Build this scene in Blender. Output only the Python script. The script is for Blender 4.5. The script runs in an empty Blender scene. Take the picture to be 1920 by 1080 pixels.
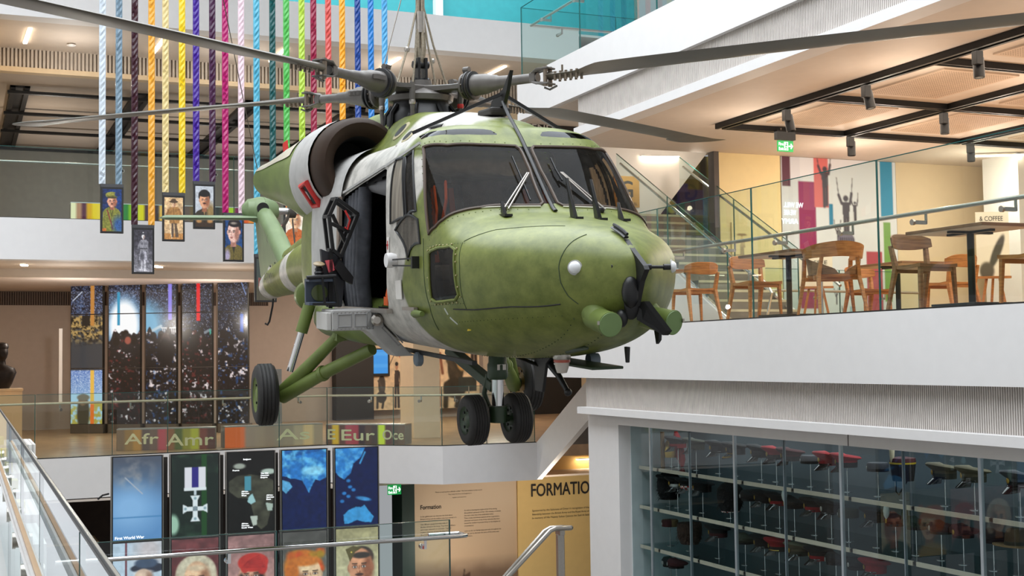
WORLD = 0.36; EXPO = 0.0
import bpy, bmesh, math, random
import numpy as np
from mathutils import Vector as V, Matrix, Euler
from mathutils.bvhtree import BVHTree
random.seed(7); RNG = np.random.default_rng(5)
SC = bpy.context.scene; COL = SC.collection
EYE = 6.2            # height of the eye above the lowest gallery floor; coordinates below are relative to the eye
PI = math.pi; R = math.radians
TOP = []             # every top-level object

# ------------------------------------------------------------------ materials
MATS = {}
def lin(c):
    return tuple((x/12.92 if x <= .04045 else ((x+.055)/1.055)**2.4) for x in [v/255. for v in c])
def mat(name, rgb, rough=.5, metal=0., noise=.06, scale=6., bump=0., spec=.5, emit=0., coat=0., vec='Object'):
    """principled surface whose colour wanders a little through a noise texture; rgb is 0-255 sRGB"""
    if name in MATS: return MATS[name]
    m = bpy.data.materials.new(name); m.use_nodes = True; nt = m.node_tree; N = nt.nodes; Lk = nt.links
    b = N['Principled BSDF']; c = lin(rgb)
    tc = N.new('ShaderNodeTexCoord'); nz = N.new('ShaderNodeTexNoise'); nz.inputs['Scale'].default_value = scale
    nz.inputs['Detail'].default_value = 3
    Lk.new(tc.outputs[vec], nz.inputs['Vector'])
    cr = N.new('ShaderNodeValToRGB'); cr.color_ramp.elements[0].position = .3; cr.color_ramp.elements[1].position = .7
    cr.color_ramp.elements[0].color = (*[x*(1-noise) for x in c], 1); cr.color_ramp.elements[1].color = (*[min(1, x*(1+noise)) for x in c], 1)
    Lk.new(nz.outputs['Fac'], cr.inputs['Fac']); Lk.new(cr.outputs['Color'], b.inputs['Base Color'])
    b.inputs['Roughness'].default_value = rough; b.inputs['Metallic'].default_value = metal
    b.inputs['Specular IOR Level'].default_value = spec
    if coat: b.inputs['Coat Weight'].default_value = coat
    if emit:
        b.inputs['Emission Color'].default_value = (*c, 1); b.inputs['Emission Strength'].default_value = emit
    if bump:
        bp = N.new('ShaderNodeBump'); bp.inputs['Strength'].default_value = bump; bp.inputs['Distance'].default_value = .02
        Lk.new(nz.outputs['Fac'], bp.inputs['Height']); Lk.new(bp.outputs['Normal'], b.inputs['Normal'])
    MATS[name] = m; return m
def glass(name, tint=(235, 245, 242), refl=.75, dirt=0.):
    if name in MATS: return MATS[name]
    m = bpy.data.materials.new(name); m.use_nodes = True; nt = m.node_tree; N = nt.nodes; Lk = nt.links
    N.remove(N['Principled BSDF']); out = N['Material Output']
    t = N.new('ShaderNodeBsdfTransparent'); t.inputs['Color'].default_value = (*lin(tint), 1)
    g = N.new('ShaderNodeBsdfGlossy'); g.inputs['Roughness'].default_value = .01; g.inputs['Color'].default_value = (.95, .97, 1, 1)
    fr = N.new('ShaderNodeFresnel'); fr.inputs['IOR'].default_value = 1.5
    ml = N.new('ShaderNodeMath'); ml.operation = 'MULTIPLY'; ml.inputs[1].default_value = refl
    ge = N.new('ShaderNodeNewGeometry'); iv = N.new('ShaderNodeMath'); iv.operation = 'SUBTRACT'; iv.inputs[0].default_value = 1; Lk.new(ge.outputs['Backfacing'], iv.inputs[1])
    m0 = N.new('ShaderNodeMath'); m0.operation = 'MULTIPLY'; Lk.new(fr.outputs[0], m0.inputs[0]); Lk.new(iv.outputs[0], m0.inputs[1])
    mx = N.new('ShaderNodeMixShader'); Lk.new(m0.outputs[0], ml.inputs[0]); Lk.new(ml.outputs[0], mx.inputs[0])
    Lk.new(t.outputs[0], mx.inputs[1]); Lk.new(g.outputs[0], mx.inputs[2]); last = mx
    if dirt:
        d = N.new('ShaderNodeBsdfDiffuse'); d.inputs['Color'].default_value = (.62, .55, .45, 1)
        nz = N.new('ShaderNodeTexNoise'); nz.inputs['Scale'].default_value = 5; tc = N.new('ShaderNodeTexCoord')
        mp = N.new('ShaderNodeMapping'); mp.inputs['Scale'].default_value = (3, 3, .35)
        Lk.new(tc.outputs['Object'], mp.inputs[0]); Lk.new(mp.outputs[0], nz.inputs['Vector'])
        m2 = N.new('ShaderNodeMath'); m2.operation = 'MULTIPLY'; m2.inputs[1].default_value = dirt; Lk.new(nz.outputs['Fac'], m2.inputs[0])
        mx2 = N.new('ShaderNodeMixShader'); Lk.new(m2.outputs[0], mx2.inputs[0]); Lk.new(mx.outputs[0], mx2.inputs[1]); Lk.new(d.outputs[0], mx2.inputs[2]); last = mx2
    Lk.new(last.outputs[0], out.inputs['Surface']); MATS[name] = m; return m
def ribbed(name, rgb, rgb2, pitch, axis='X', rough=.5):
    """vertical slats: a wave along one axis drives colour and bump"""
    if name in MATS: return MATS[name]
    m = bpy.data.materials.new(name); m.use_nodes = True; nt = m.node_tree; N = nt.nodes; Lk = nt.links; b = N['Principled BSDF']
    tc = N.new('ShaderNodeTexCoord'); w = N.new('ShaderNodeTexWave'); w.bands_direction = axis; w.wave_profile = 'SIN'
    w.inputs['Scale'].default_value = 2*PI/(pitch*20); w.inputs['Distortion'].default_value = 0
    Lk.new(tc.outputs['Object'], w.inputs['Vector'])
    nz = N.new('ShaderNodeTexNoise'); nz.inputs['Scale'].default_value = 3
    mp = N.new('ShaderNodeMapping'); mp.inputs['Scale'].default_value = (1, 1, .05) ; Lk.new(tc.outputs['Object'], mp.inputs[0]); Lk.new(mp.outputs[0], nz.inputs['Vector'])
    cr = N.new('ShaderNodeValToRGB'); cr.color_ramp.elements[0].position = .15; cr.color_ramp.elements[1].position = .75
    cr.color_ramp.elements[0].color = (*lin(rgb2), 1); cr.color_ramp.elements[1].color = (*lin(rgb), 1)
    ad = N.new('ShaderNodeMath'); ad.operation = 'MULTIPLY_ADD'; ad.inputs[1].default_value = .25; Lk.new(nz.outputs['Fac'], ad.inputs[0]); Lk.new(w.outputs['Fac'], ad.inputs[2])
    Lk.new(ad.outputs[0], cr.inputs['Fac']); Lk.new(cr.outputs['Color'], b.inputs['Base Color']); b.inputs['Roughness'].default_value = rough
    MATS[name] = m; return m
def colour_attr(name, emit=0., rough=.5):
    if name in MATS: return MATS[name]
    m = bpy.data.materials.new(name); m.use_nodes = True; nt = m.node_tree; N = nt.nodes; Lk = nt.links; b = N['Principled BSDF']
    a = N.new('ShaderNodeAttribute'); a.attribute_name = 'Col'
    if emit:
        Lk.new(a.outputs['Color'], b.inputs['Emission Color']); b.inputs['Emission Strength'].default_value = emit
        b.inputs['Base Color'].default_value = (.01, .01, .01, 1); b.inputs['Roughness'].default_value = .25
    else:
        Lk.new(a.outputs['Color'], b.inputs['Base Color']); b.inputs['Roughness'].default_value = rough
    MATS[name] = m; return m

# ------------------------------------------------------------------ mesh builder
class MB:
    def __init__(s): s.v = []; s.f = []; s.m = []; s.mi = 0
    def add(s, vs, fs):
        o = len(s.v); s.v += [V(p) for p in vs]; s.f += [tuple(i+o for i in f) for f in fs]; s.m += [s.mi]*len(fs); return s
    def box(s, lo, hi, M=None):
        x0, y0, z0 = lo; x1, y1, z1 = hi
        p = [V(c) for c in ((x0,y0,z0),(x1,y0,z0),(x1,y1,z0),(x0,y1,z0),(x0,y0,z1),(x1,y0,z1),(x1,y1,z1),(x0,y1,z1))]
        if M: p = [M @ q for q in p]
        return s.add(p, [(0,3,2,1),(4,5,6,7),(0,1,5,4),(1,2,6,5),(2,3,7,6),(3,0,4,7)])
    def bar(s, a, b, w, h=None, up=(0,0,1)):
        """rectangular bar from a to b, w across, h along up"""
        a, b = V(a), V(b); h = h or w; d = (b-a).normalized(); u = V(up)
        sd = d.cross(u)
        if sd.length < 1e-4: sd = d.cross(V((1,0,0)))
        sd.normalize(); u = sd.cross(d); sd = sd*w/2; u = u*h/2
        p = [a-sd-u, a+sd-u, a+sd+u, a-sd+u, b-sd-u, b+sd-u, b+sd+u, b-sd+u]
        return s.add(p, [(0,1,2,3),(7,6,5,4),(0,4,5,1),(1,5,6,2),(2,6,7,3),(3,7,4,0)])
    def rings(s, rs, cap=True, close=False):
        n = len(rs[0]); o = []
        for r in rs: o += list(r)
        f = []
        for k in range(len(rs)-1 + (1 if close else 0)):
            a, b = k*n, ((k+1) % len(rs))*n
            f += [(a+i, a+(i+1)%n, b+(i+1)%n, b+i) for i in range(n)]
        if cap and not close: f += [tuple(range(n-1,-1,-1)), tuple(range((len(rs)-1)*n, len(rs)*n))]
        return s.add(o, f)
    def tube(s, pts, r, n=10, cap=True, close=False, flat=None):
        """round tube through pts; r number or list; flat=(a,b) scales the section"""
        pts = [V(p) for p in pts]; rs = []; N = len(pts)
        rr = r if isinstance(r, (list, tuple)) else [r]*N
        prev = None
        for i, p in enumerate(pts):
            if close: t = (pts[(i+1)%N]-pts[i-1])
            else: t = (pts[min(i+1,N-1)]-pts[max(i-1,0)])
            t.normalize()
            if prev is None:
                u = t.cross(V((0,0,1)))
                if u.length < .05: u = t.cross(V((1,0,0)))
            else: u = prev - t*prev.dot(t)
            u.normalize(); w = t.cross(u); prev = u
            fa, fb = flat or (1,1)
            rs.append([p+(u*math.cos(2*PI*k/n)*fa+w*math.sin(2*PI*k/n)*fb)*rr[i] for k in range(n)])
        return s.rings(rs, cap, close)
    def cyl(s, a, b, r, r2=None, n=16): return s.tube([a, b], [r, r if r2 is None else r2], n)
    def lathe(s, prof, o=(0,0,0), ax=(0,0,1), n=24, cap=True):
        """profile of (radius, distance along axis)"""
        ax = V(ax).normalized(); u = ax.cross(V((0,0,1)))
        if u.length < .05: u = ax.cross(V((1,0,0)))
        u.normalize(); w = ax.cross(u); o = V(o)
        return s.rings([[o+ax*h+(u*math.cos(2*PI*k/n)+w*math.sin(2*PI*k/n))*max(r, 1e-4) for k in range(n)] for r, h in prof], cap)
    def ball(s, c, r, n=14, sc=(1,1,1)):
        c = V(c); k = n//2
        return s.rings([[c+V((r*sc[0]*math.sin(a)*math.cos(2*PI*i/n), r*sc[1]*math.sin(a)*math.sin(2*PI*i/n), -r*sc[2]*math.cos(a))) for i in range(n)] for a in [max(.02, min(PI-.02, PI*j/k)) for j in range(k+1)]])
    def prism(s, poly, d):
        """planar polygon (list of 3-D points) pushed along vector d"""
        poly = [V(p) for p in poly]; d = V(d); n = len(poly)
        return s.add(poly+[p+d for p in poly], [tuple(range(n-1,-1,-1)), tuple(range(n,2*n))]+[(i,(i+1)%n,(i+1)%n+n,i+n) for i in range(n)])
    def quad(s, a, b, c, d): return s.add([a,b,c,d], [(0,1,2,3)])
    def xf(s, M): s.v = [M @ p for p in s.v]; return s
    def build(s, name, m, parent=None, smooth=False, bevel=0., seg=2, org=None, fix=True, label=None):
        me = bpy.data.meshes.new(name)
        o = V(org) if org is not None else V((0,0,0))
        me.from_pydata([tuple(p-o) for p in s.v], [], s.f)
        ms = m if isinstance(m, (list, tuple)) else [m]
        for q in ms: me.materials.append(q)
        if len(ms) > 1: me.polygons.foreach_set('material_index', s.m)
        if fix or bevel:
            bm = bmesh.new(); bm.from_mesh(me)
            if fix: bmesh.ops.recalc_face_normals(bm, faces=bm.faces)
            bm.to_mesh(me); bm.free()
        if smooth:
            me.polygons.foreach_set('use_smooth', [True]*len(me.polygons))
            try: me.set_sharp_from_angle(angle=R(42))
            except Exception: pass
        ob = bpy.data.objects.new(name, me); COL.objects.link(ob)
        if bevel:
            md = ob.modifiers.new('edge', 'BEVEL'); md.width = bevel; md.segments = seg; md.limit_method = 'ANGLE'
        if parent is not None: ob.parent = parent
        else: TOP.append(ob)
        if label: ob['label'] = label
        return ob
def tag(o, label, cat, group=None, kind=None):
    o['label'] = label; o['category'] = cat
    if group: o['group'] = group
    if kind: o['kind'] = kind
    return o
def thing(name, loc, label, cat, group=None, rz=0.):
    o = bpy.data.objects.new(name, None); o.empty_display_size = .2; COL.objects.link(o)
    o.location = loc; o.rotation_euler = (0, 0, rz); TOP.append(o)
    return tag(o, label, cat, group)
def solo(mb, name, m, label, cat, group=None, **k):
    """a thing that is one mesh: its origin goes to the middle of its underside"""
    xs = [p.x for p in mb.v]; ys = [p.y for p in mb.v]; zs = [p.z for p in mb.v]
    c = V(((min(xs)+max(xs))/2, (min(ys)+max(ys))/2, min(zs)))
    o = mb.build(name, m, org=c, **k); o.location = c
    return tag(o, label, cat, group)
def struct(mb, name, m, **k):
    o = mb.build(name, m, **k); o['kind'] = 'structure'; return o
def copy_tree(o, parent=None):
    c = o.copy(); COL.objects.link(c)
    if parent is not None: c.parent = parent; c.matrix_parent_inverse = o.matrix_parent_inverse.copy()
    else: TOP.append(c)
    for ch in [q for q in KIDS.get(o.name, [])]: copy_tree(ch, c)
    return c
KIDS = {}
def index_kids():
    KIDS.clear()
    for o in bpy.data.objects:
        if o.parent is not None: KIDS.setdefault(o.parent.name, []).append(o)
_TX = {}
def text_geo(s):
    if s in _TX: return _TX[s]
    cu = bpy.data.curves.new('t', 'FONT'); cu.body = s; cu.size = 1; cu.resolution_u = 3
    ob = bpy.data.objects.new('t', cu); COL.objects.link(ob)
    me = ob.evaluated_get(bpy.context.evaluated_depsgraph_get()).to_mesh()
    bpy.context.view_layer.update()
    ob2 = ob.evaluated_get(bpy.context.evaluated_depsgraph_get()); me = ob2.to_mesh()
    vs = [tuple(v.co) for v in me.vertices]; fs = [tuple(p.vertices) for p in me.polygons]
    ob2.to_mesh_clear(); bpy.data.objects.remove(ob); bpy.data.curves.remove(cu)
    _TX[s] = (vs, fs); return _TX[s]
def write(mb, s, p, u, v, size, width=None, lift=.003, bold=0.):
    """letters of s on the plane p + u*x + v*y; size = letter height factor; width squeezes the line to a length"""
    vs, fs = text_geo(s)
    if not vs: return mb
    u, v, p = V(u).normalized(), V(v).normalized(), V(p); n = u.cross(v)
    x0 = min(q[0] for q in vs); x1 = max(q[0] for q in vs)
    kx = size if width is None else width/(x1-x0)
    off = [(0, 0)] if not bold else [(0, 0), (bold, 0), (bold/2, bold/2), (bold/2, -bold/2)]
    for k, (a, b) in enumerate(off):
        mb.add([p+u*((q[0]-x0)*kx+a)+v*(q[1]*size+b)+n*(lift+k*.0004) for q in vs], fs)
    return mb

# ------------------------------------------------------------------ little painter for screens, prints and murals
def vnoise(h, w, cells, seed=0, octv=3):
    rg = np.random.default_rng(seed); out = np.zeros((h, w)); amp = 1.; tot = 0
    for o in range(octv):
        n = int(cells*2**o)+2; m = max(2, int(n*h/max(w, 1)))+2
        g = rg.random((m+1, n+1)); y = np.linspace(0, m-1.001, h); x = np.linspace(0, n-1.001, w)
        yi = y.astype(int); xi = x.astype(int); fy = (y-yi)[:, None]; fx = (x-xi)[None, :]
        fy = fy*fy*(3-2*fy); fx = fx*fx*(3-2*fx)
        a = g[yi][:, xi]*(1-fx)+g[yi][:, xi+1]*fx; b = g[yi+1][:, xi]*(1-fx)+g[yi+1][:, xi+1]*fx
        out += amp*(a*(1-fy)+b*fy); tot += amp; amp *= .5
    return out/tot
class Cv:
    """canvas: u to the right 0..1, v downwards 0..1; colours 0-255 sRGB"""
    def __init__(s, w, h, c=(0,0,0)):
        s.w, s.h = w, h; s.a = np.ones((h, w, 3))*np.array(c, float)
        s.U, s.V = np.meshgrid((np.arange(w)+.5)/w, (np.arange(h)+.5)/h)
    def put(s, k, c): s.a += (np.array(c, float)-s.a)*np.clip(k, 0, 1)[..., None]; return s
    def grad(s, c0, c1, v0=0., v1=1.):
        t = np.clip((s.V-v0)/(v1-v0), 0, 1)[..., None]; s.a = np.array(c0, float)*(1-t)+np.array(c1, float)*t; return s
    def ell(s, x, y, rx, ry, c, soft=.15, rot=0.):
        dx, dy = s.U-x, (s.V-y); asp = s.h/s.w
        dy = dy*asp; ry = ry*asp
        if rot: dx, dy = dx*math.cos(rot)+dy*math.sin(rot), -dx*math.sin(rot)+dy*math.cos(rot)
        d = np.sqrt((dx/rx)**2+(dy/ry)**2); return s.put((1-d)/soft+.5, c)
    def rect(s, x0, y0, x1, y1, c): return s.put(((s.U >= x0)&(s.U < x1)&(s.V >= y0)&(s.V < y1)).astype(float), c)
    def poly(s, pts, c):
        ins = np.zeros(s.U.shape, bool); n = len(pts)
        for i in range(n):
            (x0, y0), (x1, y1) = pts[i], pts[(i+1) % n]
            if y0 == y1: continue
            cr = ((y0 > s.V) != (y1 > s.V)) & (s.U < (x1-x0)*(s.V-y0)/(y1-y0)+x0); ins ^= cr
        return s.put(ins.astype(float), c)
    def line(s, x0, y0, x1, y1, wd, c):
        asp = s.h/s.w; px, py = s.U, s.V*asp; y0, y1 = y0*asp, y1*asp
        L2 = (x1-x0)**2+(y1-y0)**2+1e-9; t = np.clip(((px-x0)*(x1-x0)+(py-y0)*(y1-y0))/L2, 0, 1)
        d = np.sqrt((px-x0-t*(x1-x0))**2+(py-y0-t*(y1-y0))**2); return s.put((wd-d)/(wd*.6)+.3, c)
    def mottle(s, cells, amt, seed=0, mask=None):
        n = (vnoise(s.h, s.w, cells, seed)-.5)*2*amt; s.a = np.clip(s.a*(1+n[..., None]), 0, 255); return s
    def speck(s, dens, c, seed=0, mask=None):
        rg = np.random.default_rng(seed); k = (rg.random(s.U.shape) < (dens if mask is None else dens*mask)).astype(float)*rg.random(s.U.shape); return s.put(k, c)
def picture(cv, name, p, u, v, parent, m, label=None):
    """mesh grid carrying the canvas as colours; p is the top-left corner, u right, v down (full vectors)"""
    p, u, v = np.array(p, float), np.array(u, float), np.array(v, float); h, w = cv.h, cv.w
    U, W = np.meshgrid(np.linspace(0, 1, w+1), np.linspace(0, 1, h+1))
    P = p+U[..., None]*u+W[..., None]*v
    me = bpy.data.meshes.new(name); nf = w*h
    me.vertices.add((w+1)*(h+1)); me.vertices.foreach_set('co', P.reshape(-1))
    idx = np.arange((w+1)*(h+1)).reshape(h+1, w+1)
    q = np.stack([idx[:-1, :-1], idx[1:, :-1], idx[1:, 1:], idx[:-1, 1:]], -1).reshape(-1)
    me.loops.add(nf*4); me.loops.foreach_set('vertex_index', q.astype(np.int32))
    me.polygons.add(nf); me.polygons.foreach_set('loop_start', np.arange(0, nf*4, 4, dtype=np.int32))
    me.update(calc_edges=True)
    a = cv.a/255.; a = np.where(a <= .04045, a/12.92, ((a+.055)/1.055)**2.4)
    # corner colours shared between cells so the picture reads smooth
    pad = np.pad(a, ((1, 1), (1, 1), (0, 0)), 'edge'); vc = (pad[:-1, :-1]+pad[1:, :-1]+pad[:-1, 1:]+pad[1:, 1:])/4
    at = me.color_attributes.new('Col', 'FLOAT_COLOR', 'POINT')
    at.data.foreach_set('color', np.concatenate([vc, np.ones((h+1, w+1, 1))], -1).reshape(-1).astype(np.float32))
    me.materials.append(m); o = bpy.data.objects.new(name, me); COL.objects.link(o)
    if parent is not None: o.parent = parent
    else: TOP.append(o)
    if label: o['label'] = label
    return o
# ------------------------------------------------------------------ palette
WHITE = mat('white_paint', (224, 222, 221), .6, noise=.015)
CREAM = mat('cream_paint', (226, 205, 172), .65, noise=.02)
BEIGE = mat('beige_ceiling', (212, 200, 188), .7, noise=.02)
YELLOW = mat('yellow_wall', (232, 200, 132), .65, noise=.02)
TAUPE = mat('taupe_wall', (186, 175, 167), .7, noise=.03)
GREYWALL = mat('dark_grey_wall', (166, 160, 154), .7, noise=.05)
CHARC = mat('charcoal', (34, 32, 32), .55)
BLACK = mat('black_metal', (17, 17, 18), .45, spec=.4)
STEEL = mat('brushed_steel', (178, 172, 164), .3, .9, noise=.05, scale=40)
CHROME = mat('polished_chrome', (215, 215, 215), .12, 1., noise=.02)
SLATW = mat('pale_slat', (205, 198, 192), .5); SLATB = mat('slat_backing', (96, 90, 88), .8)
FLOORW = mat('oak_floor', (176, 146, 114), .28, noise=.22, scale=3)
STONE = mat('grey_stone_floor', (120, 112, 104), .35, noise=.1)
TEAL = mat('turquoise_wall', (44, 142, 148), .5)
GLASS = glass('clear_glass', (243, 250, 249), .9)
GLASSE = mat('green_glass_edge', (34, 88, 84), .2)
LAMP = mat('warm_lamp', (255, 232, 200), .5, emit=14.)
LAMPC = mat('cool_lamp', (255, 246, 232), .5, emit=14.)
DKGREEN = mat('dark_green_pillar', (22, 46, 40), .5)

def slab(name, lo, hi, m, **k):
    return struct(MB().box(lo, hi), name, m, **k)
def slats(name, a, b, z0, z1, pitch, wd, dp, nrm, ms=None):
    """vertical slats from a to b (xy), standing out along nrm, over a dark backing"""
    mb = MB(); a, b, n = V((*a, 0)), V((*b, 0)), V((*nrm, 0)); L = (b-a).length; d = (b-a)/L
    mb.mi = 1; p = a-n*.02; q = b-n*.02
    mb.prism([p+V((0,0,z0)), q+V((0,0,z0)), q+V((0,0,z1)), p+V((0,0,z1))], -n*.05)
    mb.mi = 0
    for k in range(int(L/pitch)):
        c = a+d*(k+.5)*pitch
        mb.prism([c-d*wd/2+V((0,0,z0)), c+d*wd/2+V((0,0,z0)), c+d*wd/2+V((0,0,z1)), c-d*wd/2+V((0,0,z1))], n*dp)
    return struct(mb, name, ms or [SLATW, SLATB])

# ---- right side: café storey over the wall of the hat case
XF = 9.2
slab('trim_1', (XF, 7.5, -.352), (XF+.5, 21.45, .435), WHITE)                    # white edge of the café slab
slab('floor', (XF+.5, 7.5, -.3), (20, 24.5, .44), FLOORW)
slab('trim_2', (XF+.02, 7.5, .4351), (XF+.12, 21.45, .452), BLACK)                 # glazing channel
slats('trim_3', (XF+.16, 7.5), (XF+.16, 19.1), -.83, -.352, .032, .019, .022, (-1, 0))
slab('trim_4', (XF-.01, 7.5, -.925), (XF+.4, 19.12, -.82), WHITE)
slab('wall_right', (XF+.2, 7.5, -1.075), (XF+.6, 19.15, -.925), WHITE)            # header over the case
slab('wall_right', (XF+.2, 18.1, -6.2), (XF+1.6, 19.15, -1.075), WHITE)           # pier left of the case
slab('trim_5', (XF+.195, 12.4, -1.075), (XF+.2, 12.412, -.925), SLATB)
# upper slab
slab('trim_6', (XF, 7.5, 4.21), (XF+.5, 21.41, 4.955), WHITE)
slab('floor', (XF+.5, 7.5, 4.22), (20, 21.4, 4.95), WHITE)
slats('trim_7', (XF+.1, 7.5), (XF+.1, 19.1), 3.70, 4.215, .032, .019, .022, (-1, 0))
slab('trim_8', (XF, 7.5, 3.57), (XF+.3, 19.1, 3.70), WHITE)
slab('ceiling', (XF+.3, 7.5, 3.6), (20, 20.1, 3.75), BEIGE)
slab('trim_9', (XF+.02, 7.5, 4.9551), (XF+.1, 21.4, 4.965), BLACK)
# café back walls
slab('wall_back', (12.42, 20, .44), (13.8, 20.2, 3.6), mat('pale_yellow_wall', (238, 218, 166), .65, noise=.02))
slab('wall_back', (16.42, 20, .44), (20, 20.2, 3.6), CREAM)
slab('wall_back', (13.8, 20.05, .44), (16.42, 20.2, 3.6), WHITE)
slab('wall_right', (19.9, 7.5, .44), (20.1, 20, 3.6), CREAM)
slab('pillar_1', (17.8, 18.3, .44), (19, 19.2, 3.6), WHITE)
slab('trim_10', (12.34, 19.9, .44), (12.44, 20.1, 3.6), SLATB)
# the flank of the upper flight: white wall cut off by the slope of the stair
w = MB().prism([(9.75, 22, .3), (11.05, 22, .3), (11.05, 22, 1.1), (13.54, 22, 4.0), (13.9, 22, 4.45), (9.75, 22, 4.45)], (0, .3, 0))
struct(w, 'wall_back', WHITE)
slab('wall_back', (9.6, 25.3, 1.864), (11.2, 25.5, 2.62), WHITE)
slab('ceiling', (9.3, 19.1, 4.19), (14.5, 25, 4.215), BEIGE)

# ---- left side: three storeys across the atrium
slab('trim_11', (.6, 25, 1.864), (9.6, 25.35, 2.615), WHITE)
slab('floor', (.6, 25.35, 1.95), (14, 37.5, 2.62), STONE)
slab('ceiling', (.6, 25.35, 1.864), (9.6, 27.5, 1.95), BEIGE)
slab('trim_12', (.6, 27.5, 1.70), (9.6, 27.6, 1.95), BEIGE)
slab('ceiling', (.6, 27.6, 1.93), (16, 37.5, 1.95), TAUPE)
slab('trim_13', (.6, 25.05, 2.6151), (9.6, 25.12, 2.63), BLACK)
slab('wall_back', (.4, 37.5, -1.776), (18, 37.7, 1.95), TAUPE)
slats('trim_14', (.4, 37.44), (8.2, 37.44), 1.56, 1.93, .06, .035, .02, (0, -1), [mat('brown_slat', (104, 92, 86), .7), mat('brown_slat_backing', (70, 60, 56), .8)])
slab('wall_back', (.4, 37.5, 2.62), (14, 37.7, 5.9), GREYWALL)
slab('wall_left', (.15, 25, -1.776), (.4, 37.5, 2.6), CREAM)
slab('wall_left', (.35, 25, 2.62), (.6, 37.5, 7.5), CREAM)
slab('trim_15', (.6, 25, 6.29), (12.2, 25.4, 7.02), WHITE)
slab('ceiling', (.6, 25.4, 6.29), (14.5, 27.75, 6.35), BEIGE)
slats('trim_16', (.6, 27.7), (14, 27.7), 5.92, 6.29, .075, .042, .03, (0, -1), [mat('cream_slat', (204, 194, 182), .6), mat('cream_slat_backing', (168, 154, 140), .7)])
slab('trim_17', (.6, 27.66, 5.82), (14, 27.9, 5.92), CREAM)
slab('ceiling', (.6, 27.9, 5.85), (14.5, 37.5, 5.95), BEIGE)
slab('wall_back', (9.6, 27.8, 2.62), (14, 28, 5.85), CREAM)
slab('wall_back', (-1, 27.5, 6.35), (15, 27.7, 11), TEAL)
slab('floor', (.6, 25.4, 6.95), (15, 27.5, 7.0), WHITE)
slab('trim_18', (9.78, 27.3, 7.0), (9.95, 27.5, 11), WHITE)
slab('trim_19', (4.9, 27.38, 7.0), (5.0, 27.5, 11), TEAL)

# ---- lower balcony
edge = [(.4, 25.7), (1.324, 25.83), (3.763, 26.06), (7.06, 26.52), (8.965, 24.9), (11.0, 24.82), (13.5, 24.7)]
z0, z1 = -1.776, -2.54
fl = MB()
fl.prism([(x, y+.02, z0-.3) for x, y in edge]+[(18, 24.7, z0-.3), (18, 37.5, z0-.3), (.4, 37.5, z0-.3)], (0, 0, .298))
struct(fl, 'floor', FLOORW)
fa = MB()
for (xa, ya), (xb, yb) in zip(edge[:5], edge[1:6]):
    fa.prism([(xa, ya, z1), (xb, yb, z1), (xb, yb, z0), (xa, ya, z0)], (0, .3, 0))
struct(fa, 'trim_20', WHITE)
tr = MB()
for (xa, ya), (xb, yb) in zip(edge[:5], edge[1:6]):
    tr.bar((xa, ya+.06, z0+.006), (xb, yb+.06, z0+.006), .05, .02)
struct(tr, 'trim_21', BLACK)
# flight from the lower balcony up to the café: white string, treads, soffit
def flight(name, X0, X1, Y0, Z0, Y1, Z1, n, m, mt, up=True):
    mb = MB(); s = (Z1-Z0)/(Y1-Y0)
    for X in (X0, X1):
        mb.prism([(X, Y0, Z0+.0), (X, Y1, Z1+.0), (X, Y1, Z1-.76), (X, Y0, Z0-.76)], (.12, 0, 0))
    struct(mb, name, m)
    t = MB()
    for k in range(n):
        ya, yb = Y0+(Y1-Y0)*k/n, Y0+(Y1-Y0)*(k+1)/n; zt = Z0+(Z1-Z0)*(k+1)/n-.05
        t.box((X0+.12, min(ya, yb), zt-.17), (X1, max(ya, yb), zt))
    struct(t, 'stair', mt)
TREAD = mat('grey_stair_tread', (120, 112, 104), .5, noise=.08)
flight('trim_22', 11.0, 13.0, 24.85, -1.776, 20.75, .44, 13, WHITE, TREAD)
flight('trim_23', 11.0, 12.4, 17.25, .40, 21.3, 2.62, 13, WHITE, TREAD)
# yellow nosings on the flight are strips of their own colour
NOSE = mat('pale_nosing', (196, 186, 160), .5)
ns = MB()
for k in range(13):
    y = 17.25+4.05*k/13; z = .40+2.22*(k+1)/13-.05
    ns.box((11.13, y-.004, z-.035), (12.39, y+.03, z+.004))
struct(ns, 'trim_24', NOSE)
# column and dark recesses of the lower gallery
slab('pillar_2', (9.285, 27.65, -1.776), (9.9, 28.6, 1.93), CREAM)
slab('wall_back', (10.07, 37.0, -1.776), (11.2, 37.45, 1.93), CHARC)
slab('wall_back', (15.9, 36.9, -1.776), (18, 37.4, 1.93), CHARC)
slab('wall_right', (17.9, 24.7, -1.776), (18.1, 37.5, 1.95), CREAM)
# ---- lowest storey
slab('floor', (-2, 2, -6.3), (20, 34, -6.2), STONE)
slab('wall_back', (11.48, 27, -6.2), (16, 27.2, -2.1), YELLOW)
slab('wall_back', (8.9, 27.13, -6.2), (11.48, 27.3, -2.1), CREAM)
slab('wall_back', (.4, 31, -6.2), (9, 31.2, -2.0), mat('dark_brown_wall', (58, 44, 38), .7, noise=.15))
slab('pillar_3', (8.65, 26.6, -6.2), (8.93, 27.3, -2.2), DKGREEN)
slab('wall_left', (.2, 25.7, -6.2), (.4, 31, -2.0), TAUPE)
slab('ceiling', (.4, 25.9, -2.6), (18, 31, -2.56), BEIGE)
# ---- behind the eye and far sides, out of view: plain walls that close the hall
slab('wall_left', (-7.0, -6, -6.2), (-6.8, 28, 12), WHITE)
slab('wall_front', (-7, -6.2, -6.2), (20, -6, 12), WHITE)

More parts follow.
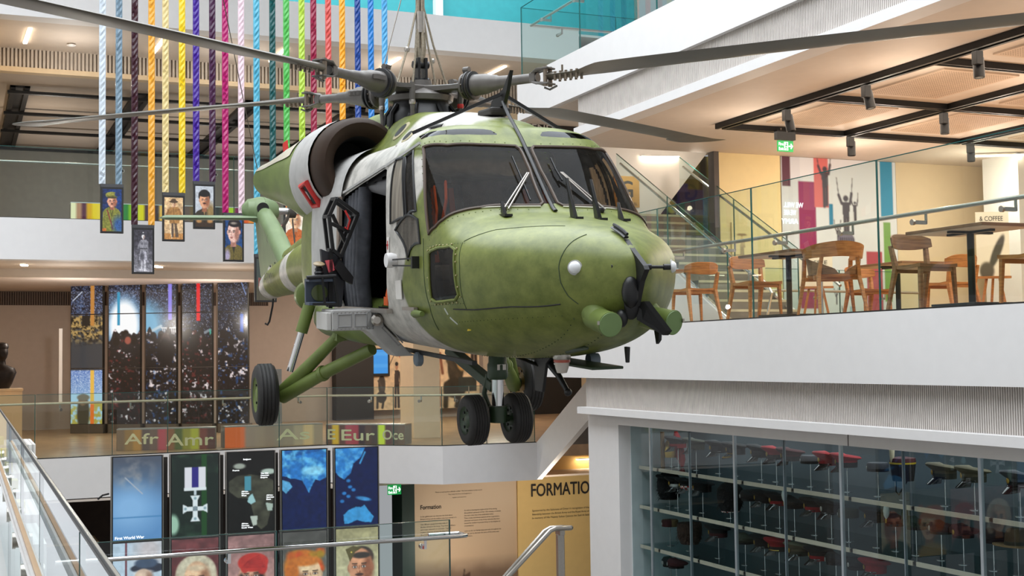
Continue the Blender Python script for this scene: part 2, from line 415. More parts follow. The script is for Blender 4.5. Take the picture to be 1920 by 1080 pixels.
# ---- balustrades
def balustrade(name, pts, z, h, joints, label, rail=None, rail_off=.12, brackets=(), group=None, railm=STEEL, ztop=None):
    t = thing(name, (pts[0][0], pts[0][1], z), label, 'balustrade', group); o = t.location.copy()
    P = [V((x, y, 0)) for x, y in pts]
    for a, b in zip(P[:-1], P[1:]):
        L = (b-a).length; d = (b-a)/L; n = V((d.y, -d.x, 0))
        cuts = [0]+[c for c in joints if .1 < c < L-.1]+[L]; 
        for c0, c1 in zip(cuts[:-1], cuts[1:]):
            p, q = a+d*(c0+.006), a+d*(c1-.006)
            mb = MB().prism([p+V((0,0,z)), q+V((0,0,z)), q+V((0,0,z+h)), p+V((0,0,z+h))], n*.018)
            pane = mb.build('glass_pane', GLASS, t, org=o)
            e = MB().prism([p+V((0,0,z)), p+d*.012+V((0,0,z)), p+d*.012+V((0,0,z+h)), p+V((0,0,z+h))], n*.02)
            e.build('pane_edge', GLASSE, pane, org=o)
            MB().prism([p+V((0,0,z+h)), q+V((0,0,z+h)), q+V((0,0,z+h+.008)), p+V((0,0,z+h+.008))], n*.018).build('pane_edge', GLASSE, pane, org=o)
    if rail is not None:
        pr = []
        for i, p in enumerate(P):
            d0 = (P[min(i+1, len(P)-1)]-P[max(i-1, 0)]).normalized(); n = V((-d0.y, d0.x, 0))
            pr.append(p+n*rail_off+V((0, 0, z+rail)))
        MB().tube(pr, .024, 10).build('handrail', railm, t, smooth=True, org=o)
        for (i, c) in brackets:
            a, b = P[i], P[i+1]; d = (b-a).normalized(); n = V((-d.y, d.x, 0)); p = a+d*c
            r = p+n*rail_off+V((0, 0, z+rail))
            mb = MB().bar(r-V((0,0,.01)), r-V((0,0,.13)), .012, .03, up=tuple(d)); mb.bar(r-V((0,0,.115)), p-V((0,0,-(z+rail-.115))), .03, .04)
            mb.cyl(p-n*.03+V((0,0,z+rail-.115)), p+n*.0+V((0,0,z+rail-.115)), .032)
            mb.build('rail_bracket', STEEL, t, smooth=True, org=o)
    return t
balustrade('glass_balustrade', [(9.25, 21.4), (9.25, 7.6)], .45, 1.64, [2.48, 4.93, 7.35, 9.82, 12.3], 'tall clear glass balustrade with steel handrail along the café edge', 1.02, .16, [(0, c) for c in (5.37, 6.7, 7.87, 9.17, 10.4, 11.68)])
balustrade('glass_balustrade', [(13.6, 21.35), (9.28, 21.35), (9.25, 7.6)], 4.965, 1.3, [2.4, 4.95], 'clear glass balustrade on the upper white slab above the rotor blade', .98, .17, [(0, 2.2), (0, 3.6), (1, .9), (1, 2.2)])
balustrade('glass_balustrade', [(9.5, 25.08), (.65, 25.08)], 2.63, 1.28, [2.2, 4.65, 7.1], 'clear glass balustrade on the balcony behind the hanging portraits', 1.03, -.13, [(0, 8.85-8.85+6.72), (0, 3.0), (0, 5.0), (0, 1.2)])
le = [(11.0, 24.9), (8.99, 24.98), (7.06, 26.6), (3.763, 26.14), (1.324, 25.91), (.5, 25.78)]
balustrade('glass_balustrade', le, -1.76, 1.17, [1.05], 'bent clear glass balustrade with pale handrail on the lower balcony', 1.0, -.13, [(0, .8), (0, 1.7), (1, .5), (1, 1.6), (2, .6), (2, 2.2), (3, .7), (3, 2.0)], railm=mat('pale_rail', (206, 186, 158), .3, .3))

# handrails and glass of the café stair
t = thing('stair_balustrade', (11.06, 17.1, .45), 'sloping glass balustrade with shiny handrails on the café stair', 'balustrade'); o = t.location.copy()
for X, sg in ((11.06, 1), (12.38, 1)):
    ya, yb = 17.5, 21.2; sl = 2.22/4.05
    za, zb = .40+(ya-17.25)*sl, .40+(yb-17.25)*sl
    for k in range(2):
        y0, y1 = ya+(yb-ya)*k/2+.01, ya+(yb-ya)*(k+1)/2-.01; q0, q1 = za+(y0-ya)*sl, za+(y1-ya)*sl
        g = MB().prism([(X, y0, q0), (X, y1, q1), (X, y1, q1+1.12), (X, y0, q0+1.12)], (.015, 0, 0)).build('glass_pane', GLASS, t, org=o)
        MB().prism([(X, y0, q0), (X, y0+.014, q0), (X, y0+.014, q0+1.12), (X, y0, q0+1.12)], (.017, 0, 0)).build('pane_edge', GLASSE, g, org=o)
        MB().prism([(X, y0, q0+1.12), (X, y1, q1+1.12), (X, y1, q1+1.13), (X, y0, q0+1.13)], (.017, 0, 0)).build('pane_edge', GLASSE, g, org=o)
    xr = X+.09
    MB().tube([(xr, 16.55, 1.02), (xr, 16.75, 1.14), (xr, 17.0, 1.22), (xr, yb, zb+.94)], .025, 10).build('handrail', CHROME, t, smooth=True, org=o)
    MB().cyl((xr, 17.03, .44), (xr, 17.03, 1.27), .028).build('post', CHROME, t, smooth=True, org=o)
    MB().bar((X, 17.25, .42), (X, 21.3, 2.64), .05, .03).build('shoe_rail', CHROME, t, org=o)
MB().tube([(11.15, 16.55, 1.02), (11.15, 16.45, .9), (11.15, 16.6, .5)], .02, 8).build('handrail', CHROME, t, smooth=True, org=o)
balustrade('glass_balustrade', [(16.4, 19.4), (12.7, 18.9)], .45, 1.0, [2.0], 'low glass balustrade with pale handrail in front of the painted café wall', .62, .1, [(0, 1.0), (0, 2.6)])

# near balustrade at the lower left, beside the eye
t = thing('glass_balustrade', (.36, 2.6, -1.7), 'close glass balustrade with dark top rail running along the lower left edge', 'balustrade'); o = t.location.copy()
RAILP = mat('white_handrail', (226, 222, 218), .25, .2)
pa, pb = V((.326, 2.3, 0)), V((.41, 15.5, 0)); d = pb-pa
ys = [0, .14, .32, .5, .7, 1]
for a, b in zip(ys[:-1], ys[1:]):
    p, q = pa+d*(a+.0015), pa+d*(b-.0015)
    g = MB().prism([p+V((0,0,-1.75)), q+V((0,0,-1.75)), q+V((0,0,-.5)), p+V((0,0,-.5))], (.018, 0, 0)).build('glass_pane', GLASS, t, org=o)
    MB().prism([p+V((0,0,-1.75)), p+d*.0012+V((0,0,-1.75)), p+d*.0012+V((0,0,-.51)), p+V((0,0,-.51))], (.019, 0, 0)).build('pane_edge', GLASSE, g, org=o)
MB().bar(pa+V((.009,0,-.5)), pb+V((.009,0,-.5)), .020, .016).build('top_rail', BLACK, t, bevel=.004, org=o)
MB().bar(pa+V((.009,0,-.490)), pb+V((.009,0,-.490)),   .008, .004).build('cap_strip', STEEL, t, org=o)
MB().bar((.262, 2.6, -.8), (.31, 14, -.8), .05, .055).build('handrail', RAILP, t, bevel=.012, org=o)
MB().bar((.262, 2.6, -.77), (.31, 14, -.77), .02, .012).build('handrail_inlay', mat('oak_inlay', (176, 140, 104), .4), t, org=o)
for y, z in ((15.2, -.98), (14.3, -.99), (13.4, -1.01), (12.5, -1.03), (11.4, -1.06), (10.2, -1.09), (8.9, -1.115), (7.45, -1.11)):
    x = .326+(y-2.3)*.0064
    c = MB().cyl((x-.035, y, z), (x+.07, y, z), .045, n=18); c.cyl((x-.05, y, z), (x-.03, y, z), .052, n=18)
    st = c.build('glass_clamp', STEEL, t, smooth=True, org=o)
# ribbed white stair block seen through it, with yellow nosings
blk = MB()
for k in range(6):
    y = 9.0+k*1.25; blk.box((.43, y, -3.2), (.43+.10+.05*k, y+1.2, -1.16+.055*k))
struct(blk, 'trim_25', ribbed('ribbed_white', (222, 220, 216), (178, 174, 170), .05, 'X'))
nz = MB()
for k in range(5): 
    y = 10.25+k*1.25; nz.box((.40, y+.1, -1.10+.055*k), (.46, y+.35, -1.02+.055*k))
struct(nz, 'trim_26', mat('yellow_nosing', (196, 190, 60), .5))
slab('floor', (-3, -3, -1.95), (.45, 9.0, -1.75), STONE)
slab('floor', (-3, 9.0, -2.3), (.45, 25, -1.76), WHITE)

# ---- front rail on glass, lower left
t = thing('glass_balustrade', (3.3, 14, -2.9), 'glass screen with double steel handrail in front of the big portrait screens', 'balustrade'); o = t.location.copy()
for a, b in ((1.2, 3.15), (3.17, 5.12)):
    g = MB().box((a, 14, -3.3), (b, 14.016, -1.83)).build('glass_pane', GLASS, t, org=o)
    MB().box((b-.012, 13.999, -3.3), (b, 14.018, -1.83)).build('pane_edge', GLASSE, g, org=o)
    MB().box((a, 14, -1.83), (b, 14.016, -1.824)).build('pane_edge', GLASSE, g, org=o)
MB().tube([(.9, 13.88, -1.985), (5.2, 13.88, -2.0), (5.27, 13.9, -2.0), (5.27, 14.1, -2.0), (5.2, 14.12, -2.0), (4.9, 14.12, -2.0)], .024, 10).build('handrail', CHROME, t, smooth=True, org=o)
for x in (2.62, 4.78):
    m = MB().bar((x, 13.88, -2.0), (x, 13.88, -2.11), .012, .03); m.bar((x, 13.88, -2.1), (x, 14, -2.1), .03, .035); m.cyl((x, 13.97, -2.1), (x, 14.03, -2.1), .03)
    m.build('rail_bracket', CHROME, t, smooth=True, org=o)
t = thing('stair_handrail', (6.05, 13, -3.2), 'square steel handrail on a post descending in front of the yellow wall', 'handrail'); o = t.location.copy()
MB().box((5.98, 12.97, -3.4), (6.06, 13.03, -1.93)).build('post', STEEL, t, bevel=.006, org=o)
MB().bar((6.02, 13, -1.93), (6.02, 13, -1.88), .12, .06).build('bracket', STEEL, t, org=o)
MB().tube([(5.25, 12.9, -2.42), (5.86, 12.9, -1.87), (5.92, 12.9, -1.85), (6.10, 12.9, -1.855), (6.13, 12.95, -1.86), (6.1, 13.1, -1.87), (5.95, 13.1, -1.87), (5.88, 13.1, -1.90), (5.25, 13.1, -2.5)], .026, 8).build('handrail', STEEL, t, smooth=True, org=o)
# ------------------------------------------------------------------ helicopter: x forward, y to port, z up, origin at the rotor head
def camo():
    """green and pale grey paint in soft-edged patches, darker green low down the nose, fine wear"""
    m = bpy.data.materials.new('camouflage_paint'); m.use_nodes = True; nt = m.node_tree; N = nt.nodes; Lk = nt.links; b = N['Principled BSDF']
    tc = N.new('ShaderNodeTexCoord'); sx = N.new('ShaderNodeSeparateXYZ'); Lk.new(tc.outputs['Object'], sx.inputs[0])
    nz = N.new('ShaderNodeTexNoise'); nz.inputs['Scale'].default_value = 1.6; nz.inputs['Detail'].default_value = 2; Lk.new(tc.outputs['Object'], nz.inputs['Vector'])
    def mth(op, a, bb=None, c=None):
        n = N.new('ShaderNodeMath'); n.operation = op
        for i, q in enumerate((a, bb, c)):
            if q is None: continue
            if isinstance(q, (int, float)): n.inputs[i].default_value = q
            else: Lk.new(q, n.inputs[i])
        return n.outputs[0]
    X, Y, Z = sx.outputs
    w = mth('MULTIPLY_ADD', nz.outputs['Fac'], .5, -.25)
    Xw = mth('ADD', X, w); Zw = mth('ADD', Z, w)
    def band(lo, hi, s, q):
        a = N.new('ShaderNodeMapRange'); a.interpolation_type = 'SMOOTHSTEP'; a.inputs[1].default_value = lo-s; a.inputs[2].default_value = lo+s; Lk.new(q, a.inputs[0])
        c = N.new('ShaderNodeMapRange'); c.interpolation_type = 'SMOOTHSTEP'; c.inputs[1].default_value = hi-s; c.inputs[2].default_value = hi+s; Lk.new(q, c.inputs[0])
        return mth('SUBTRACT', a.outputs[0], c.outputs[0])
    # grey column behind the cockpit door, leaning back below: x + .35*|z+1.6|
    za = mth('ABSOLUTE', mth('ADD', Z, 1.75)); xs = mth('SUBTRACT', X, mth('MULTIPLY', za, .55))
    g1 = mth('MULTIPLY', band(-.3, 2.10, .03, xs), band(-3.2, -.78, .03, Z))
    # pale roof and cowling with one green saddle
    g2 = mth('MULTIPLY', band(.85, 2.0, .06, Xw), band(-.72, .4, .05, Z))
    g3 = mth('MULTIPLY', band(-1.3, 1.95, .05, mth('SUBTRACT', X, mth('MULTIPLY', Y, .2))), band(-.98, -.60, .03, Z))
    g3 = mth('MULTIPLY', g3, band(-2, -.52, .04, Y))
    g4 = mth('MULTIPLY', band(-4.9, -4.45, .03, X), band(-2.6, -1.42, .02, Z))
    g5 = mth('MULTIPLY', band(-6.75, -6.15, .05, X), band(-2.3, -1.62, .04, mth('ADD', Z, mth('MULTIPLY', w, .5))))
    g = mth('MINIMUM', mth('ADD', mth('ADD', g1, g2), mth('ADD', mth('ADD', g3, g4), g5)), 1.)
    n2 = N.new('ShaderNodeTexNoise'); n2.inputs['Scale'].default_value = 7; n2.inputs['Detail'].default_value = 6; n2.inputs['Roughness'].default_value = .65; Lk.new(tc.outputs['Object'], n2.inputs['Vector'])
    gr = N.new('ShaderNodeValToRGB'); gr.color_ramp.elements[0].position = .32; gr.color_ramp.elements[1].position = .68
    gr.color_ramp.elements[0].color = (*lin((90, 101, 42)), 1); gr.color_ramp.elements[1].color = (*lin((126, 134, 66)), 1); Lk.new(n2.outputs['Fac'], gr.inputs['Fac'])
    gy = N.new('ShaderNodeValToRGB'); gy.color_ramp.elements[0].position = .35; gy.color_ramp.elements[1].position = .6
    gy.color_ramp.elements[0].color = (*lin((166, 163, 156)), 1); gy.color_ramp.elements[1].color = (*lin((204, 200, 192)), 1); Lk.new(n2.outputs['Fac'], gy.inputs['Fac'])
    mx = N.new('ShaderNodeMix'); mx.data_type = 'RGBA'; Lk.new(g, mx.inputs['Factor']); Lk.new(gr.outputs[0], mx.inputs['A']); Lk.new(gy.outputs[0], mx.inputs['B'])
    # scuffs
    n3 = N.new('ShaderNodeTexNoise'); n3.inputs['Scale'].default_value = 38; n3.inputs['Detail'].default_value = 4; Lk.new(tc.outputs['Object'], n3.inputs['Vector'])
    sc = N.new('ShaderNodeMapRange'); sc.inputs[1].default_value = .66; sc.inputs[2].default_value = .74; Lk.new(n3.outputs['Fac'], sc.inputs[0])
    m2 = N.new('ShaderNodeMix'); m2.data_type = 'RGBA'; Lk.new(mth('MULTIPLY', sc.outputs[0], .35), m2.inputs['Factor']); Lk.new(mx.outputs['Result'], m2.inputs['A']); m2.inputs['B'].default_value = (*lin((70, 78, 48)), 1)
    Lk.new(m2.outputs['Result'], b.inputs['Base Color']); b.inputs['Roughness'].default_value = .42; b.inputs['Specular IOR Level'].default_value = .45
    bp = N.new('ShaderNodeBump'); bp.inputs['Strength'].default_value = .05; Lk.new(n2.outputs['Fac'], bp.inputs['Height']); Lk.new(bp.outputs['Normal'], b.inputs['Normal'])
    return m
CAMO = camo()
GREEN = mat('olive_green_paint', (104, 120, 58), .45, noise=.14, scale=5)
TAILG = mat('pale_tail_green', (112, 130, 92), .45, noise=.1, scale=4)
DGREEN = mat('dark_green_paint', (46, 64, 42), .4, noise=.15)
GREYP = mat('weathered_grey_paint', (176, 175, 172), .5, noise=.1, scale=9)
RUBBER = mat('tyre_rubber', (36, 34, 33), .62, noise=.2, scale=9, bump=.15)
HUBM = mat('rotor_head_grey', (92, 88, 84), .42, .25, noise=.12, scale=14)
BLADE = mat('blade_paint', (88, 82, 72), .38, noise=.12, scale=4)
BROWNC = mat('intake_brown', (52, 38, 28), .6, spec=.2, noise=.12)
DARKIN = mat('dark_cavity', (18, 16, 15), .8)
SEATG = mat('grey_quilt', (74, 76, 82), .8, noise=.25, scale=12, bump=.4)
ORANGE = mat('orange_harness', (214, 92, 26), .6)
REDP = mat('red_paint', (196, 44, 40), .5)
BLACKS = mat('satin_black', (22, 22, 23), .42)
WHITEL = mat('white_lamp_dome', (236, 238, 240), .25)
WSG = glass('windscreen_glass', (190, 176, 152), .16, dirt=.03)
GASKET = mat('brown_gasket', (78, 62, 50), .5)
LEN = mat('lamp_glass', (205, 196, 186), .12, spec=.8)

# hull stations: x, half width, roof z, keel z, z of greatest width, upper exponent, lower exponent
HST = [(-2.4, .34, -1.15, -1.95, -1.55, 2.3, 2.3), (-1.9, .62, -.85, -2.1, -1.55, 2.6, 2.3), (-1.3, .84, -.62, -2.24, -1.58, 3.4, 2.7), (-.9, .89, -.58, -2.29, -1.6, 4, 2.9),
       (0, .89, -.56, -2.30, -1.6, 4.2, 2.9), (1.2, .89, -.54, -2.31, -1.6, 4.4, 2.9), (2.0, .89, -.50, -2.31, -1.6, 4.6, 2.9), (2.25, .888, -.53, -2.31, -1.6, 4.6, 2.85),
       (2.5, .885, -.74, -2.305, -1.6, 4.2, 2.8), (2.75, .88, -.985, -2.295, -1.6, 3.6, 2.65), (2.97, .868, -1.19, -2.28, -1.61, 3.1, 2.5), (3.05, .86, -1.225, -2.27, -1.61, 2.9, 2.45), (3.3, .80, -1.265, -2.235, -1.62, 2.5, 2.35),
       (3.6, .665, -1.305, -2.175, -1.63, 2.35, 2.25), (3.8, .535, -1.34, -2.125, -1.64, 2.25, 2.2), (3.95, .415, -1.375, -2.07, -1.645, 2.15, 2.1), (4.07, .305, -1.415, -2.005, -1.65, 2.1, 2.1),
       (4.17, .205, -1.465, -1.925, -1.655, 2.05, 2.05), (4.24, .125, -1.52, -1.845, -1.66, 2, 2), (4.275, .06, -1.575, -1.76, -1.665, 2, 2), (4.29, .012, -1.65, -1.68, -1.665, 2, 2)]
def station(x):
    xs = [s[0] for s in HST]
    if x <= xs[0]: return HST[0]
    for i in range(len(xs)-1):
        if x <= xs[i+1]:
            # catmull-rom in x so the skin runs smooth
            p = [HST[max(0, min(len(HST)-1, i+k))] for k in (-1, 0, 1, 2)]; h = p[2][0]-p[1][0]; t = (x-p[1][0])/h; out = [x]
            for c in range(1, 7):
                m0 = (p[2][c]-p[0][c])/max(1e-6, p[2][0]-p[0][0])*h; m1 = (p[3][c]-p[1][c])/max(1e-6, p[3][0]-p[1][0])*h
                d = p[2][c]-p[1][c]
                if m0*d < 0: m0 = 0
                if m1*d < 0: m1 = 0
                m0 = max(-3*abs(d), min(3*abs(d), m0)); m1 = max(-3*abs(d), min(3*abs(d), m1))
                out.append((2*t**3-3*t*t+1)*p[1][c]+(t**3-2*t*t+t)*m0+(-2*t**3+3*t*t)*p[2][c]+(t**3-t*t)*m1)
            return out
    return HST[-1]
def hull_ring(x, n=144, grow=0.):
    _, w, zt, zb, zm, a, b = station(x); out = []
    for k in range(n):
        t = 2*PI*k/n; c, s = math.cos(t), math.sin(t); e = a if s >= 0 else b
        y = (w+grow)*math.copysign(abs(c)**(2/e), c); z = zm+((zt-zm+grow) if s >= 0 else (zm-zb+grow))*math.copysign(abs(s)**(2/e), s)
        out.append(V((x, y, z)))
    return out
def hull_mesh():
    xs = []; 
    for i in range(len(HST)-1):
        a, b = HST[i][0], HST[i+1][0]; n = max(2, int((b-a)/.025)) if b > -1.3 else 6
        xs += [a+(b-a)*k/n for k in range(n)]
    xs.append(HST[-1][0]); mb = MB(); mb.rings([hull_ring(x) for x in xs]); return mb
HULL = hull_mesh()
HULLT = BVHTree.FromPolygons([tuple(p) for p in HULL.v], HULL.f)
# ---- hull skin with window openings, worked in the chart (x, section angle)
def chart(p):
    x, y, z = p; _, w, zt, zb, zm, a, b = station(x)
    e = a if z >= zm else b; h = (zt-zm) if z >= zm else (zm-zb)
    return (x, math.atan2(math.copysign(min(1, abs(z-zm)/h)**(e/2), z-zm), math.copysign(min(1, abs(y)/w)**(e/2), y)))
def on_hull(x, t, grow=0.):
    _, w, zt, zb, zm, a, b = station(x); c, s = math.cos(t), math.sin(t); e = a if s >= 0 else b
    return V((x, (w+grow)*math.copysign(abs(c)**(2/e), c), zm+((zt-zm+grow) if s >= 0 else (zm-zb+grow))*math.copysign(abs(s)**(2/e), s)))
def fix_t(t): return t if t >= -PI/2 else t+2*PI           # starboard wall sits at t = pi
WIN = {
 'windscreen': [(2.297,-.765,-.709),(2.408,-.609,-.698),(2.442,-.363,-.69),(2.45,-.075,-.688),(2.475,-.05,-.715),(2.521,-.045,-.76),(2.654,-.045,-.89),(2.92,-.06,-1.14),(2.941,-.09,-1.167),(2.941,-.229,-1.168),(2.927,-.432,-1.17),(2.922,-.554,-1.186),(2.899,-.685,-1.209),(2.856,-.808,-1.27),(2.815,-.851,-1.319),(2.731,-.874,-1.371),(2.641,-.863,-1.217),(2.498,-.824,-.975),(2.36,-.795,-.76)],
 'cockpit_window': [(1.83,-.826,-.775),(2.03,-.829,-.767),(2.21,-.887,-1.231),(1.86,-.889,-1.275)],
 'sliding_window': [(2.075,-.827,-.765),(2.19,-.803,-.732),(2.46,-.877,-1.20),(2.255,-.886,-1.229)],
 'door_window': [(1.98,-.89,-1.325),(2.50,-.879,-1.262),(2.56,-.883,-1.435),(2.286,-.888,-1.555)],
 'chin_window': [(2.743,-.88,-1.513),(2.843,-.874,-1.483),(3.07,-.83,-1.463),(3.14,-.822,-1.49),(3.175,-.812,-1.80),(3.12,-.816,-1.836),(2.805,-.851,-1.859),(2.735,-.861,-1.838)],
 'roof_window': [(2.02,-.706,-.605),(2.125,-.68,-.583),(2.253,-.595,-.571),(2.281,-.431,-.556),(2.286,-.279,-.552),(2.299,-.218,-.559),(2.35,-.172,-.6),(2.353,-.328,-.604),(2.332,-.537,-.609),(2.265,-.685,-.62),(2.178,-.741,-.638)],
 'doorway': [(.45,-.87,-.99),(1.0,-.86,-.9),(1.56,-.841,-.823),(1.63,-.84,-.84),(1.70,-.86,-1.0),(1.74,-.89,-1.5),(1.70,-.87,-1.9),(1.63,-.843,-1.966),(.2,-.83,-1.99),(.2,-.89,-1.5)],
}
POLY = {}
for k, pts in WIN.items():
    POLY[k+'/s'] = [(x, fix_t(t)) for x, t in [chart(p) for p in pts]]
    if k != 'doorway': POLY[k+'/p'] = [(x, fix_t(t)) for x, t in [chart((p[0], -p[1], p[2])) for p in pts]]
def inside(q, poly):
    x, y = q; c = False; n = len(poly)
    for i in range(n):
        (x0, y0), (x1, y1) = poly[i], poly[(i+1) % n]
        if (y0 > y) != (y1 > y) and x < (x1-x0)*(y-y0)/(y1-y0)+x0: c = not c
    return c
def nearest(q, poly, k=.55):
    best = None
    for i in range(len(poly)):
        (x0, y0), (x1, y1) = poly[i], poly[(i+1) % len(poly)]
        dx, dy = x1-x0, (y1-y0)*k; L2 = dx*dx+dy*dy+1e-12
        t = max(0, min(1, ((q[0]-x0)*dx+(q[1]-y0)*k*dy)/L2)); p = (x0+(x1-x0)*t, y0+(y1-y0)*t)
        d = (p[0]-q[0])**2+((p[1]-q[1])*k)**2
        if best is None or d < best[0]: best = (d, p)
    return best[1]
NT = 208
gx = [-2.4, -2.1, -1.9, -1.7, -1.5, -1.3, -1.1, -.9, -.6, -.3, 0]+[.1+.05*i for i in range(26)]+[1.4+.02*i for i in range(90)]
gx += [3.2+.04*i for i in range(20)]+[4.0+.02*i for i in range(12)]+[4.235, 4.25, 4.265, 4.277, 4.285, 4.29]
gt = [-PI/2+2*PI*k/NT for k in range(NT)]
def sheet(grow, xs, snap=True):
    vt = [[(x, t) for t in gt] for x in xs]; owner = {}
    for i in range(len(xs)-1):
        for k in range(NT):
            cx = (xs[i]+xs[i+1])/2; ct = gt[k]+PI/NT
            for nm, po in POLY.items():
                if min(p[0] for p in po) <= cx <= max(p[0] for p in po) and inside((cx, ct), po): owner[(i, k)] = nm; break
    P = [[None]*NT for _ in xs]; moved = {}
    if snap:
        touch = {}
        for i in range(len(xs)-1):
            for k in range(NT):
                o = owner.get((i, k))
                for a, b in ((i, k), (i+1, k), (i, (k+1) % NT), (i+1, (k+1) % NT)): touch.setdefault((a, b), set()).add(o)
        for (a, b), s in touch.items():
            nm = [q for q in s if q]
            if len(s) > 1 and nm:
                moved[(a, b)] = nearest(vt[a][b], POLY[nm[0]])
    for i in range(len(xs)):
        for k in range(NT):
            x, t = moved.get((i, k), vt[i][k]); P[i][k] = on_hull(x, t, grow)
    return P, owner
P, OWN = sheet(0, gx)
flat = [p for r_ in P for p in r_]
def faces_of(sel):
    return [(i*NT+k, i*NT+(k+1) % NT, (i+1)*NT+(k+1) % NT, (i+1)*NT+k) for i in range(len(gx)-1) for k in range(NT) if OWN.get((i, k)) == sel]
def compact(fs, shift=0.):
    ids = sorted({i for f_ in fs for i in f_}); mp = {q: n for n, q in enumerate(ids)}
    return [flat[q] for q in ids], [tuple(mp[q] for q in f_) for f_ in fs]
heli = thing('helicopter', (3.979, 11.55, 2.478), 'green and grey camouflaged military helicopter hanging in the atrium', 'helicopter')
heli.rotation_euler = Euler((R(1.289), R(4.15), R(-90.135)), 'XYZ')
vs, fs = compact(faces_of(None)); mb = MB(); mb.add(vs, fs); mb.add(hull_ring(-2.4), [tuple(range(144))])
FUS = mb.build('fuselage', CAMO, heli, smooth=True)
# panel seams, rivets and trim ride on the skin as a sub-part
def skin_line(pts, r=.004, m=DGREEN, name='panel_seam', par=None, n=6, lift=.001):
    mb = MB(); q = []
    for a, b in zip(pts[:-1], pts[1:]):
        ca, cb = chart(a), chart(b); ta, tb = fix_t(ca[1]), fix_t(cb[1])
        for j in range(9 if b is pts[-1] else 8): q.append(on_hull(ca[0]+(cb[0]-ca[0])*j/8, ta+(tb-ta)*j/8, lift))
    mb.tube(q, r, n); return mb.build(name, m, par or FUS, smooth=True)
PANE_M = {'windscreen': WSG, 'cockpit_window': glass('curtained_window_glass', (190, 184, 176), .3, dirt=.75), 'door_window': glass('hazy_window_glass', (190, 184, 176), .3, dirt=.3), 'roof_window': glass('blue_roof_glass', (60, 80, 110), .6)}
SIDEG = glass('side_window_glass', (196, 186, 170), .3, dirt=.05)
for nm in POLY:
    if nm.startswith('doorway'): continue
    k = nm.split('/')[0]; v_, f_ = compact(faces_of(nm)); m_ = MB(); m_.add(v_, f_)
    pane = m_.build(k, PANE_M.get(k, SIDEG), heli, smooth=True)
    po = POLY[nm]; loop = []
    for (x0, t0), (x1, t1) in zip(po, po[1:]+po[:1]):
        for j in range(6): loop.append(on_hull(x0+(x1-x0)*j/6, t0+(t1-t0)*j/6, .003))
    if k != 'roof_window':
        MB().tube(loop, .013 if k == 'windscreen' else .011, 6, close=True, cap=False, flat=(1, 1)).build('gasket', GASKET if k == 'windscreen' else (CAMO if k == 'chin_window' else BLACKS), pane, smooth=True)
# dark cabin liner just inside the skin, with the same openings
lx = [x for x in gx if -1.1 <= x <= 3.3][::1]; LP, LO = sheet(-.045, lx, snap=False); lv = [p for r_ in LP for p in r_]
lf = [(i*NT+k, i*NT+(k+1) % NT, (i+1)*NT+(k+1) % NT, (i+1)*NT+k) for i in range(len(lx)-1) for k in range(NT) if (i, k) not in LO]
m_ = MB(); m_.add(lv, lf); m_.add(LP[0], [tuple(range(NT))]); m_.add(LP[-1], [tuple(range(NT))]); m_.build('cabin_liner', DARKIN, heli)
MB().box((-1.0, -.68, -2.06), (2.55, .68, -2.0)).build('cabin_floor', mat('cabin_floor_grey', (70, 70, 70), .7), heli)
MB().box((1.40, -.7, -1.25), (1.43, .7, -.62)).build('bulkhead', mat('bulkhead_tan', (104, 92, 78), .7, noise=.3, scale=8), heli)
MB().box((1.5, -.6, -.64), (2.15, .6, -.60)).build('headlining', mat('headlining_tan', (120, 108, 94), .8, noise=.2), heli)
# crew seats, coaming, harness
for y in (-.42, .42):
    s = MB().box((1.75, y-.22, -1.72), (2.2, y+.22, -1.6)).build('crew_seat', SEATG, heli, bevel=.04)
    MB().bar((1.78, y, -1.62), (1.62, y, -.95), .42, .1, up=(1, 0, 0)).build('seat_back', SEATG, s, bevel=.03)
    MB().bar((1.60, y, -.95), (1.57, y, -.78), .26, .1, up=(1, 0, 0)).build('headrest', mat('worn_headrest', (120, 116, 110), .8), s, bevel=.03)
    for d in (-.09, .09): MB().bar((1.85, y+d, -1.58), (1.69, y+d, -.98), .045, .02, up=(1, 0, 0)).build('harness_strap', ORANGE, s)
m_ = MB(); m_.rings([[V((x, y*w, -1.62+h*math.sin(PI*k/14)**.8)) if False else V((x, w*math.cos(PI*k/14), -1.55+h*math.sin(PI*k/14))) for k in range(15)] for x, w, h in ((2.42, .62, .30), (2.55, .70, .34), (2.8, .70, .27), (2.93, .60, .22))])
COAM = m_.build('instrument_coaming', mat('black_coaming', (34, 30, 28), .6), heli, smooth=True)
MB().box((2.40, -.6, -1.75), (2.46, .6, -1.36)).build('instrument_panel', mat('panel_grey', (58, 56, 54), .6), heli)
MB().box((1.9, -.08, -1.9), (2.42, .08, -1.5)).build('centre_console', mat('console_black', (40, 38, 36), .6), heli, bevel=.02)
for y in (-.42, .42):
    MB().tube([(2.2, y, -1.95), (2.26, y, -1.6), (2.18, y, -1.45), (2.2, y, -1.36)], [.012, .012, .018, .022], 8).build('control_stick', BLACKS, heli, smooth=True)
MB().tube([(2.38, -.62, -.98), (2.5, -.66, -1.12), (2.52, -.7, -1.28)], .035, 8, flat=(.35, 1)).build('harness_strap', ORANGE, heli)
MB().tube([(2.46, -.74, -1.02), (2.6, -.77, -1.2), (2.62, -.79, -1.35)], .03, 8, flat=(.35, 1)).build('harness_strap', ORANGE, heli)
MB().tube([(2.86, -.6, -1.5), (2.95, -.64, -1.6), (2.93, -.66, -1.72)], .03, 8, flat=(.35, 1)).build('harness_strap', ORANGE, heli)
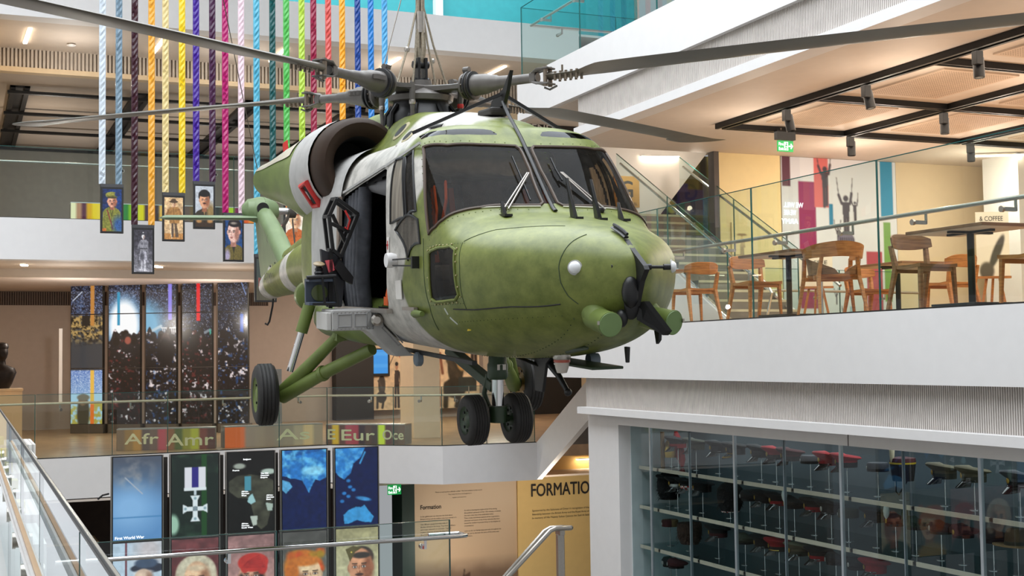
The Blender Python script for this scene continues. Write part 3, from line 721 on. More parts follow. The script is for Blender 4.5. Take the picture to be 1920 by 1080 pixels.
# cabin: quilted rear wall of the doorway, orange straps, troop seat, soundproofing tube
m_ = MB()
for k in range(5):
    x = .42+k*.105; m_.tube([(x+.02, -.80, -1.02+.02*k), (x+.06, -.83, -1.35), (x, -.83, -1.7), (x-.02, -.80, -1.96)], [.06, .068, .068, .064], 10)
m_.build('quilted_pillar', SEATG, heli, smooth=True)
MB().tube([(.9, -.72, -.90), (1.25, -.70, -.95), (1.6, -.70, -.93)], .085, 12).build('air_duct', mat('duct_grey', (120, 120, 122), .6), heli, smooth=True)
MB().bar((1.25, -.55, -1.15), (1.6, -.55, -1.12), .02, .08).build('cargo_strap', mat('rust_strap', (168, 66, 30), .7), heli)
MB().tube([(1.56, -.74, -1.30), (1.52, -.75, -1.55), (1.40, -.78, -1.86)], .034, 8, flat=(.3, 1)).build('cargo_strap', ORANGE, heli)
MB().box((1.36, -.80, -1.93), (1.47, -.74, -1.86)).build('cargo_strap', ORANGE, heli)
MB().bar((.15, -.87, -1.985), (1.75, -.87, -1.965), .05, .035).build('door_sill', STEEL, heli)
MB().bar((.3, -.885, -.985), (1.6, -.852, -.805), .02, .02).build('door_rail', GREYP, heli)
MB().bar((1.62, -.845, -.80), (2.3, -.795, -.675), .014, .02).build('door_rail', GREYP, heli)
# slid-back door leaf behind the opening
m_ = MB(); L_ = []
for x in (-.55, .46):
    L_.append([on_hull(x, fix_t(t), .035) for t in [PI-1.25+2.05*k/20 for k in range(21)]])
for k in range(20): m_.quad(L_[0][k], L_[0][k+1], L_[1][k+1], L_[1][k])
m_.build('sliding_door', GREYP, heli, smooth=True)
MB().bar((.5, -.93, -1.0), (.42, -.93, -1.97), .03, .07, up=(1, 0, 0)).build('door_edge', mat('rusty_edge', (138, 122, 108), .6, noise=.2), heli)
# ---- gearbox cowling
CW = [(2.14, .10, -.50), (2.08, .22, -.455), (1.95, .34, -.415), (1.75, .41, -.385), (1.58, .44, -.37), (1.0, .47, -.28), (.5, .47, -.225), (.16, .45, -.19), (-.4, .42, -.14), (-.81, .42, -.09), (-1.3, .40, -.10), (-2.0, .38, -.3), (-2.4, .30, -.75)]
def cw_ring(x, w, zt, n=64):
    out = []
    for k in range(n):
        t = 2*PI*k/n; c, s = math.cos(t), math.sin(t)
        z = -.78+(zt+.78)*math.copysign(abs(s)**(2/2.5), s) if s >= 0 else -.78+.12*s
        fl = 1+.42*max(0, min(1, (-.38-z)/.34))**1.7 if s >= 0 else 1.42
        out.append(V((x, w*fl*math.copysign(abs(c)**(2/2.3), c), z)))
    return out
def densify(tab, n):
    o = []
    for i in range(len(tab)-1):
        p = [tab[max(0, min(len(tab)-1, i+k))] for k in (-1, 0, 1, 2)]
        for j in range(n):
            t = j/n; o.append(tuple(.5*((2*p[1][c])+(-p[0][c]+p[2][c])*t+(2*p[0][c]-5*p[1][c]+4*p[2][c]-p[3][c])*t*t+(-p[0][c]+3*p[1][c]-3*p[2][c]+p[3][c])*t**3) for c in range(len(p[0]))))
    return o+[tab[-1]]
m_ = MB(); m_.rings([cw_ring(*q) for q in densify(CW, 4)]); COWL = m_.build('engine_cowling', CAMO, heli, smooth=True)
CWT = BVHTree.FromPolygons([tuple(p) for p in m_.v], m_.f)
# round vents on the cowling flank and the slot by its top
for x, z, r_ in ((.62, -.42, .085), (.98, -.50, .062)):
    h = CWT.ray_cast(V((x, -2, z)), V((0, 1, 0)))
    p, n = h[0], h[1]; n = -n if n.y > 0 else n
    v = MB().lathe([(r_*1.25, -.004), (r_*1.25, .006), (r_, .012)], p, n, 24).build('vent_port', mat('vent_ring', (168, 160, 128), .6), COWL, smooth=True)
    MB().lathe([(r_*.9, .011), (r_*.9, .014), (.01, .013)], p, n, 20).build('vent_mesh', BLACKS, v, smooth=True)
h = CWT.ray_cast(V((1.45, -.33, 1)), V((0, 0, -1)))
if h[0]: MB().prism([h[0]+V((.12, -.03, -.02)), h[0]+V((-.12, -.06, -.02)), h[0]+V((-.10, .03, .03)), h[0]+V((.10, .04, .02))], (0, 0, .012)).build('air_scoop', BLACKS, COWL)
# bulge behind the windscreen post with the strap groove
m_ = MB(); m_.rings([[V((x, w*math.cos(2*PI*k/28), z+h_*math.sin(2*PI*k/28))) for k in range(28)] for x, w, z, h_ in ((1.3, .36, -.46, .15), (1.7, .36, -.50, .125), (1.98, .34, -.54, .11), (2.14, .29, -.57, .09), (2.24, .2, -.60, .07), (2.29, .06, -.62, .03))])
m_.build('roof_fairing', CAMO, heli, smooth=True)
# ---- engine nacelles
for sgn in (-1, 1):
    yc = .60*sgn; zc = -.67
    c0 = V((0, yc, zc))
    # brown bell mouth: outer lip rolled into a throat
    prof = [(.43, -.22), (.432, -.1), (.425, .02), (.405, .085), (.37, .115), (.33, .11), (.29, .07), (.255, .0)]; thr = [(.256, .001), (.235, -.1), (.23, -.45), (.02, -.46)]
    mm = MB(); mm.rings([[c0+V((h_, r_*math.cos(2*PI*k/40)*.97, r_*math.sin(2*PI*k/40)*1.0)) for k in range(40)] for r_, h_ in prof], cap=False)
    nac = mm.build('engine_intake', BROWNC, heli, smooth=True)
    mm = MB(); mm.rings([[c0+V((h_, r_*math.cos(2*PI*k/40)*.97, r_*math.sin(2*PI*k/40)*1.0)) for k in range(40)] for r_, h_ in thr], cap=False); mm.build('intake_throat', DARKIN, nac, smooth=True)
    MB().lathe([(.09, 0), (.075, .12), (.03, .19), (.004, .2)], c0+V((-.44, 0, 0)), (1, 0, 0), 18).build('intake_bullet', DARKIN, nac, smooth=True)
    path = [(-.2, yc, zc, .438, .438), (-.55, yc*1.01, zc-.02, .445, .46), (-.9, yc*1.03, zc-.06, .435, .48)]
    mm = MB(); mm.rings([[V((x, y+ry*math.cos(2*PI*k/36), z+rz*math.sin(2*PI*k/36))) for k in range(36)] for x, y, z, ry, rz in path], cap=False); ring = mm.build('nacelle_band', GREYP, heli, smooth=True)
    path = densify([(-.88, yc*1.03, zc-.06, .43, .475), (-1.2, yc*1.08, zc-.075, .40, .44), (-1.6, yc*1.25, zc-.05, .32, .33), (-1.95, yc*1.42, zc-.05, .26, .24), (-2.15, yc*1.52, zc-.04, .235, .19)], 3)
    mm = MB(); mm.rings([[V((x, y+ry*math.cos(2*PI*k/36), z+rz*math.sin(2*PI*k/36))) for k in range(36)] for x, y, z, ry, rz in path]); mm.build('exhaust_duct', GREEN, heli, smooth=True)
    # pale lip along the exhaust's upper edge
    mm = MB(); lip = []
    for x, y, z, ry, rz in path[2:]:
        lip.append([V((x, y+ry*1.02*math.cos(a), z+rz*1.025*math.sin(a))) for a in [(R(60)+R(92)*k/10 if sgn < 0 else R(120)-R(92)*k/10) for k in range(11)]])
    for a, b in zip(lip[:-1], lip[1:]):
        for k in range(10): mm.quad(a[k], a[k+1], b[k+1], b[k])
    mm.build('exhaust_lip', mat('cream_paint_metal', (206, 198, 178), .5, noise=.08), heli, smooth=True)
    # red-rimmed cooling slot
    a0 = PI+.55 if sgn < 0 else -.55
    def onb(x, da, g): return V((x, yc+(.445+g)*math.cos(a0+da), zc-.02+(.46+g)*math.sin(a0+da)))
    mm = MB(); q = [onb(-.28, -.24, .0), onb(-.52, -.2, .0), onb(-.52, .30, .0), onb(-.28, .30, .0)]; n = (q[1]-q[0]).cross(q[2]-q[0]).normalized(); n = n if n.y*sgn > 0 else -n
    mm.tube([p+n*.01 for p in q], .03, 8, close=True, cap=False)
    rim = mm.build('cooling_slot', REDP, ring, smooth=True)
    MB().prism([p+n*.004 for p in q], n*.008).build('slot_grille', DARKIN, ring)
# rotor fairing: dark collar below the rotor head
MB().lathe([(.33, -.42), (.32, -.22), (.28, -.17), (.26, -.09)], (0, 0, 0), (0, 0, 1), 36).build('mast_fairing', BLACKS, heli, smooth=True)
for k in range(8):
    a = PI*k/4+.3; m_ = MB(); m_.tube([(.27*math.cos(a), .27*math.sin(a), -.12), (.33*math.cos(a), .33*math.sin(a), -.2), (.345*math.cos(a), .345*math.sin(a), -.36)], .022, 6); m_.build('mast_rib', BLACK, heli, smooth=True)
MB().box((-.9, -.22, -.3), (.3, .22, -.20)).build('mast_deck', BLACKS, heli, bevel=.04)
# ---- rotor: head, four sleeves, four blades
ROT = thing  # (parts below hang from the helicopter itself)
MB().lathe([(.10, -.12), (.30, -.08), (.31, -.03), (.26, .0), (.16, .05), (.11, .06), (.10, .12)], (0, 0, 0), (0, 0, 1), 32).build('rotor_head', HUBM, heli, smooth=True)
def rz_(r_, az): 
    x, y = r_*math.cos(az), r_*math.sin(az); return V((x, y, .015+.015*x-.015*y+.021*r_))
for az_d in (124, 214, 304, 34):
    az = R(az_d); e = V((math.cos(az), math.sin(az), 0)); P_ = lambda r_: rz_(r_, az)
    d = (P_(1.0)-P_(.5)).normalized(); sd = V((0, 0, 1)).cross(d).normalized(); up = d.cross(sd)
    # flexing arm: flat and tapered
    mm = MB(); mm.rings([[P_(r_)+sd*w*.5*a+up*h_*.5*b for a, b in ((-1, -.6), (-.6, -1), (.6, -1), (1, -.6), (1, .6), (.6, 1), (-.6, 1), (-1, .6))] for r_, w, h_ in ((.08, .30, .10), (.22, .24, .075), (.4, .17, .06), (.62, .14, .09))])
    arm = mm.build('rotor_arm', HUBM, heli, smooth=True)
    mm = MB().lathe([(.105, 0), (.118, .01), (.118, .03), (.105, .035), (.105, .06), (.125, .065), (.125, .085), (.108, .09), (.098, .13), (.092, .25), (.078, .30), (.07, .36), (.058, .38), (.052, .50), (.044, .52), (.042, .80)], P_(.50), d, 24)
    sl = mm.build('pitch_sleeve', HUBM, heli, smooth=True)
    mm = MB().lathe([(.12, 0), (.135, .005), (.135, .022), (.12, .027)], P_(.555), d, 24); mm.lathe([(.12, 0), (.13, .005), (.13, .016), (.12, .02)], P_(.60), d, 24); mm.build('sleeve_ring', BLACKS, sl, smooth=True)
    mm = MB()
    for k in range(10):
        a = 2*PI*k/10; o_ = (sd*math.cos(a)+up*math.sin(a))*.112; mm.cyl(P_(.535)+o_, P_(.565)+o_, .010, n=6)
    m5 = MB()
    for k in range(3): m5.box((-.03, -.03, -.02), (.03, .03, .02), Matrix.Translation(P_(.68+.045*k)+sd*.085+up*.02))
    m5.build('sleeve_lug', HUBM, sl); m5 = MB(); m5.bar(P_(.52)+up*.10, P_(.52)+up*.17+sd*.03, .05, .03); m5.cyl(P_(.5)+up*.15, P_(.56)+up*.15, .028, n=10); m5.build('sleeve_horn', HUBM, sl)
    mm.build('sleeve_bolt', mat('oily_bolt', (70, 62, 54), .35, .5), sl, smooth=True)
    # fork and pin
    mm = MB()
    for s_ in (-1, 1):
        mm.prism([P_(1.25)+up*.03*s_-sd*.045, P_(1.25)+up*.03*s_+sd*.045, P_(1.32)+up*.06*s_+sd*.07, P_(1.44)+up*.06*s_+sd*.07, P_(1.44)+up*.06*s_-sd*.07, P_(1.32)+up*.06*s_-sd*.07], up*.016*s_)
    mm.bar(P_(1.23), P_(1.29), .09, .085); fk = mm.build('blade_fork', HUBM, heli, bevel=.006)
    mm = MB()
    for s_ in (-.04, .04): mm.cyl(P_(1.40)+sd*s_-up*.09, P_(1.40)+sd*s_+up*.085, .020, n=10)
    for k in range(5):
        for s_ in (-.04, .04): mm.cyl(P_(1.50+.055*k)+sd*s_-up*.052, P_(1.50+.055*k)+sd*s_+up*.028, .013, n=8)
    mm.cyl(P_(1.55)+up*.03, P_(1.55)+up*.085, .010, n=8)
    mm.build('blade_bolt', mat('worn_steel', (128, 116, 102), .35, .7), fk, smooth=True)
    mm = MB(); mm.tube([P_(1.36)-up*.095, P_(1.40)-up*.115+sd*.03, P_(1.48)-up*.09+sd*.02], .010, 6); mm.build('fork_link', HUBM, fk)
    # blade: aerofoil section, drooping a little, paddle tip with a notched leading edge
    def af(c, le, r_, pit, tk):
        o_ = P_(r_)-V((0, 0, .0022*max(0, r_-1.5)**2)); ca, sa = math.cos(pit), math.sin(pit); ch = sd*ca+up*sa; nn = up*ca-sd*sa; q = []
        for u_, th in ((0, 0), (.02, .35), (.08, .65), (.2, .92), (.35, 1), (.55, .8), (.8, .38), (1, .03)): q.append(o_+ch*(le-u_*c)+nn*tk*.5*th)
        for u_, th in ((.8, .3), (.55, .62), (.35, .78), (.2, .72), (.08, .5), (.02, .28)): q.append(o_+ch*(le-u_*c)-nn*tk*.5*th)
        return q
    rows = [(1.40, .12, .06, 5, .085), (1.5, .14, .07, 6, .075), (1.72, .17, .085, 8, .06), (1.98, .36, .12, 10, .052), (2.2, .395, .115, 10, .048), (3.2, .395, .115, 9, .046), (4.4, .395, .115, 7, .044), (5.5, .395, .115, 6, .042), (5.62, .40, .12, 6, .041), (5.72, .47, .185, 6, .04), (5.9, .50, .20, 6, .037), (6.1, .49, .185, 6, .033), (6.22, .46, .13, 6, .028), (6.32, .40, .03, 6, .02), (6.4, .26, -.12, 6, .01)]
    mm = MB(); mm.rings([af(c, le, r_ if r_ < 2.3 else 2.3+(r_-2.3)*.93, R(-.4*p_), tk) for r_, c, le, p_, tk in densify(rows, 3)])
    bl = mm.build('rotor_blade', BLADE, heli, smooth=True)
    # pitch link
    o_ = P_(.34)+sd*.16
    mm = MB(); mm.tube([o_+V((0, 0, .03)), o_-V((0, 0, .08)), o_-V((0, 0, .22)), o_*.96-V((0, 0, .34))], [.022, .03, .02, .028], 10); mm.bar(P_(.42)+sd*.06, o_, .05, .04)
    lk = mm.build('pitch_link', HUBM, heli, smooth=True)
    MB().lathe([(.028, 0), (.031, .008), (.031, .03), (.028, .04)], o_-V((0, 0, .17)), (0, 0, 1), 12).build('link_collar', REDP if az_d in (124, 34) else STEEL, lk, smooth=True)
# lifting shackle on the head
m_ = MB(); 
for y in (-.035, .035): m_.box((-.07, y-.012, .04), (.07, y+.012, .33))
m_.cyl((0, -.08, .27), (0, .08, .27), .035); m_.cyl((0, -.08, .12), (0, .08, .12), .03)
m_.build('lifting_plate', BLACKS, heli, bevel=.004)
# cable cutter and wiring fin on the roof
MB().prism([(1.72, 0, -.36), (2.02, 0, -.33), (2.10, 0, -.22), (2.17, 0, -.07), (2.02, 0, -.20), (1.90, 0, -.235), (1.78, 0, -.27)], (0, .03, 0)).build('roof_cable_cutter', BLACKS, heli)
MB().box((1.68, -.09, -.40), (1.98, .09, -.34)).build('cutter_base', mat('dusty_black', (46, 42, 38), .6), heli, bevel=.02)
for s_ in (-1, 1): MB().bar((2.0, .01*s_, -.24), (1.72 if s_ < 0 else 2.05, .66*s_, -.545 if s_ < 0 else -.60), .035, .025).build('cutter_strut', BLACKS, heli)
q = [(2.02, 0, -.30)]+[on_hull(x, PI/2, .012) for x in (2.2, 2.3, 2.4, 2.5, 2.6, 2.7, 2.8, 2.9, 2.98, 3.02)]
q[1] = V((2.14, 0, -.42)); MB().tube(q, .017, 8, flat=(1, .6)).build('windscreen_guide', BLACKS, heli, smooth=True)
# ---- tail boom, fin, stabiliser, tail rotor
BM = densify([(-1.9, .50, -.98, -2.05), (-2.4, .34, -1.12, -1.98), (-3.2, .31, -1.22, -1.93), (-4.2, .285, -1.32, -1.93), (-5.2, .25, -1.48, -2.0), (-6.1, .21, -1.64, -2.06), (-6.55, .18, -1.74, -2.1), (-6.72, .12, -1.80, -2.06), (-6.78, .03, -1.9, -1.98)], 4)
m_ = MB(); m_.rings([[V((x, w*math.cos(2*PI*k/36), (zt+zb)/2+(zt-zb)/2*math.sin(2*PI*k/36))) for k in range(36)] for x, w, zt, zb in BM]); BOOM = m_.build('tail_boom', CAMO, heli, smooth=True)
m_ = MB(); m_.rings([[V((x, .085*a, zt-.02+.11*b)) for a, b in ((-1, -.6), (-1, .3), (-.6, .85), (0, 1), (.6, .85), (1, .3), (1, -.6))] for x, w, zt, zb in densify([(-2.2, 0, -1.06, 0), (-3.2, .31, -1.20, 0), (-4.2, .285, -1.30, 0), (-5.2, .25, -1.46, 0), (-6.1, .21, -1.62, 0), (-6.4, .19, -1.69, 0)], 3)])
m_.build('drive_shaft_cover', CAMO, heli, smooth=True)
m_ = MB()
for k in range(11):
    x = -3.2-k*.3; zt = -1.20-.0 if x > -3.2 else -1.20-.152*(-3.2-x); m_.cyl((x, -.10, zt+.01), (x, -.08, zt+.02), .012, n=8)
m_.build('cover_catch', BLACKS, BOOM)
m_ = MB(); m_.tube(densify([(-5.38, 0, -1.70), (-5.5, 0, -1.62), (-5.95, 0, -1.38), (-6.45, 0, -1.13), (-6.98, 0, -.90)], 4), [.115+.022*math.sin(PI*min(1, k/16)) for k in range(17)], 24); FIN = m_.build('tail_fin', TAILG, heli, smooth=True)
m_ = MB(); m_.rings([[V((x, y, z)) for x, y, z in ((xa, .0, za), (xa-.1, .10, za-.02), (xb, .012, zb), (xb, -.012, zb), (xa-.1, -.10, za-.02))] for xa, za, xb, zb in ((-5.4, -1.72, -7.02, -2.04), (-5.9, -1.42, -7.25, -1.75), (-6.45, -1.14, -7.42, -1.35), (-6.95, -.92, -7.55, -.98))]); m_.build('fin_trailing_edge', TAILG, heli, smooth=True)
MB().lathe([(.11, 0), (.105, .015), (.02, .0)], (-5.375, 0, -1.70), (.86, 0, -.42), 20).build('fin_intake', DARKIN, FIN, smooth=True)

m_ = MB(); m_.tube([V((-6.2, .128*math.cos(2*PI*k/20)*1.03, -1.255+.0))+V((.5, 0, .86))*.128*1.03*math.sin(2*PI*k/20) for k in range(20)], .006, 5, close=True, cap=False); m_.build('fin_joint', DGREEN, FIN)
m_ = MB(); m_.ball((-7.1, -.03, -.84), .205, 24, (1.0, 1.05, .95)); m_.tube([(-7.1, -.05, -.84), (-7.1, -.22, -.83), (-7.12, -.29, -.83)], [.19, .15, .06], 20); m_.tube([(-7.1, 0, -.84), (-7.1, .18, -.85), (-7.1, .22, -.85)], [.2, .14, .10], 20)
GB = m_.build('tail_gearbox', TAILG, heli, smooth=True)
MB().lathe([(.085, 0), (.085, .02), (.07, .021), (.01, .012)], (-6.905, -.035, -.82), (1, -.12, 0), 24).build('gearbox_opening', DARKIN, GB, smooth=True)
m_ = MB(); m_.rings([[V((-7.15+c, y, -.955+t_)) for c, t_ in ((.24, 0), (.2, .028), (.05, .04), (-.26, .004), (.05, -.03), (.2, -.022))] for y in (-.1, -.6, -1.2, -1.36)]+[[V((-7.17+c, -1.42, -.955+t_)) for c, t_ in ((.18, 0), (.15, .012), (.05, .018), (-.25, .002), (.05, -.012), (.15, -.01))]])
m_.build('tail_stabiliser', mat('stabiliser_green', (116, 132, 104), .45, noise=.12), heli, smooth=True)
hub = V((-7.08, .42, -.85))
MB().cyl((-7.09, .18, -.85), hub+V((0, .08, 0)), .05).build('tail_rotor_shaft', CHROME, heli, smooth=True)
MB().lathe([(.03, -.06), (.1, -.05), (.1, .05), (.03, .06)], hub, (0, 1, 0), 20).build('tail_rotor_head', HUBM, heli, smooth=True)
for k, a in enumerate((110, 200, 290, 20)):
    d = V((math.cos(R(a)), 0, math.sin(R(a)))); s_ = V((0, 1, 0)).cross(d)*.085+V((0, .02, 0)); n_ = V((0, .012, 0))
    def q_(r0, r1): 
        mm = MB(); mm.rings([[hub+d*r_+s_, hub+d*r_+n_, hub+d*r_-s_, hub+d*r_-n_] for r_ in (r0, r1)]); return mm
    tb = q_(.14, .70).build('tail_rotor_blade', BLACKS, heli)
    q_(.70, .82).build('blade_stripe', REDP, tb); q_(.82, .96).build('blade_stripe', mat('white_stripe', (230, 226, 222), .5), tb); q_(.96, 1.1).build('blade_stripe', REDP, tb)
MB().tube([(-6.45, 0, -2.1), (-6.5, 0, -2.2), (-6.62, -.02, -2.42), (-6.66, -.04, -2.47), (-6.68, -.07, -2.45)], .014, 8).build('tail_skid', BLACKS, heli, smooth=True)
MB().prism([(-6.70, -.10, -1.82), (-6.50, -.185, -1.80), (-6.50, -.185, -1.92), (-6.70, -.11, -1.95)], (0, -.008, 0)).build('warning_label', mat('red_notice', (196, 120, 112), .6, noise=.3, scale=60), BOOM)
m_ = MB(); 
h_ = 0
write(m_, 'ARMY', (-5.75, -.262, -1.86), (1, 0, .0), (0, -.12, 1), .2, lift=-.02); m_.v = [V((p.x, -abs(.235+.02*math.cos((p.z+1.75)*4)), p.z)) for p in m_.v]
m_.xf(Matrix.Translation((0, -.022, 0))).build('fuselage_lettering', BLACKS, BOOM, fix=False)
MB().lathe([(.12, -.12), (.15, -.02), (.15, .14), (.12, .16)], (-1.5, -.72, -1.92), (1, -.1, 0), 20).build('flare_pod', GREEN, heli, smooth=True)
MB().box((-2.9, -.42, -1.62), (-2.5, -.33, -1.45)).build('boom_box', DGREEN, heli, bevel=.015)
# ---- landing gear
def wheel(name_c, r_, w, ax, hubm, par, grooves=4):
    c = V(name_c); pr_ = [(r_*.55, -w*.46), (r_*.80, -w*.5), (r_*.93, -w*.42), (r_*.985, -w*.28)]
    for k in range(grooves):
        z = -w*.26+w*.52*k/(grooves-1); pr_ += [(r_, z-w*.035), (r_*.975, z-w*.008), (r_*.975, z+w*.008), (r_, z+w*.035)]
    pr_ += [(r_*.985, w*.28), (r_*.93, w*.42), (r_*.80, w*.5), (r_*.55, w*.46)]
    ty = MB().lathe(pr_, c, ax, 40, cap=False).build('tyre', RUBBER, par, smooth=True)
    MB().lathe([(r_*.18, -w*.42), (r_*.3, -w*.30), (r_*.5, -w*.36), (r_*.57, -w*.47), (r_*.57, w*.47), (r_*.5, w*.36), (r_*.3, w*.30), (r_*.18, w*.42)], c, ax, 28).build('wheel_hub', hubm, ty, smooth=True)
    mm = MB(); ax = V(ax).normalized(); u = ax.cross(V((0, 0, 1))).normalized(); v2 = ax.cross(u)
    for s_ in (-1, 1):
        for k in range(8):
            a = 2*PI*k/8; o_ = c+(u*math.cos(a)+v2*math.sin(a))*r_*.4; mm.cyl(o_+ax*s_*w*.30, o_+ax*s_*w*.38, .012, n=6)
    mm.build('hub_bolt', BLACKS, ty)
    return ty
for s_ in (-1, 1):
    c = (-.66, 1.36*s_, -2.83); wheel(c, .295, .2, (0.06, 1, 0), GREEN if s_ < 0 else mat('brass_hub', (140, 112, 60), .4, .4), heli)
    hubp = V((-.66, 1.20*s_, -2.83))
    MB().tube([V((-.66, 1.30*s_, -2.83)), hubp], .05, 12).build('axle', DGREEN, heli, smooth=True)
    a_ = V((-.62, .93*s_, -1.98)); b_ = V((-.66, 1.12*s_, -2.62)); mid = a_.lerp(b_, .42)
    MB().tube([a_, mid], .058, 16).build('oleo_cylinder', GREEN, heli, smooth=True)
    MB().tube([mid, b_], .034, 14).build('oleo_piston', CHROME, heli, smooth=True)
    f_ = V((.05, .82*s_, -2.24)); g_ = V((.35, .60*s_, -2.36))
    mm = MB(); mm.tube([hubp, hubp.lerp(f_, .5), f_], [.075, .06, .05], 14); mm.build('drag_strut', GREEN, heli, smooth=True)
    mm = MB(); mm.tube([hubp+V((.02, 0, -.02)), hubp.lerp(g_, .5), g_], [.075, .06, .055], 14); mm.lathe([(.07, 0), (.075, .01), (.075, .04), (.07, .05)], hubp.lerp(g_, .45), g_-hubp, 14); mm.build('radius_arm', GREEN, heli, smooth=True)
    mm = MB(); mm.ball(f_, .07, 12); mm.box((-.05, -.05, -.05), (.09, .05, .07), Matrix.Translation(f_)); mm.build('strut_lug', GREEN, heli, smooth=True)
    # sponson the legs spring from
    mm = MB(); mm.rings([[V((x, s_*(.55+w*abs(math.cos(PI*k/12))**1.2 if True else 0), -2.22+(.20*math.sin(PI*k/6)) if False else -2.12+.20*math.sin(2*PI*k/24))) if False else V((x, s_*(.62+w*math.cos(2*PI*k/24)), -2.10+.21*math.sin(2*PI*k/24))) for k in range(24)] for x, w in ((-.9, .12), (-.7, .26), (-.2, .33), (.3, .31), (.7, .24), (.95, .1))]); mm.build('sponson', GREEN, heli, smooth=True)
for s_ in (-1, 1): wheel((1.81, .19*s_, -2.86), .205, .165, (0, 1, 0), DGREEN, heli, 5)
MB().cyl((1.81, -.13, -2.86), (1.81, .13, -2.86), .03).build('axle', DGREEN, heli, smooth=True)
MB().lathe([(.075, 0), (.075, .13), (.06, .135)], (1.87, 0, -2.88), (0, 0, 1), 20).build('strut_foot', DGREEN, heli, smooth=True)
MB().cyl((1.87, 0, -2.78), (1.87, 0, -2.5), .05, n=20).build('nose_oleo', CHROME, heli, smooth=True)
st = MB().lathe([(.072, 0), (.084, .02), (.084, .12), (.074, .14), (.074, .34)], (1.87, 0, -2.53), (0, 0, 1), 20).build('nose_leg', DGREEN, heli, smooth=True)
MB().box((1.945, -.035, -2.45), (1.952, .04, -2.405)).build('data_plate', STEEL, st)
MB().bar((1.82, 0, -2.60), (.95, -.08, -2.34), .09, .085).build('drag_brace', DGREEN, heli, bevel=.01)
MB().tube([(1.74, -.03, -2.5), (1.70, -.05, -2.66), (1.76, -.02, -2.8)], .022, 8).build('torque_link', DGREEN, heli, smooth=True)
# ---- weapon carrier arm, riveted grey
m_ = MB(); m_.box((.95, -1.22, -2.135), (1.3, -.86, -1.965))
out = [(-.88, -1.97), (-.80, -2.02), (-.78, -2.10), (-.56, -2.33), (-.50, -2.36), (-.68, -2.36), (-.90, -2.16), (-.95, -2.135)]
m_.prism([(1.08, y, z) for y, z in out], (.22, 0, 0)); ARM = m_.build('weapon_carrier', GREYP, heli, bevel=.008)
m_ = MB()
for y0, y1 in ((-1.17, -1.06), (-1.03, -.93)):
    m_.tube([(1.302, y0, -2.10), (1.302, y1, -2.10), (1.302, y1, -2.0), (1.302, y0, -2.0)], .006, 6, close=True, cap=False)
m_.tube([(1.302, -.80, -2.12), (1.302, -.66, -2.27), (1.302, -.62, -2.25), (1.302, -.76, -2.09)], .006, 6, close=True, cap=False)
for y in [-1.21+.033*k for k in range(11)]:
    for z in (-1.985, -2.118): m_.ball((1.302, y, z), .006, 6)
m_.build('carrier_rivet', mat('rivet_grey', (150, 150, 150), .4), ARM, smooth=True)
MB().box((.93, -1.26, -2.13), (1.28, -1.222, -1.985)).build('carrier_end_plate', mat('end_plate', (196, 194, 190), .5), ARM, bevel=.006)
MB().lathe([(.04, 0), (.05, .02), (.05, .07), (.03, .09)], (1.30, -.84, -2.05), (1, -.3, 0), 14).build('carrier_pivot', STEEL, ARM, smooth=True)
MB().lathe([(.05, -.03), (.06, -.02), (.06, .02), (.05, .03)], (1.35, -.50, -2.385), (0, 1, 0), 16).build('belly_roller', mat('bluish_grey', (112, 124, 134), .5), heli, smooth=True)
# ---- sighting and winch gear standing on the carrier
m_ = MB()
A_ = [(1.0, -1.09, -1.04), (1.0, -.91, -1.17), (1.0, -1.06, -1.53), (1.0, -1.13, -1.47), (1.0, -1.16, -1.19)]
for a, b in ((0, 1), (1, 2), (2, 3), (3, 4), (4, 0)): 
    m_.bar(A_[a], A_[b], .035, .03); m_.bar(V(A_[a])+V((-.16, 0, 0)), V(A_[b])+V((-.16, 0, 0)), .03, .03)
for p in A_: m_.bar(p, V(p)+V((-.16, 0, 0)), .03, .03)
m_.bar((1.0, -1.14, -1.25), (1.0, -.98, -1.32), .03, .03); m_.bar((.95, -1.12, -1.17), (.95, -1.0, -1.42), .03, .03)
FR = m_.build('equipment_frame', BLACKS, heli, bevel=.004)
MB().tube([(1.03, -1.03, -1.14), (1.04, -.99, -1.22), (1.03, -1.01, -1.30), (1.02, -1.03, -1.28)], .010, 6).build('frame_strap', REDP, FR, smooth=True)
MB().prism([(.9, -1.22, -1.46), (.9, -1.07, -1.52), (.9, -1.0, -1.62), (.9, -1.04, -1.95), (.9, -1.17, -1.95), (.9, -1.2, -1.7)], (.05, 0, 0)).build('mount_plate', mat('charcoal_plate', (46, 47, 52), .5), heli, bevel=.006)
m_ = MB(); m_.prism([(.96, -1.08, -1.55), (.96, -.96, -1.70), (.96, -.97, -1.76), (.96, -1.05, -1.72), (.96, -1.12, -1.62)], (.07, 0, 0)); m_.bar((.98, -1.14, -1.46), (.98, -1.15, -1.96), .02, .03); m_.build('mount_bracket', BLACKS, heli)
MB().prism([(.97, -1.19, -1.56), (.97, -1.13, -1.55), (.97, -1.11, -1.64), (.97, -1.16, -1.66)], (.02, 0, 0)).build('safety_flag', mat('pink_flag', (228, 96, 104), .6), heli)
BX = MB()
for z0_, z1_ in ((-1.93, -1.905), (-1.735, -1.71)): BX.box((.9, -1.35, z0_), (1.06, -1.12, z1_))
BX.box((.9, -1.35, -1.93), (.94, -1.12, -1.71)); BX = BX.build('sight_box', mat('slate_box', (70, 80, 96), .5), heli, bevel=.004)
m_ = MB().lathe([(.07, 0), (.07, .012), (.05, .014)], (.945, -1.235, -1.83), (1, 0, 0), 20); m_.build('sight_lens', mat('olive_lens', (84, 98, 50), .2), BX, smooth=True)
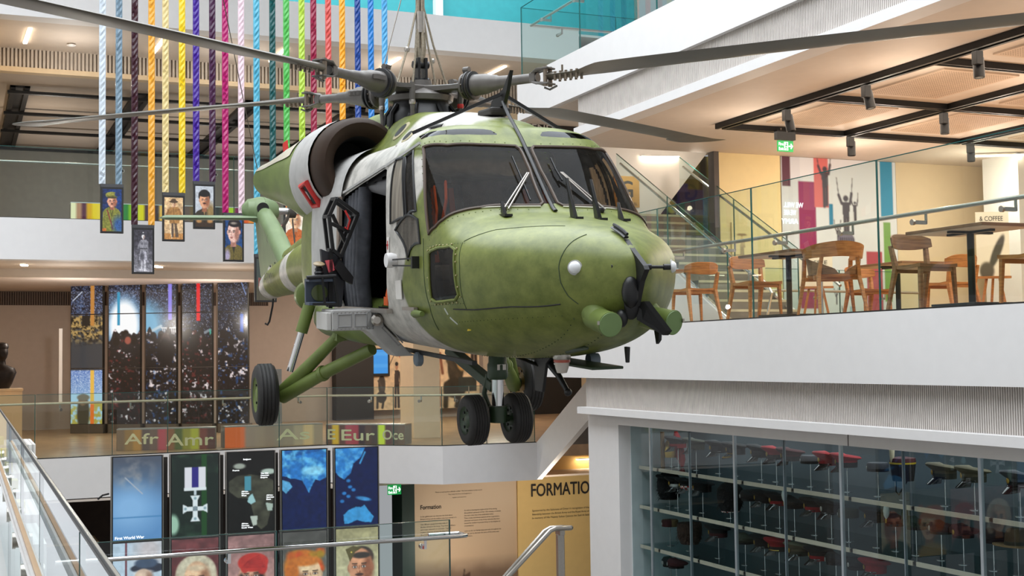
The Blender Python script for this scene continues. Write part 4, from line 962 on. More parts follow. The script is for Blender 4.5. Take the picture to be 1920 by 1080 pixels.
m_ = MB(); m_.cyl((1.06, -1.37, -1.70), (1.06, -1.12, -1.69), .018, n=10); m_.bar((1.07, -1.24, -1.7), (1.07, -1.22, -1.92), .016); m_.bar((1.07, -1.14, -1.70), (1.07, -1.11, -1.92), .02); m_.bar((1.07, -1.32, -1.92), (1.07, -1.10, -1.925), .02); m_.build('sight_rail', BLACKS, BX)
m_ = MB().lathe([(.04, 0), (.05, .02), (.04, .035), (.048, .05), (.036, .065), (.042, .08), (.03, .095), (.036, .11), (.025, .125), (.028, .15)], (1.0, -1.25, -1.74), (0, 0, 1), 18); bw = m_.build('rubber_bellows', BLACKS, heli, smooth=True)
MB().lathe([(.045, 0), (.05, .01), (.035, .02)], (1.0, -1.25, -1.595), (.3, 0, 1), 18).build('bellows_cap', mat('tan_cap', (150, 130, 96), .4), bw, smooth=True)
# ---- nose fittings
for p, n_ in (((4.035, -.33, -1.612), (.75, -.66, 0)), ((3.865, .475, -1.615), (.62, .78, 0))):
    lt = MB().lathe([(.05, -.01), (.05, .006), (.04, .008)], p, n_, 24).build('landing_light', GREYP, heli, smooth=True)
    MB().lathe([(.042, .005), (.039, .02), (.026, .034), (.004, .039)], p, n_, 20).build('light_dome', WHITEL, lt, smooth=True)
for s_ in (-1, 1):
    a_ = V((3.9, .17*s_, -1.84)); b_ = V((4.12, .2*s_, -1.95)); d = V((.9, .28*s_ if s_ > 0 else -.05, -.12)).normalized()
    m_ = MB(); m_.tube([a_, a_.lerp(b_, .6), b_], [.11, .09, .078], 18); m_.lathe([(.076, -.10), (.078, 0), (.078, .15), (.082, .16), (.082, .18)], b_, d, 28); m_.ball(b_, .078, 16)
    sp = m_.build('sensor_pod', GREEN, heli, smooth=True); MB().lathe([(.079, .178), (.077, .186), (.004, .188)], b_, d, 28).build('pod_cap', mat('pod_cap_green', (112, 138, 84), .4, noise=.08), sp, smooth=True)
    MB().box((-.006, -.006, -.012), (.016, .006, .012), Matrix.Translation(b_+d*.165+V((0, .078*s_, .01)))).build('pod_catch', STEEL, sp)
# wire cutter down the nose
q = [on_hull(x, PI/2, .02) for x in (3.93, 4.0, 4.07, 4.12)]
MB().tube(q, .02, 6, flat=(1, .5)).build('deflector_strip', BLACKS, heli, smooth=True)
MB().tube([V(p)+V((.012, 0, .02)) for p in q], .011, 6).build('deflector_strip', BLACKS, heli, smooth=True)
m_ = MB(); m_.prism([(4.12, -.018, -1.43), (4.16, -.018, -1.46), (4.38, -.018, -1.60), (4.40, -.018, -1.625), (4.34, -.018, -1.70), (4.27, -.018, -1.86), (4.24, -.018, -1.86), (4.27, -.018, -1.72), (4.27, -.018, -1.62), (4.22, -.018, -1.50)], (0, .036, 0)); m_.build('wire_cutter', BLACKS, heli)
m_ = MB(); m_.rings([[V((x, y+w*math.cos(2*PI*k/14), z+h_*math.sin(2*PI*k/14))) for k in range(14)] for x, y, z, w, h_ in ((4.24, -.06, -1.70, .03, .04), (4.27, -.05, -1.76, .055, .07), (4.27, -.04, -1.83, .06, .07), (4.24, -.03, -1.90, .05, .05))]); m_.ball((4.27, -.05, -1.77), .062, 12, (.8, 1, 1.7)); m_.ball((4.22, -.09, -1.94), .05, 12, (1, .8, 1.2)); m_.build('cutter_housing', BLACKS, heli, smooth=True)
m_ = MB(); m_.prism([(4.24, .0, -1.84), (4.3, .03, -1.83), (4.36, .16, -2.02), (4.33, .15, -2.05), (4.24, .01, -1.95)], (.02, .03, 0)); m_.build('lower_blade', BLACKS, heli)
m_ = MB(); m_.cyl((4.20, -.13, -1.608), (4.28, .21, -1.612), .011, n=10)
for p in ((4.20, -.13, -1.608), (4.28, .21, -1.612), (4.26, .08, -1.61)): m_.cyl(V(p)-V((.006, .022, 0)), V(p)+V((.006, .022, 0)), .02, n=10)
m_.build('cutter_tie', BLACKS, heli, smooth=True)
# blade aerials ahead of the windscreen and below the belly
for p, h_, w in (((3.04, -.416, -1.24), .10, .12), ((3.283, .024, -1.265), .29, .12), ((3.299, .207, -1.272), .29, .12), ((3.13, .48, -1.272), .13, .10)):
    p = V(p); m_ = MB(); m_.rings([[p+V((-z*.42+w_*a, .012*b, z)) for a, b in ((.5, 0), (.2, 1), (-.5, .2), (-.5, -.2), (.2, -1))] for z, w_ in ((-.02, w*1.1), (0, w), (h_*.5, w*.62), (h_, w*.3))]); m_.build('blade_aerial', BLACKS, heli)
    MB().box((-.10, -.03, -.012), (.09, .03, .006), Matrix.Translation(p)).build('aerial_foot', BLACKS, heli)
def belly_fin(x, y, z, pts, m=BLACKS, name='belly_aerial'):
    MB().prism([(x+a, y, z+b) for a, b in pts], (0, .025, 0)).build(name, m, heli, bevel=.004)
belly_fin(2.75, -.02, -2.28, [(-.1, .05), (.32, .16), (.30, .06), (.12, -.05), (.05, -.27), (-.08, -.27)])
MB().tube([(2.05, -.32, -2.24), (2.5, -.1, -2.30), (2.72, 0, -2.36)], .025, 8, flat=(1, .5)).build('belly_strut', BLACKS, heli)
MB().tube([(2.78, 0, -2.28), (2.95, .05, -2.42), (3.05, .07, -2.52)], [.03, .024, .02], 10).build('whip_aerial', BLACKS, heli, smooth=True)
MB().ball((3.06, .072, -2.53), .03, 10).build('aerial_tip', BLACKS, heli, smooth=True)
MB().tube([(3.45, -.12, -2.185), (3.75, -.1, -2.16)], [.035, .01], 8, flat=(.5, 1)).build('belly_aerial', DGREEN, heli)
belly_fin(3.62, .25, -2.17, [(-.02, 0), (.03, 0), (.02, -.11), (.0, -.11)])
belly_fin(3.75, .42, -2.02, [(-.04, 0), (.05, 0), (.04, -.10), (.0, -.13)])
bl = MB().lathe([(.062, 0), (.066, -.03), (.06, -.04)], (3.22, -.05, -2.235), (0, 0, 1), 20).build('beacon', STEEL, heli, smooth=True)
MB().lathe([(.058, 0), (.05, -.06), (.036, -.1), (.004, -.105)], (3.22, -.05, -2.27), (0, 0, 1), 20).build('beacon_glass', LEN, bl, smooth=True); MB().lathe([(.06, 0), (.061, -.018), (.057, -.02)], (3.22, -.05, -2.275), (0, 0, 1), 20).build('beacon_filter', mat('beacon_red', (190, 90, 70), .3), bl, smooth=True)
MB().box((2.2, .05, -2.335), (3.5, .30, -2.315)).build('belly_strake', DGREEN, heli, bevel=.006)
MB().box((.4, -.50, -2.345), (2.6, -.46, -2.315)).build('belly_strake', BLACKS, heli)
MB().lathe([(.05, -.04), (.055, 0), (.05, .04)], (2.95, .33, -2.31), (0, 1, 0), 14).build('belly_roller', mat('bluish_grey', (112, 124, 134), .5), heli, smooth=True)
# wipers: twin silver links from the scuttle up to a black blade
for base, top, bl in ((((2.993, -.397, -1.215), (2.715, -.105, -.95)), None, ((2.571, -.164, -.808), (2.742, -.164, -.978), (2.924, -.17, -1.152))), (((2.985, .39, -1.212), (2.701, .174, -.938)), None, ((2.576, .152, -.813), (2.672, .152, -.908), (2.758, .165, -.993)))):
    up_ = V((.03, 0, .035)); a_, b_ = V(base[0]), V(base[1])
    for o_ in (0, .035):
        MB().tube([a_+V((0, o_, .02)), b_+up_+V((0, o_*.4, 0))], .007, 6).build('wiper_arm', STEEL, heli)
    MB().tube([V(p)+up_*.7 for p in bl], .009, 6, flat=(.6, 1)).build('wiper_blade', BLACKS, heli)
    MB().ball(a_+V((0, 0, .015)), .025, 8).build('wiper_boss', BLACKS, heli, smooth=True)
for y0_, y1_ in ((-.62, -.09), (.09, .62)):
    MB().tube([on_hull(2.945-.35*max(0, abs(y)-.25)**2, PI/2+math.copysign(0, y), .006)+V((.012, y, -.0)) if False else HULLT.ray_cast(V((2.955-.22*max(0, abs(y)-.2)**2, y, 1)), V((0, 0, -1)))[0]+V((0, 0, .006)) for y in [y0_+(y1_-y0_)*k/8 for k in range(9)]], .006, 5).build('sealant_line', mat('white_sealant', (208, 206, 190), .6), heli)
m_ = MB(); cp = POLY['chin_window/s']; cx_ = sum(p[0] for p in cp)/len(cp); ct_ = sum(p[1] for p in cp)/len(cp)
for (x0, t0), (x1, t1) in zip(cp, cp[1:]+cp[:1]):
    nn = max(1, round(math.hypot(x1-x0, (t1-t0)*.55)/.055))
    for j in range(nn): x_, t_ = x0+(x1-x0)*j/nn, t0+(t1-t0)*j/nn; m_.ball(on_hull(cx_+(x_-cx_)*1.10, ct_+(t_-ct_)*1.12, .006), .007, 6)
m_.build('window_screw', mat('brass_screw', (176, 166, 120), .4, .4), FUS)
m_ = MB(); cp = POLY['windscreen/s']; cx_ = 2.68; ct_ = sum(p[1] for p in cp)/len(cp)
for nm_ in ('windscreen/s', 'windscreen/p'):
    cp = POLY[nm_]; cx_ = sum(p[0] for p in cp)/len(cp); ct_ = sum(p[1] for p in cp)/len(cp)
    for (x0, t0), (x1, t1) in zip(cp, cp[1:]+cp[:1]):
        nn = max(1, round(math.hypot(x1-x0, (t1-t0)*.6)/.05))
        for j in range(nn):
            x_, t_ = x0+(x1-x0)*j/nn, t0+(t1-t0)*j/nn; pp = on_hull(cx_+(x_-cx_)*1.13, ct_+(t_-ct_)*1.05, .001)
            if abs(pp.y) > .12: m_.ball(pp, .005, 5)
m_.build('frame_rivet', GREEN, FUS)
# starboard side fittings
MB().lathe([(.055, -.04), (.06, 0), (.05, .04)], (1.98, -.93, -1.56), (0, 1, 0), 16).build('door_handle', WHITE, heli, smooth=True)
m_ = MB(); m_.bar((2.05, -.935, -1.555), (2.52, -.93, -1.545), .012); m_.bar((2.05, -.935, -1.60), (2.52, -.93, -1.60), .012); m_.box((2.5, -.94, -1.62), (2.53, -.88, -1.53)); m_.build('mirror_bracket', BLACKS, heli)
lab = MB().prism([(1.77, -.894, -1.38), (1.83, -.894, -1.375), (1.83, -.894, -1.50), (1.77, -.894, -1.505)], (0, -.004, 0)).build('first_aid_label', mat('white_label', (232, 228, 222), .5), heli)
m_ = MB().box((1.794, -.9025, -1.475), (1.806, -.9005, -1.405)); m_.box((1.777, -.9025, -1.447), (1.823, -.9005, -1.433)); m_.build('cross_mark', REDP, lab)
MB().prism([(1.98, -.893, -1.72), (2.12, -.893, -1.71), (2.13, -.888, -1.86), (1.99, -.888, -1.86)], (0, -.006, 0)).build('blank_plate', mat('pale_plate', (216, 212, 206), .5), heli)
m_ = MB(); p_ = V((2.30, -.86, -1.965)); m_.tube([p_, p_+V((.12, -.02, .005)), p_+V((.26, -.015, .01))], [.02, .032, .02], 12); m_.build('formation_lamp', GREEN, heli, smooth=True)
MB().bar((2.12, -.875, -1.93), (2.40, -.872, -1.925), .03, .025).build('tread_strip', mat('worn_strip', (140, 130, 120), .6), heli)
m_ = MB(); write(m_, 'L', (3.07, -.713, -2.06), (.75, .5, .14), (-.1, .35, .8), .075, lift=.004, bold=.008); m_.build('yellow_anchor_mark', mat('yellow_mark', (226, 196, 40), .5), FUS)
for a_, b_ in (((2.915, -.822, -1.90), (2.93, -.812, -1.95)), ((2.94, -.80, -1.97), (2.99, -.765, -2.02))):
    skin_line([a_, b_], .012, mat('white_mark', (190, 196, 186), .5), 'paint_scuff', lift=-.006)
skin_line([(3.05, -.81, -1.905), (3.3, -.74, -1.90), (3.62, -.602, -1.873), (3.93, -.389, -1.853)], .005, BLACKS)
skin_line([(3.186, -.778, -1.431), (3.323, -.594, -1.352), (3.525, -.401, -1.334), (3.685, -.235, -1.334)], .0025)
skin_line([(3.935, -.197, -1.396), (3.937, -.296, -1.438), (3.95, -.375, -1.519), (3.954, -.408, -1.605), (3.964, -.399, -1.71), (3.989, -.357, -1.796), (4.025, -.302, -1.849)], .003)
skin_line([(3.183, -.785, -1.438), (3.22, -.824, -1.604), (3.214, -.80, -1.826), (3.212, -.768, -1.908)], .002)
skin_line([(2.62, -.885, -1.40), (2.66, -.87, -1.9), (2.6, -.80, -2.1)], .003)
m_ = MB()
for (xa, za, xb, zb, n_) in ((3.0, -2.0, 3.9, -1.93, 26), (2.72, -1.46, 3.2, -1.44, 16), (2.70, -1.89, 3.2, -1.86, 16)):
    for k in range(n_):
        t = k/(n_-1); x = xa+(xb-xa)*t; z = za+(zb-za)*t; hh = HULLT.ray_cast(V((x, -2, z)), V((0, 1, 0)))
        if hh[0]: m_.ball(hh[0], .004, 5)
for k in range(34):
    x = 2.3+k*.05
    for y in (-.3, -.1):
        hh = HULLT.ray_cast(V((x, y, -4)), V((0, 0, 1)))
        if hh[0]: m_.ball(hh[0], .006, 5)
m_.build('rivet_row', DGREEN, FUS)
# ---- slings the helicopter hangs from, and steadying wires
def world(p): return heli.location+heli.rotation_euler.to_matrix() @ V(p)
ROPE = mat('steel_rope', (150, 140, 122), .45, .5, noise=.2, scale=60)
t_ = thing('lifting_sling', world((0, 0, .27)), 'bundle of steel wire ropes the helicopter hangs from', 'cable'); o_ = t_.location.copy(); top = V((o_.x, o_.y, 10.5))
for k in range(5):
    a = 2*PI*k/5; d = V((math.cos(a), math.sin(a), 0))
    MB().tube([o_+d*.02, o_+V((0, 0, .16))+d*.045, o_+V((0, 0, .36))+d*.03, o_+V((0, 0, .8))+d*.03, top+d*.03], .014, 6).build('wire_rope', ROPE, t_, org=o_)
MB().cyl(o_+V((0, 0, .30)), o_+V((0, 0, .50)), .045).build('ferrule', STEEL, t_, smooth=True, org=o_)
MB().cyl(o_+V((0, 0, .70)), o_+V((0, 0, .73)), .05).build('clamp_band', BLACKS, t_, smooth=True, org=o_)
for dx, dy in ((-.26, -.05), (-.10, -.05), (.16, .0), (.30, .05)):
    MB().tube([o_+V((.0, 0, .68)), o_+V((dx*.45, dy*.4, .20)), o_+V((dx, dy, -.24))], .010, 6).build('wire_rope', ROPE, t_, org=o_)
m_ = MB(); m_.ball(o_+V((-.14, -.02, .13)), .03, 8); m_.ball(o_+V((.13, .02, .05)), .026, 8); m_.build('rope_clip', STEEL, t_, smooth=True, org=o_)
WIRE = mat('thin_wire', (112, 104, 96), .4, .6)
for a, b, lab in (((-7.0, -.02, -.62), (1.35, 12.4, 8.2), 'thin steadying wire running up left from the helicopter tail'), ((-.9, -.2, -.05), (6.6, 16.0, 9.6), 'thin steadying wire slanting up right beside the lifting ropes')):
    solo(MB().tube([world(a), V(b)], .006, 5), 'steadying_wire', WIRE, lab, 'cable')
# ------------------------------------------------------------------ lamps and ceiling tracks
SCREEN = colour_attr('screen_picture', emit=.95); PRINT = colour_attr('printed_picture', rough=.55)
BEZEL = mat('screen_bezel', (26, 25, 26), .4); BEZELG = mat('silver_edge', (150, 146, 140), .3, .8)
TXW = mat('lit_white_letters', (245, 248, 250), .5, emit=1.0); TXK = mat('dark_letters', (40, 34, 30), .6)
def tube_lamp(a, b, label, z0=None, m=LAMP, w=.07):
    a, b = V(a), V(b)
    t = thing('ceiling_lamp', (a+b)/2, label, 'lamp', None); o = t.location.copy()
    MB().bar(a+V((0,0,-.012)), b+V((0,0,-.012)), w, .024).build('diffuser', m, t, org=o)
    MB().bar(a+V((0,0,.004)), b+V((0,0,.004)), w+.03, .012).build('housing', WHITE, t, org=o)
    return t
for i, (X, w_) in enumerate(zip((1.15, 3.6, 6.0, 8.4, 10.8), ('first', 'second', 'third', 'fourth', 'fifth'))):
    tube_lamp((X, 27.1, 6.285), (X+.04, 25.85, 6.285), f'bright strip lamp under the upper floor, {w_} from the left of its row')
tube_lamp((1.1, 26.1, 1.855), (1.14, 26.3, 1.855), 'small bright lamp under the balcony, far left', w=.11)
tube_lamp((3.5, 26.0, 1.855), (3.62, 26.25, 1.855), 'small bright lamp under the balcony, right of the kilted soldier picture', w=.11)
tube_lamp((5.55, 26.4, 1.855), (5.95, 26.4, 1.855), 'faint strip lamp under the balcony above the last dark video column', w=.05)
tube_lamp((12.0, 21.96, 3.80), (12.82, 21.96, 3.83), 'bright strip lamp on the white stair wall above the gold sign', m=LAMP)
tube_lamp((17.0, 18.7, 3.56), (17.9, 18.2, 3.56), 'bright strip lamp on the café ceiling at far right')
tube_lamp((12.9, 26.9, -2.33), (13.4, 26.9, -2.33), 'short bright lamp above the FORMATION wall beside the white pier', m=LAMP)
solo(MB().cyl((11.72, 21.98, 2.83), (11.72, 21.93, 2.83), .045), 'spot_lamp', LAMP, 'tiny round wall spot beside the gold sign', 'lamp')
# black lighting tracks under the café ceiling
def track(a, b, z, label, w=.11, grp='black lighting tracks under the café ceiling'):
    a, b = V((*a, z)), V((*b, z)); d = (b-a).normalized(); n = V((-d.y, d.x, 0)); mb = MB()
    for s_ in (-1, 1): mb.bar(a+n*s_*w*.36, b+n*s_*w*.36, w*.3, .07)
    mb.bar(a+V((0,0,(3.6-z)/2)), b+V((0,0,(3.6-z)/2)), w, 3.6-z-.001)
    return solo(mb, 'lighting_track', BLACK, label, 'track', grp)
for X, l in ((10.97, 'along the café edge'), (13.35, 'second in from the café edge'), (15.75, 'third in from the café edge')):
    track((X, 17.5), (X, 7.6), 3.55, 'long black lighting track running back '+l, .17)
for Y, l in ((17.45, 'in the back row'), (15.03, 'in the middle row'), (12.63, 'in the nearest row')):
    for (xa, xb), q in zip(((11.06, 13.26), (13.44, 15.66), (15.84, 19.5)), ('first piece from the café edge', 'second piece from the café edge', 'third piece from the café edge')):
        if Y < 14 and xa > 15: continue
        track((xa, Y), (xb, Y), 3.55, f'black cross track {l}, {q}', .12)
PANEL = mat('perforated_panel', (206, 184, 162), .7); 
def perf(x, y, l):
    mb = MB(); mb.mi = 0; mb.box((x-.62, y-.8, 3.575), (x+.62, y+.8, 3.598)); mb.mi = 1
    for i in range(30):
        for j in range(38):
            px, py = x-.56+1.12*i/29, y-.73+1.46*j/37; mb.add([(px-.009, py-.009, 3.5745), (px+.009, py-.009, 3.5745), (px+.009, py+.009, 3.5745), (px-.009, py+.009, 3.5745)], [(0, 1, 2, 3)])
    return solo(mb, 'perforated_ceiling_panel', [PANEL, mat('panel_hole', (120, 100, 84), .8)], l, 'ceiling panel', 'perforated panels in the café ceiling', fix=False)
for x, y, l in ((12.15, 16.25, 'square perforated ceiling panel next to the café edge, above the exit sign'), (12.15, 13.85, 'large perforated ceiling panel between the two nearer cross tracks'), (14.55, 16.25, 'perforated ceiling panel left of the far spotlights over the mural'), (12.15, 11.4, 'perforated ceiling panel cut off at the top right'), (14.55, 13.85, 'perforated ceiling panel at the right edge below the middle track'), (17.0, 16.25, 'small far perforated ceiling panel at the right edge')): perf(x, y, l)
SPOTK = mat('spot_black', (20, 19, 20), .4)
def spot(x, y, lab, lean=(0, 0), z=3.50, lit=True):
    t = thing('track_spotlight', (x, y, z), lab, 'spotlight', 'spotlights on the café tracks'); o = t.location.copy()
    MB().box((x-.05, y-.09, z-.16), (x+.05, y+.0, z)).build('driver_box', SPOTK, t, org=o, bevel=.006)
    a = V((x+.07, y+.02, z-.06)); d = V((lean[0], lean[1], -1)).normalized()
    c = MB().lathe([(.062, 0), (.066, .01), (.066, .235), (.058, .24), (.056, .215)], a, d, 20, cap=False); c.add([a+d*0+V((.06*math.cos(2*PI*k/12), .06*math.sin(2*PI*k/12), 0)) for k in range(12)], [tuple(range(12))])
    c = c.build('spot_can', SPOTK, t, smooth=True, org=o)
    MB().cyl(a+d*.20, a+d*.212, .05, n=16).build('spot_lens', LAMP if lit else CHROME, c, org=o)
for x, y, ln, lab, lit in ((10.97, 15.75, (.15, -.1), 'black spotlight on the edge track nearest the blade tip', False), (10.97, 13.95, (.12, -.15), 'lit black spotlight halfway along the café edge track', True), (10.97, 11.9, (0, -.05), 'black spotlight highest on the café edge track, near the top right', True),
      (13.35, 15.2, (0, 0), 'lit black spotlight where the second track meets the middle cross track', True), (13.35, 13.1, (0, 0), 'black spotlight at the right edge on the second track', True), (13.35, 17.4, (0, 0), 'small black spotlight right of the exit sign', False), (15.75, 17.3, (0, 0), 'small black spotlight at the far right of the back track', False)):
    spot(x, y, lab, ln, lit=lit)
# dark grid under the left ceiling
for X, l in ((1.15, 'leftmost'), (3.65, 'second from the left'), (6.1, 'third from the left'), (8.5, 'fourth, behind the engine intake')):
    mb = MB(); mb.bar((X-.14, 29.2, 5.80), (X-.14, 37.4, 5.80), .1, .09); mb.bar((X+.14, 29.2, 5.80), (X+.14, 37.4, 5.80), .1, .09); mb.box((X-.2, 29.2, 5.81), (X+.2, 37.4, 5.8495))
    solo(mb, 'lighting_track', BLACK, 'wide black ceiling channel running back over the balcony, '+l, 'track', 'black channels in the balcony ceiling')
for Y, l in ((29.3, 'nearest'), (31.8, 'second'), (34.3, 'third'), (37.1, 'farthest')):
    solo(MB().bar((.9, Y, 5.72), (14, Y, 5.72), .14, .06), 'ceiling_bar', BLACK, f'black cross bar in the balcony ceiling grid, {l} from the glass', 'track', 'black cross bars in the balcony ceiling')
solo(MB().lathe([(.02, 0), (.07, -.01), (.09, -.03), (.06, -.05), (.01, -.055)], (2.0, 26.9, 6.285), (0, 0, 1), 16), 'smoke_detector', WHITE, 'white smoke detector on the upper left soffit', 'smoke detector')
solo(MB().lathe([(.02, 0), (.11, -.01), (.12, -.02), (.01, -.025)], (9.0, 26.4, 6.285), (0, 0, 1), 20), 'ceiling_vent', GREYP, 'round grey vent on the soffit above the rotor head', 'vent')

# ------------------------------------------------------------------ signs
EXITG = mat('exit_green', (24, 150, 74), .4, emit=.55)
def exit_sign(x, y, z, w, h, label, drop=True):
    t = thing('exit_sign', (x, y, z), label, 'exit sign'); o = t.location.copy()
    pl = MB().box((x, y-.012, z), (x+w, y+.012, z+h)).build('sign_plate', EXITG, t, org=o)
    if drop:
        MB().box((x-.03, y-.04, z+h+.01), (x+w+.03, y+.04, z+h+.16)).build('sign_housing', BLACK, t, org=o)
        MB().bar((x+.07, y, z+h+.15), (x+.07, y, 3.56), .016).build('drop_rod', STEEL, t, org=o); MB().bar((x+w-.07, y, z+h+.15), (x+w-.07, y, 3.56), .016).build('drop_rod', STEEL, t, org=o)
    mb = MB(); u_, v_ = (1, 0, 0), (0, 0, 1); p = lambda a, b: (x+w*a, y-.013, z+h*b)
    write(mb, 'Fire', p(.05, .55), u_, v_, h*.38, w*.3, bold=.002); write(mb, 'Exit', p(.05, .12), u_, v_, h*.38, w*.3, bold=.002)
    for pts in ([(.40, .12), (.66, .12), (.66, .88), (.40, .88)],): mb.prism([p(*q) for q in pts], (0, -.002, 0))
    mb.bar(p(.70, .5), p(.92, .5), .012, .02); mb.bar(p(.83, .72), p(.93, .49), .012, .018); mb.bar(p(.83, .28), p(.93, .51), .012, .018)
    mb.build('sign_lettering', TXW, pl, org=o, fix=False)
    m2 = MB(); q_ = lambda a, b: (x+w*a, y-.0165, z+h*b)
    m2.ball(q_(.56, .76), h*.07, 8); 
    for a, b in (((.55, .68), (.51, .42)), ((.51, .42), (.59, .28)), ((.59, .28), (.56, .15)), ((.51, .42), (.46, .28)), ((.46, .28), (.42, .28)), ((.54, .62), (.62, .52)), ((.54, .62), (.46, .54))): m2.bar(q_(*a), q_(*b), h*.07, .004, up=(0, 1, 0))
    m2.build('running_figure', EXITG, pl, org=o)
    return t
exit_sign(11.90, 17.30, 3.185, .29, .175, 'green fire exit sign hanging from the café ceiling')
exit_sign(8.08, 25.78, -2.78, .285, .205, 'green fire exit sign below the lower balcony, beside the blue map screen', False)
t = thing('level_sign', (11.4, 21.97, 2.81), 'gold square sign with a black letter G on the white stair wall', 'sign'); o = t.location.copy()
pl = MB().box((11.41, 21.965, 2.81), (11.95, 22.0, 3.40)).build('sign_plate', mat('gold_plate', (168, 128, 60), .45, .3), t, org=o)
mb = MB(); write(mb, 'G', (11.53, 21.963, 2.99), (1, 0, 0), (0, 0, 1), .46, .27, bold=.012); write(mb, 'LEVEL', (11.70, 21.963, 2.85), (1, 0, 0), (0, 0, 1), .075, .20); mb.build('sign_lettering', BLACK, pl, org=o, fix=False)
t = thing('hanging_sign', (10.1, 21.5, 4.0), 'black overhead sign with white capitals END behind the rotor blade', 'sign'); o = t.location.copy()
pl = MB().box((9.40, 21.45, 4.07), (10.45, 21.5, 4.205)).build('sign_plate', mat('sign_black', (40, 36, 36), .5), t, org=o)
mb = MB(); write(mb, 'END', (9.50, 21.449, 4.09), (1, 0, 0), (0, 0, 1), .14, .42, bold=.008); mb.build('sign_lettering', WHITE, pl, org=o, fix=False)

# ------------------------------------------------------------------ hanging medal ribbons with portraits
def ribbon(x, w, z0, rgb, label, y=22.5):
    m = mat('ribbon_%d_%d_%d' % rgb, tuple(int(q*.92) for q in rgb), .32, noise=.10, scale=9, spec=.5)
    mb = MB(); rg = random.Random(int(x*1000)); n = int((10.6-z0)/.055); L_ = []; 
    for k in range(n+1):
        z = z0+(10.6-z0)*k/n; a = rg.uniform(-1, 1)*.008; s_ = .015*(1 if k % 2 else -1)
        L_.append([V((x-w/2, y, z)), V((x-w/2+.006, y-.003, z)), V((x-w*.17, y-.010+s_*.6+a, z+rg.uniform(-.01, .01))), V((x+w*.17, y-.010-s_*.6-a, z+rg.uniform(-.01, .01))), V((x+w/2-.006, y-.003, z)), V((x+w/2, y, z)), V((x+w/2, y+.012, z)), V((x-w/2, y+.012, z))])
    mb.rings(L_); return solo(mb, 'hanging_ribbon', m, label, 'ribbon', 'coloured ribbons hanging in the atrium')
RB = [(2.165, 2.95, (206, 216, 224), 'pale silver ribbon, leftmost of the row'), (2.43, 2.95, (118, 142, 158), 'slate blue ribbon beside the silver one'), (2.685, 2.285, (58, 18, 34), 'dark maroon ribbon left of the golden orange one'), (2.96, 2.285, (238, 168, 52), 'golden orange ribbon above the kilted soldier picture'),
      (3.19, 2.845, (226, 204, 142), 'pale straw ribbon beside the golden orange one'), (3.465, 2.845, (240, 204, 24), 'bright yellow ribbon above the hatted soldier picture'), (3.70, 3.055, (62, 22, 146), 'violet blue ribbon right of the yellow one'), (3.975, 3.055, (66, 22, 62), 'plum ribbon between violet blue and magenta'),
      (4.195, 2.53, (176, 10, 104), 'magenta ribbon above the young soldier on blue'), (4.47, 2.53, (230, 204, 214), 'pale pink ribbon right of the magenta one'), (4.737, 1.83, (84, 176, 204), 'sky blue ribbon just right of the pale pink one'), (5.018, 1.83, (8, 82, 82), 'dark teal ribbon behind the tail fin'), (5.264, 2.79, (82, 186, 84), 'mid green ribbon left of the lime one'), (5.54, 2.79, (182, 216, 72), 'lime ribbon above the engine intake'),
      (5.752, 2.0, (150, 20, 62), 'crimson ribbon right of the lime one'), (6.022, 2.0, (216, 84, 78), 'coral red ribbon right of the crimson one'), (6.277, 2.4, (248, 168, 22), 'amber ribbon right of the coral one'), (6.563, 2.4, (10, 64, 146), 'navy blue ribbon right of the amber one'), (6.81, 2.6, (26, 126, 206), 'strong blue ribbon next to the navy one'), (7.07, 2.6, (88, 172, 226), 'light blue ribbon, rightmost of the row')]
for x, z0, c, l in RB: ribbon(x, .107, z0, c, l)

def face(cv, x, y, r, skin, hair=None, look=0., moustache=None, beard=None, light=1., v=1.2, asp=None):
    """head of width 2r at (x,y): skull, ears, shade side, eyes, nose, mouth"""
    sk = np.array(skin, float); dk = sk*np.array((.72, .62, .58)); a = cv.w/cv.h; ry = r*v*a
    cv.poly([(x-r*.42, y+ry*.5), (x+r*.42, y+ry*.5), (x+r*.5, y+ry*1.5), (x-r*.5, y+ry*1.5)], dk)
    cv.ell(x-r*.97, y+ry*.05, r*.16, ry*.22, sk*.85, .4); cv.ell(x+r*.97, y+ry*.05, r*.16, ry*.22, sk*.85, .4)
    cv.ell(x, y, r, ry, sk, .12); cv.ell(x, y+ry*.45, r*.78, ry*.62, sk, .2)
    cv.ell(x+r*(.62 if look <= 0 else -.62), y+ry*.15, r*.45, ry*.8, dk, .9)
    cv.ell(x-r*.25, y-ry*.35, r*.5, ry*.3, np.minimum(255, sk*1.1), 1.)
    fx = x+look*r*.3
    for s_ in (-1, 1):
        cv.ell(fx+s_*r*.38, y-ry*.02, r*.23, ry*.10, dk*.8, .6); cv.ell(fx+s_*r*.38, y, r*.15, ry*.055, (232, 226, 220), .5); cv.ell(fx+s_*r*.38, y, r*.075, ry*.06, (40, 32, 30), .4)
        cv.line(fx+s_*r*.2, y-ry*.17, fx+s_*r*.58, y-ry*.18, r*.05, (60, 42, 34))
    cv.line(fx, y-ry*.05, fx+look*r*.12-r*.02, y+ry*.26, r*.05, dk); cv.ell(fx+look*r*.1, y+ry*.27, r*.17, ry*.07, dk, .7); cv.ell(fx+look*r*.1-r*.05, y+ry*.2, r*.07, ry*.1, np.minimum(255, sk*1.12), .8)
    cv.ell(fx, y+ry*.53, r*.28, ry*.055, (150, 74, 68), .5); cv.ell(fx, y+ry*.65, r*.2, ry*.04, dk, .8)
    if moustache is not None: cv.ell(fx, y+ry*.41, r*.36, ry*.075, moustache, .4)
    if beard is not None:
        cv.ell(x-r*.8, y+ry*.45, r*.25, ry*.6, beard, .5); cv.ell(x+r*.8, y+ry*.45, r*.25, ry*.6, beard, .5); cv.ell(x, y+ry*.98, r*.5, ry*.22, beard, .5)
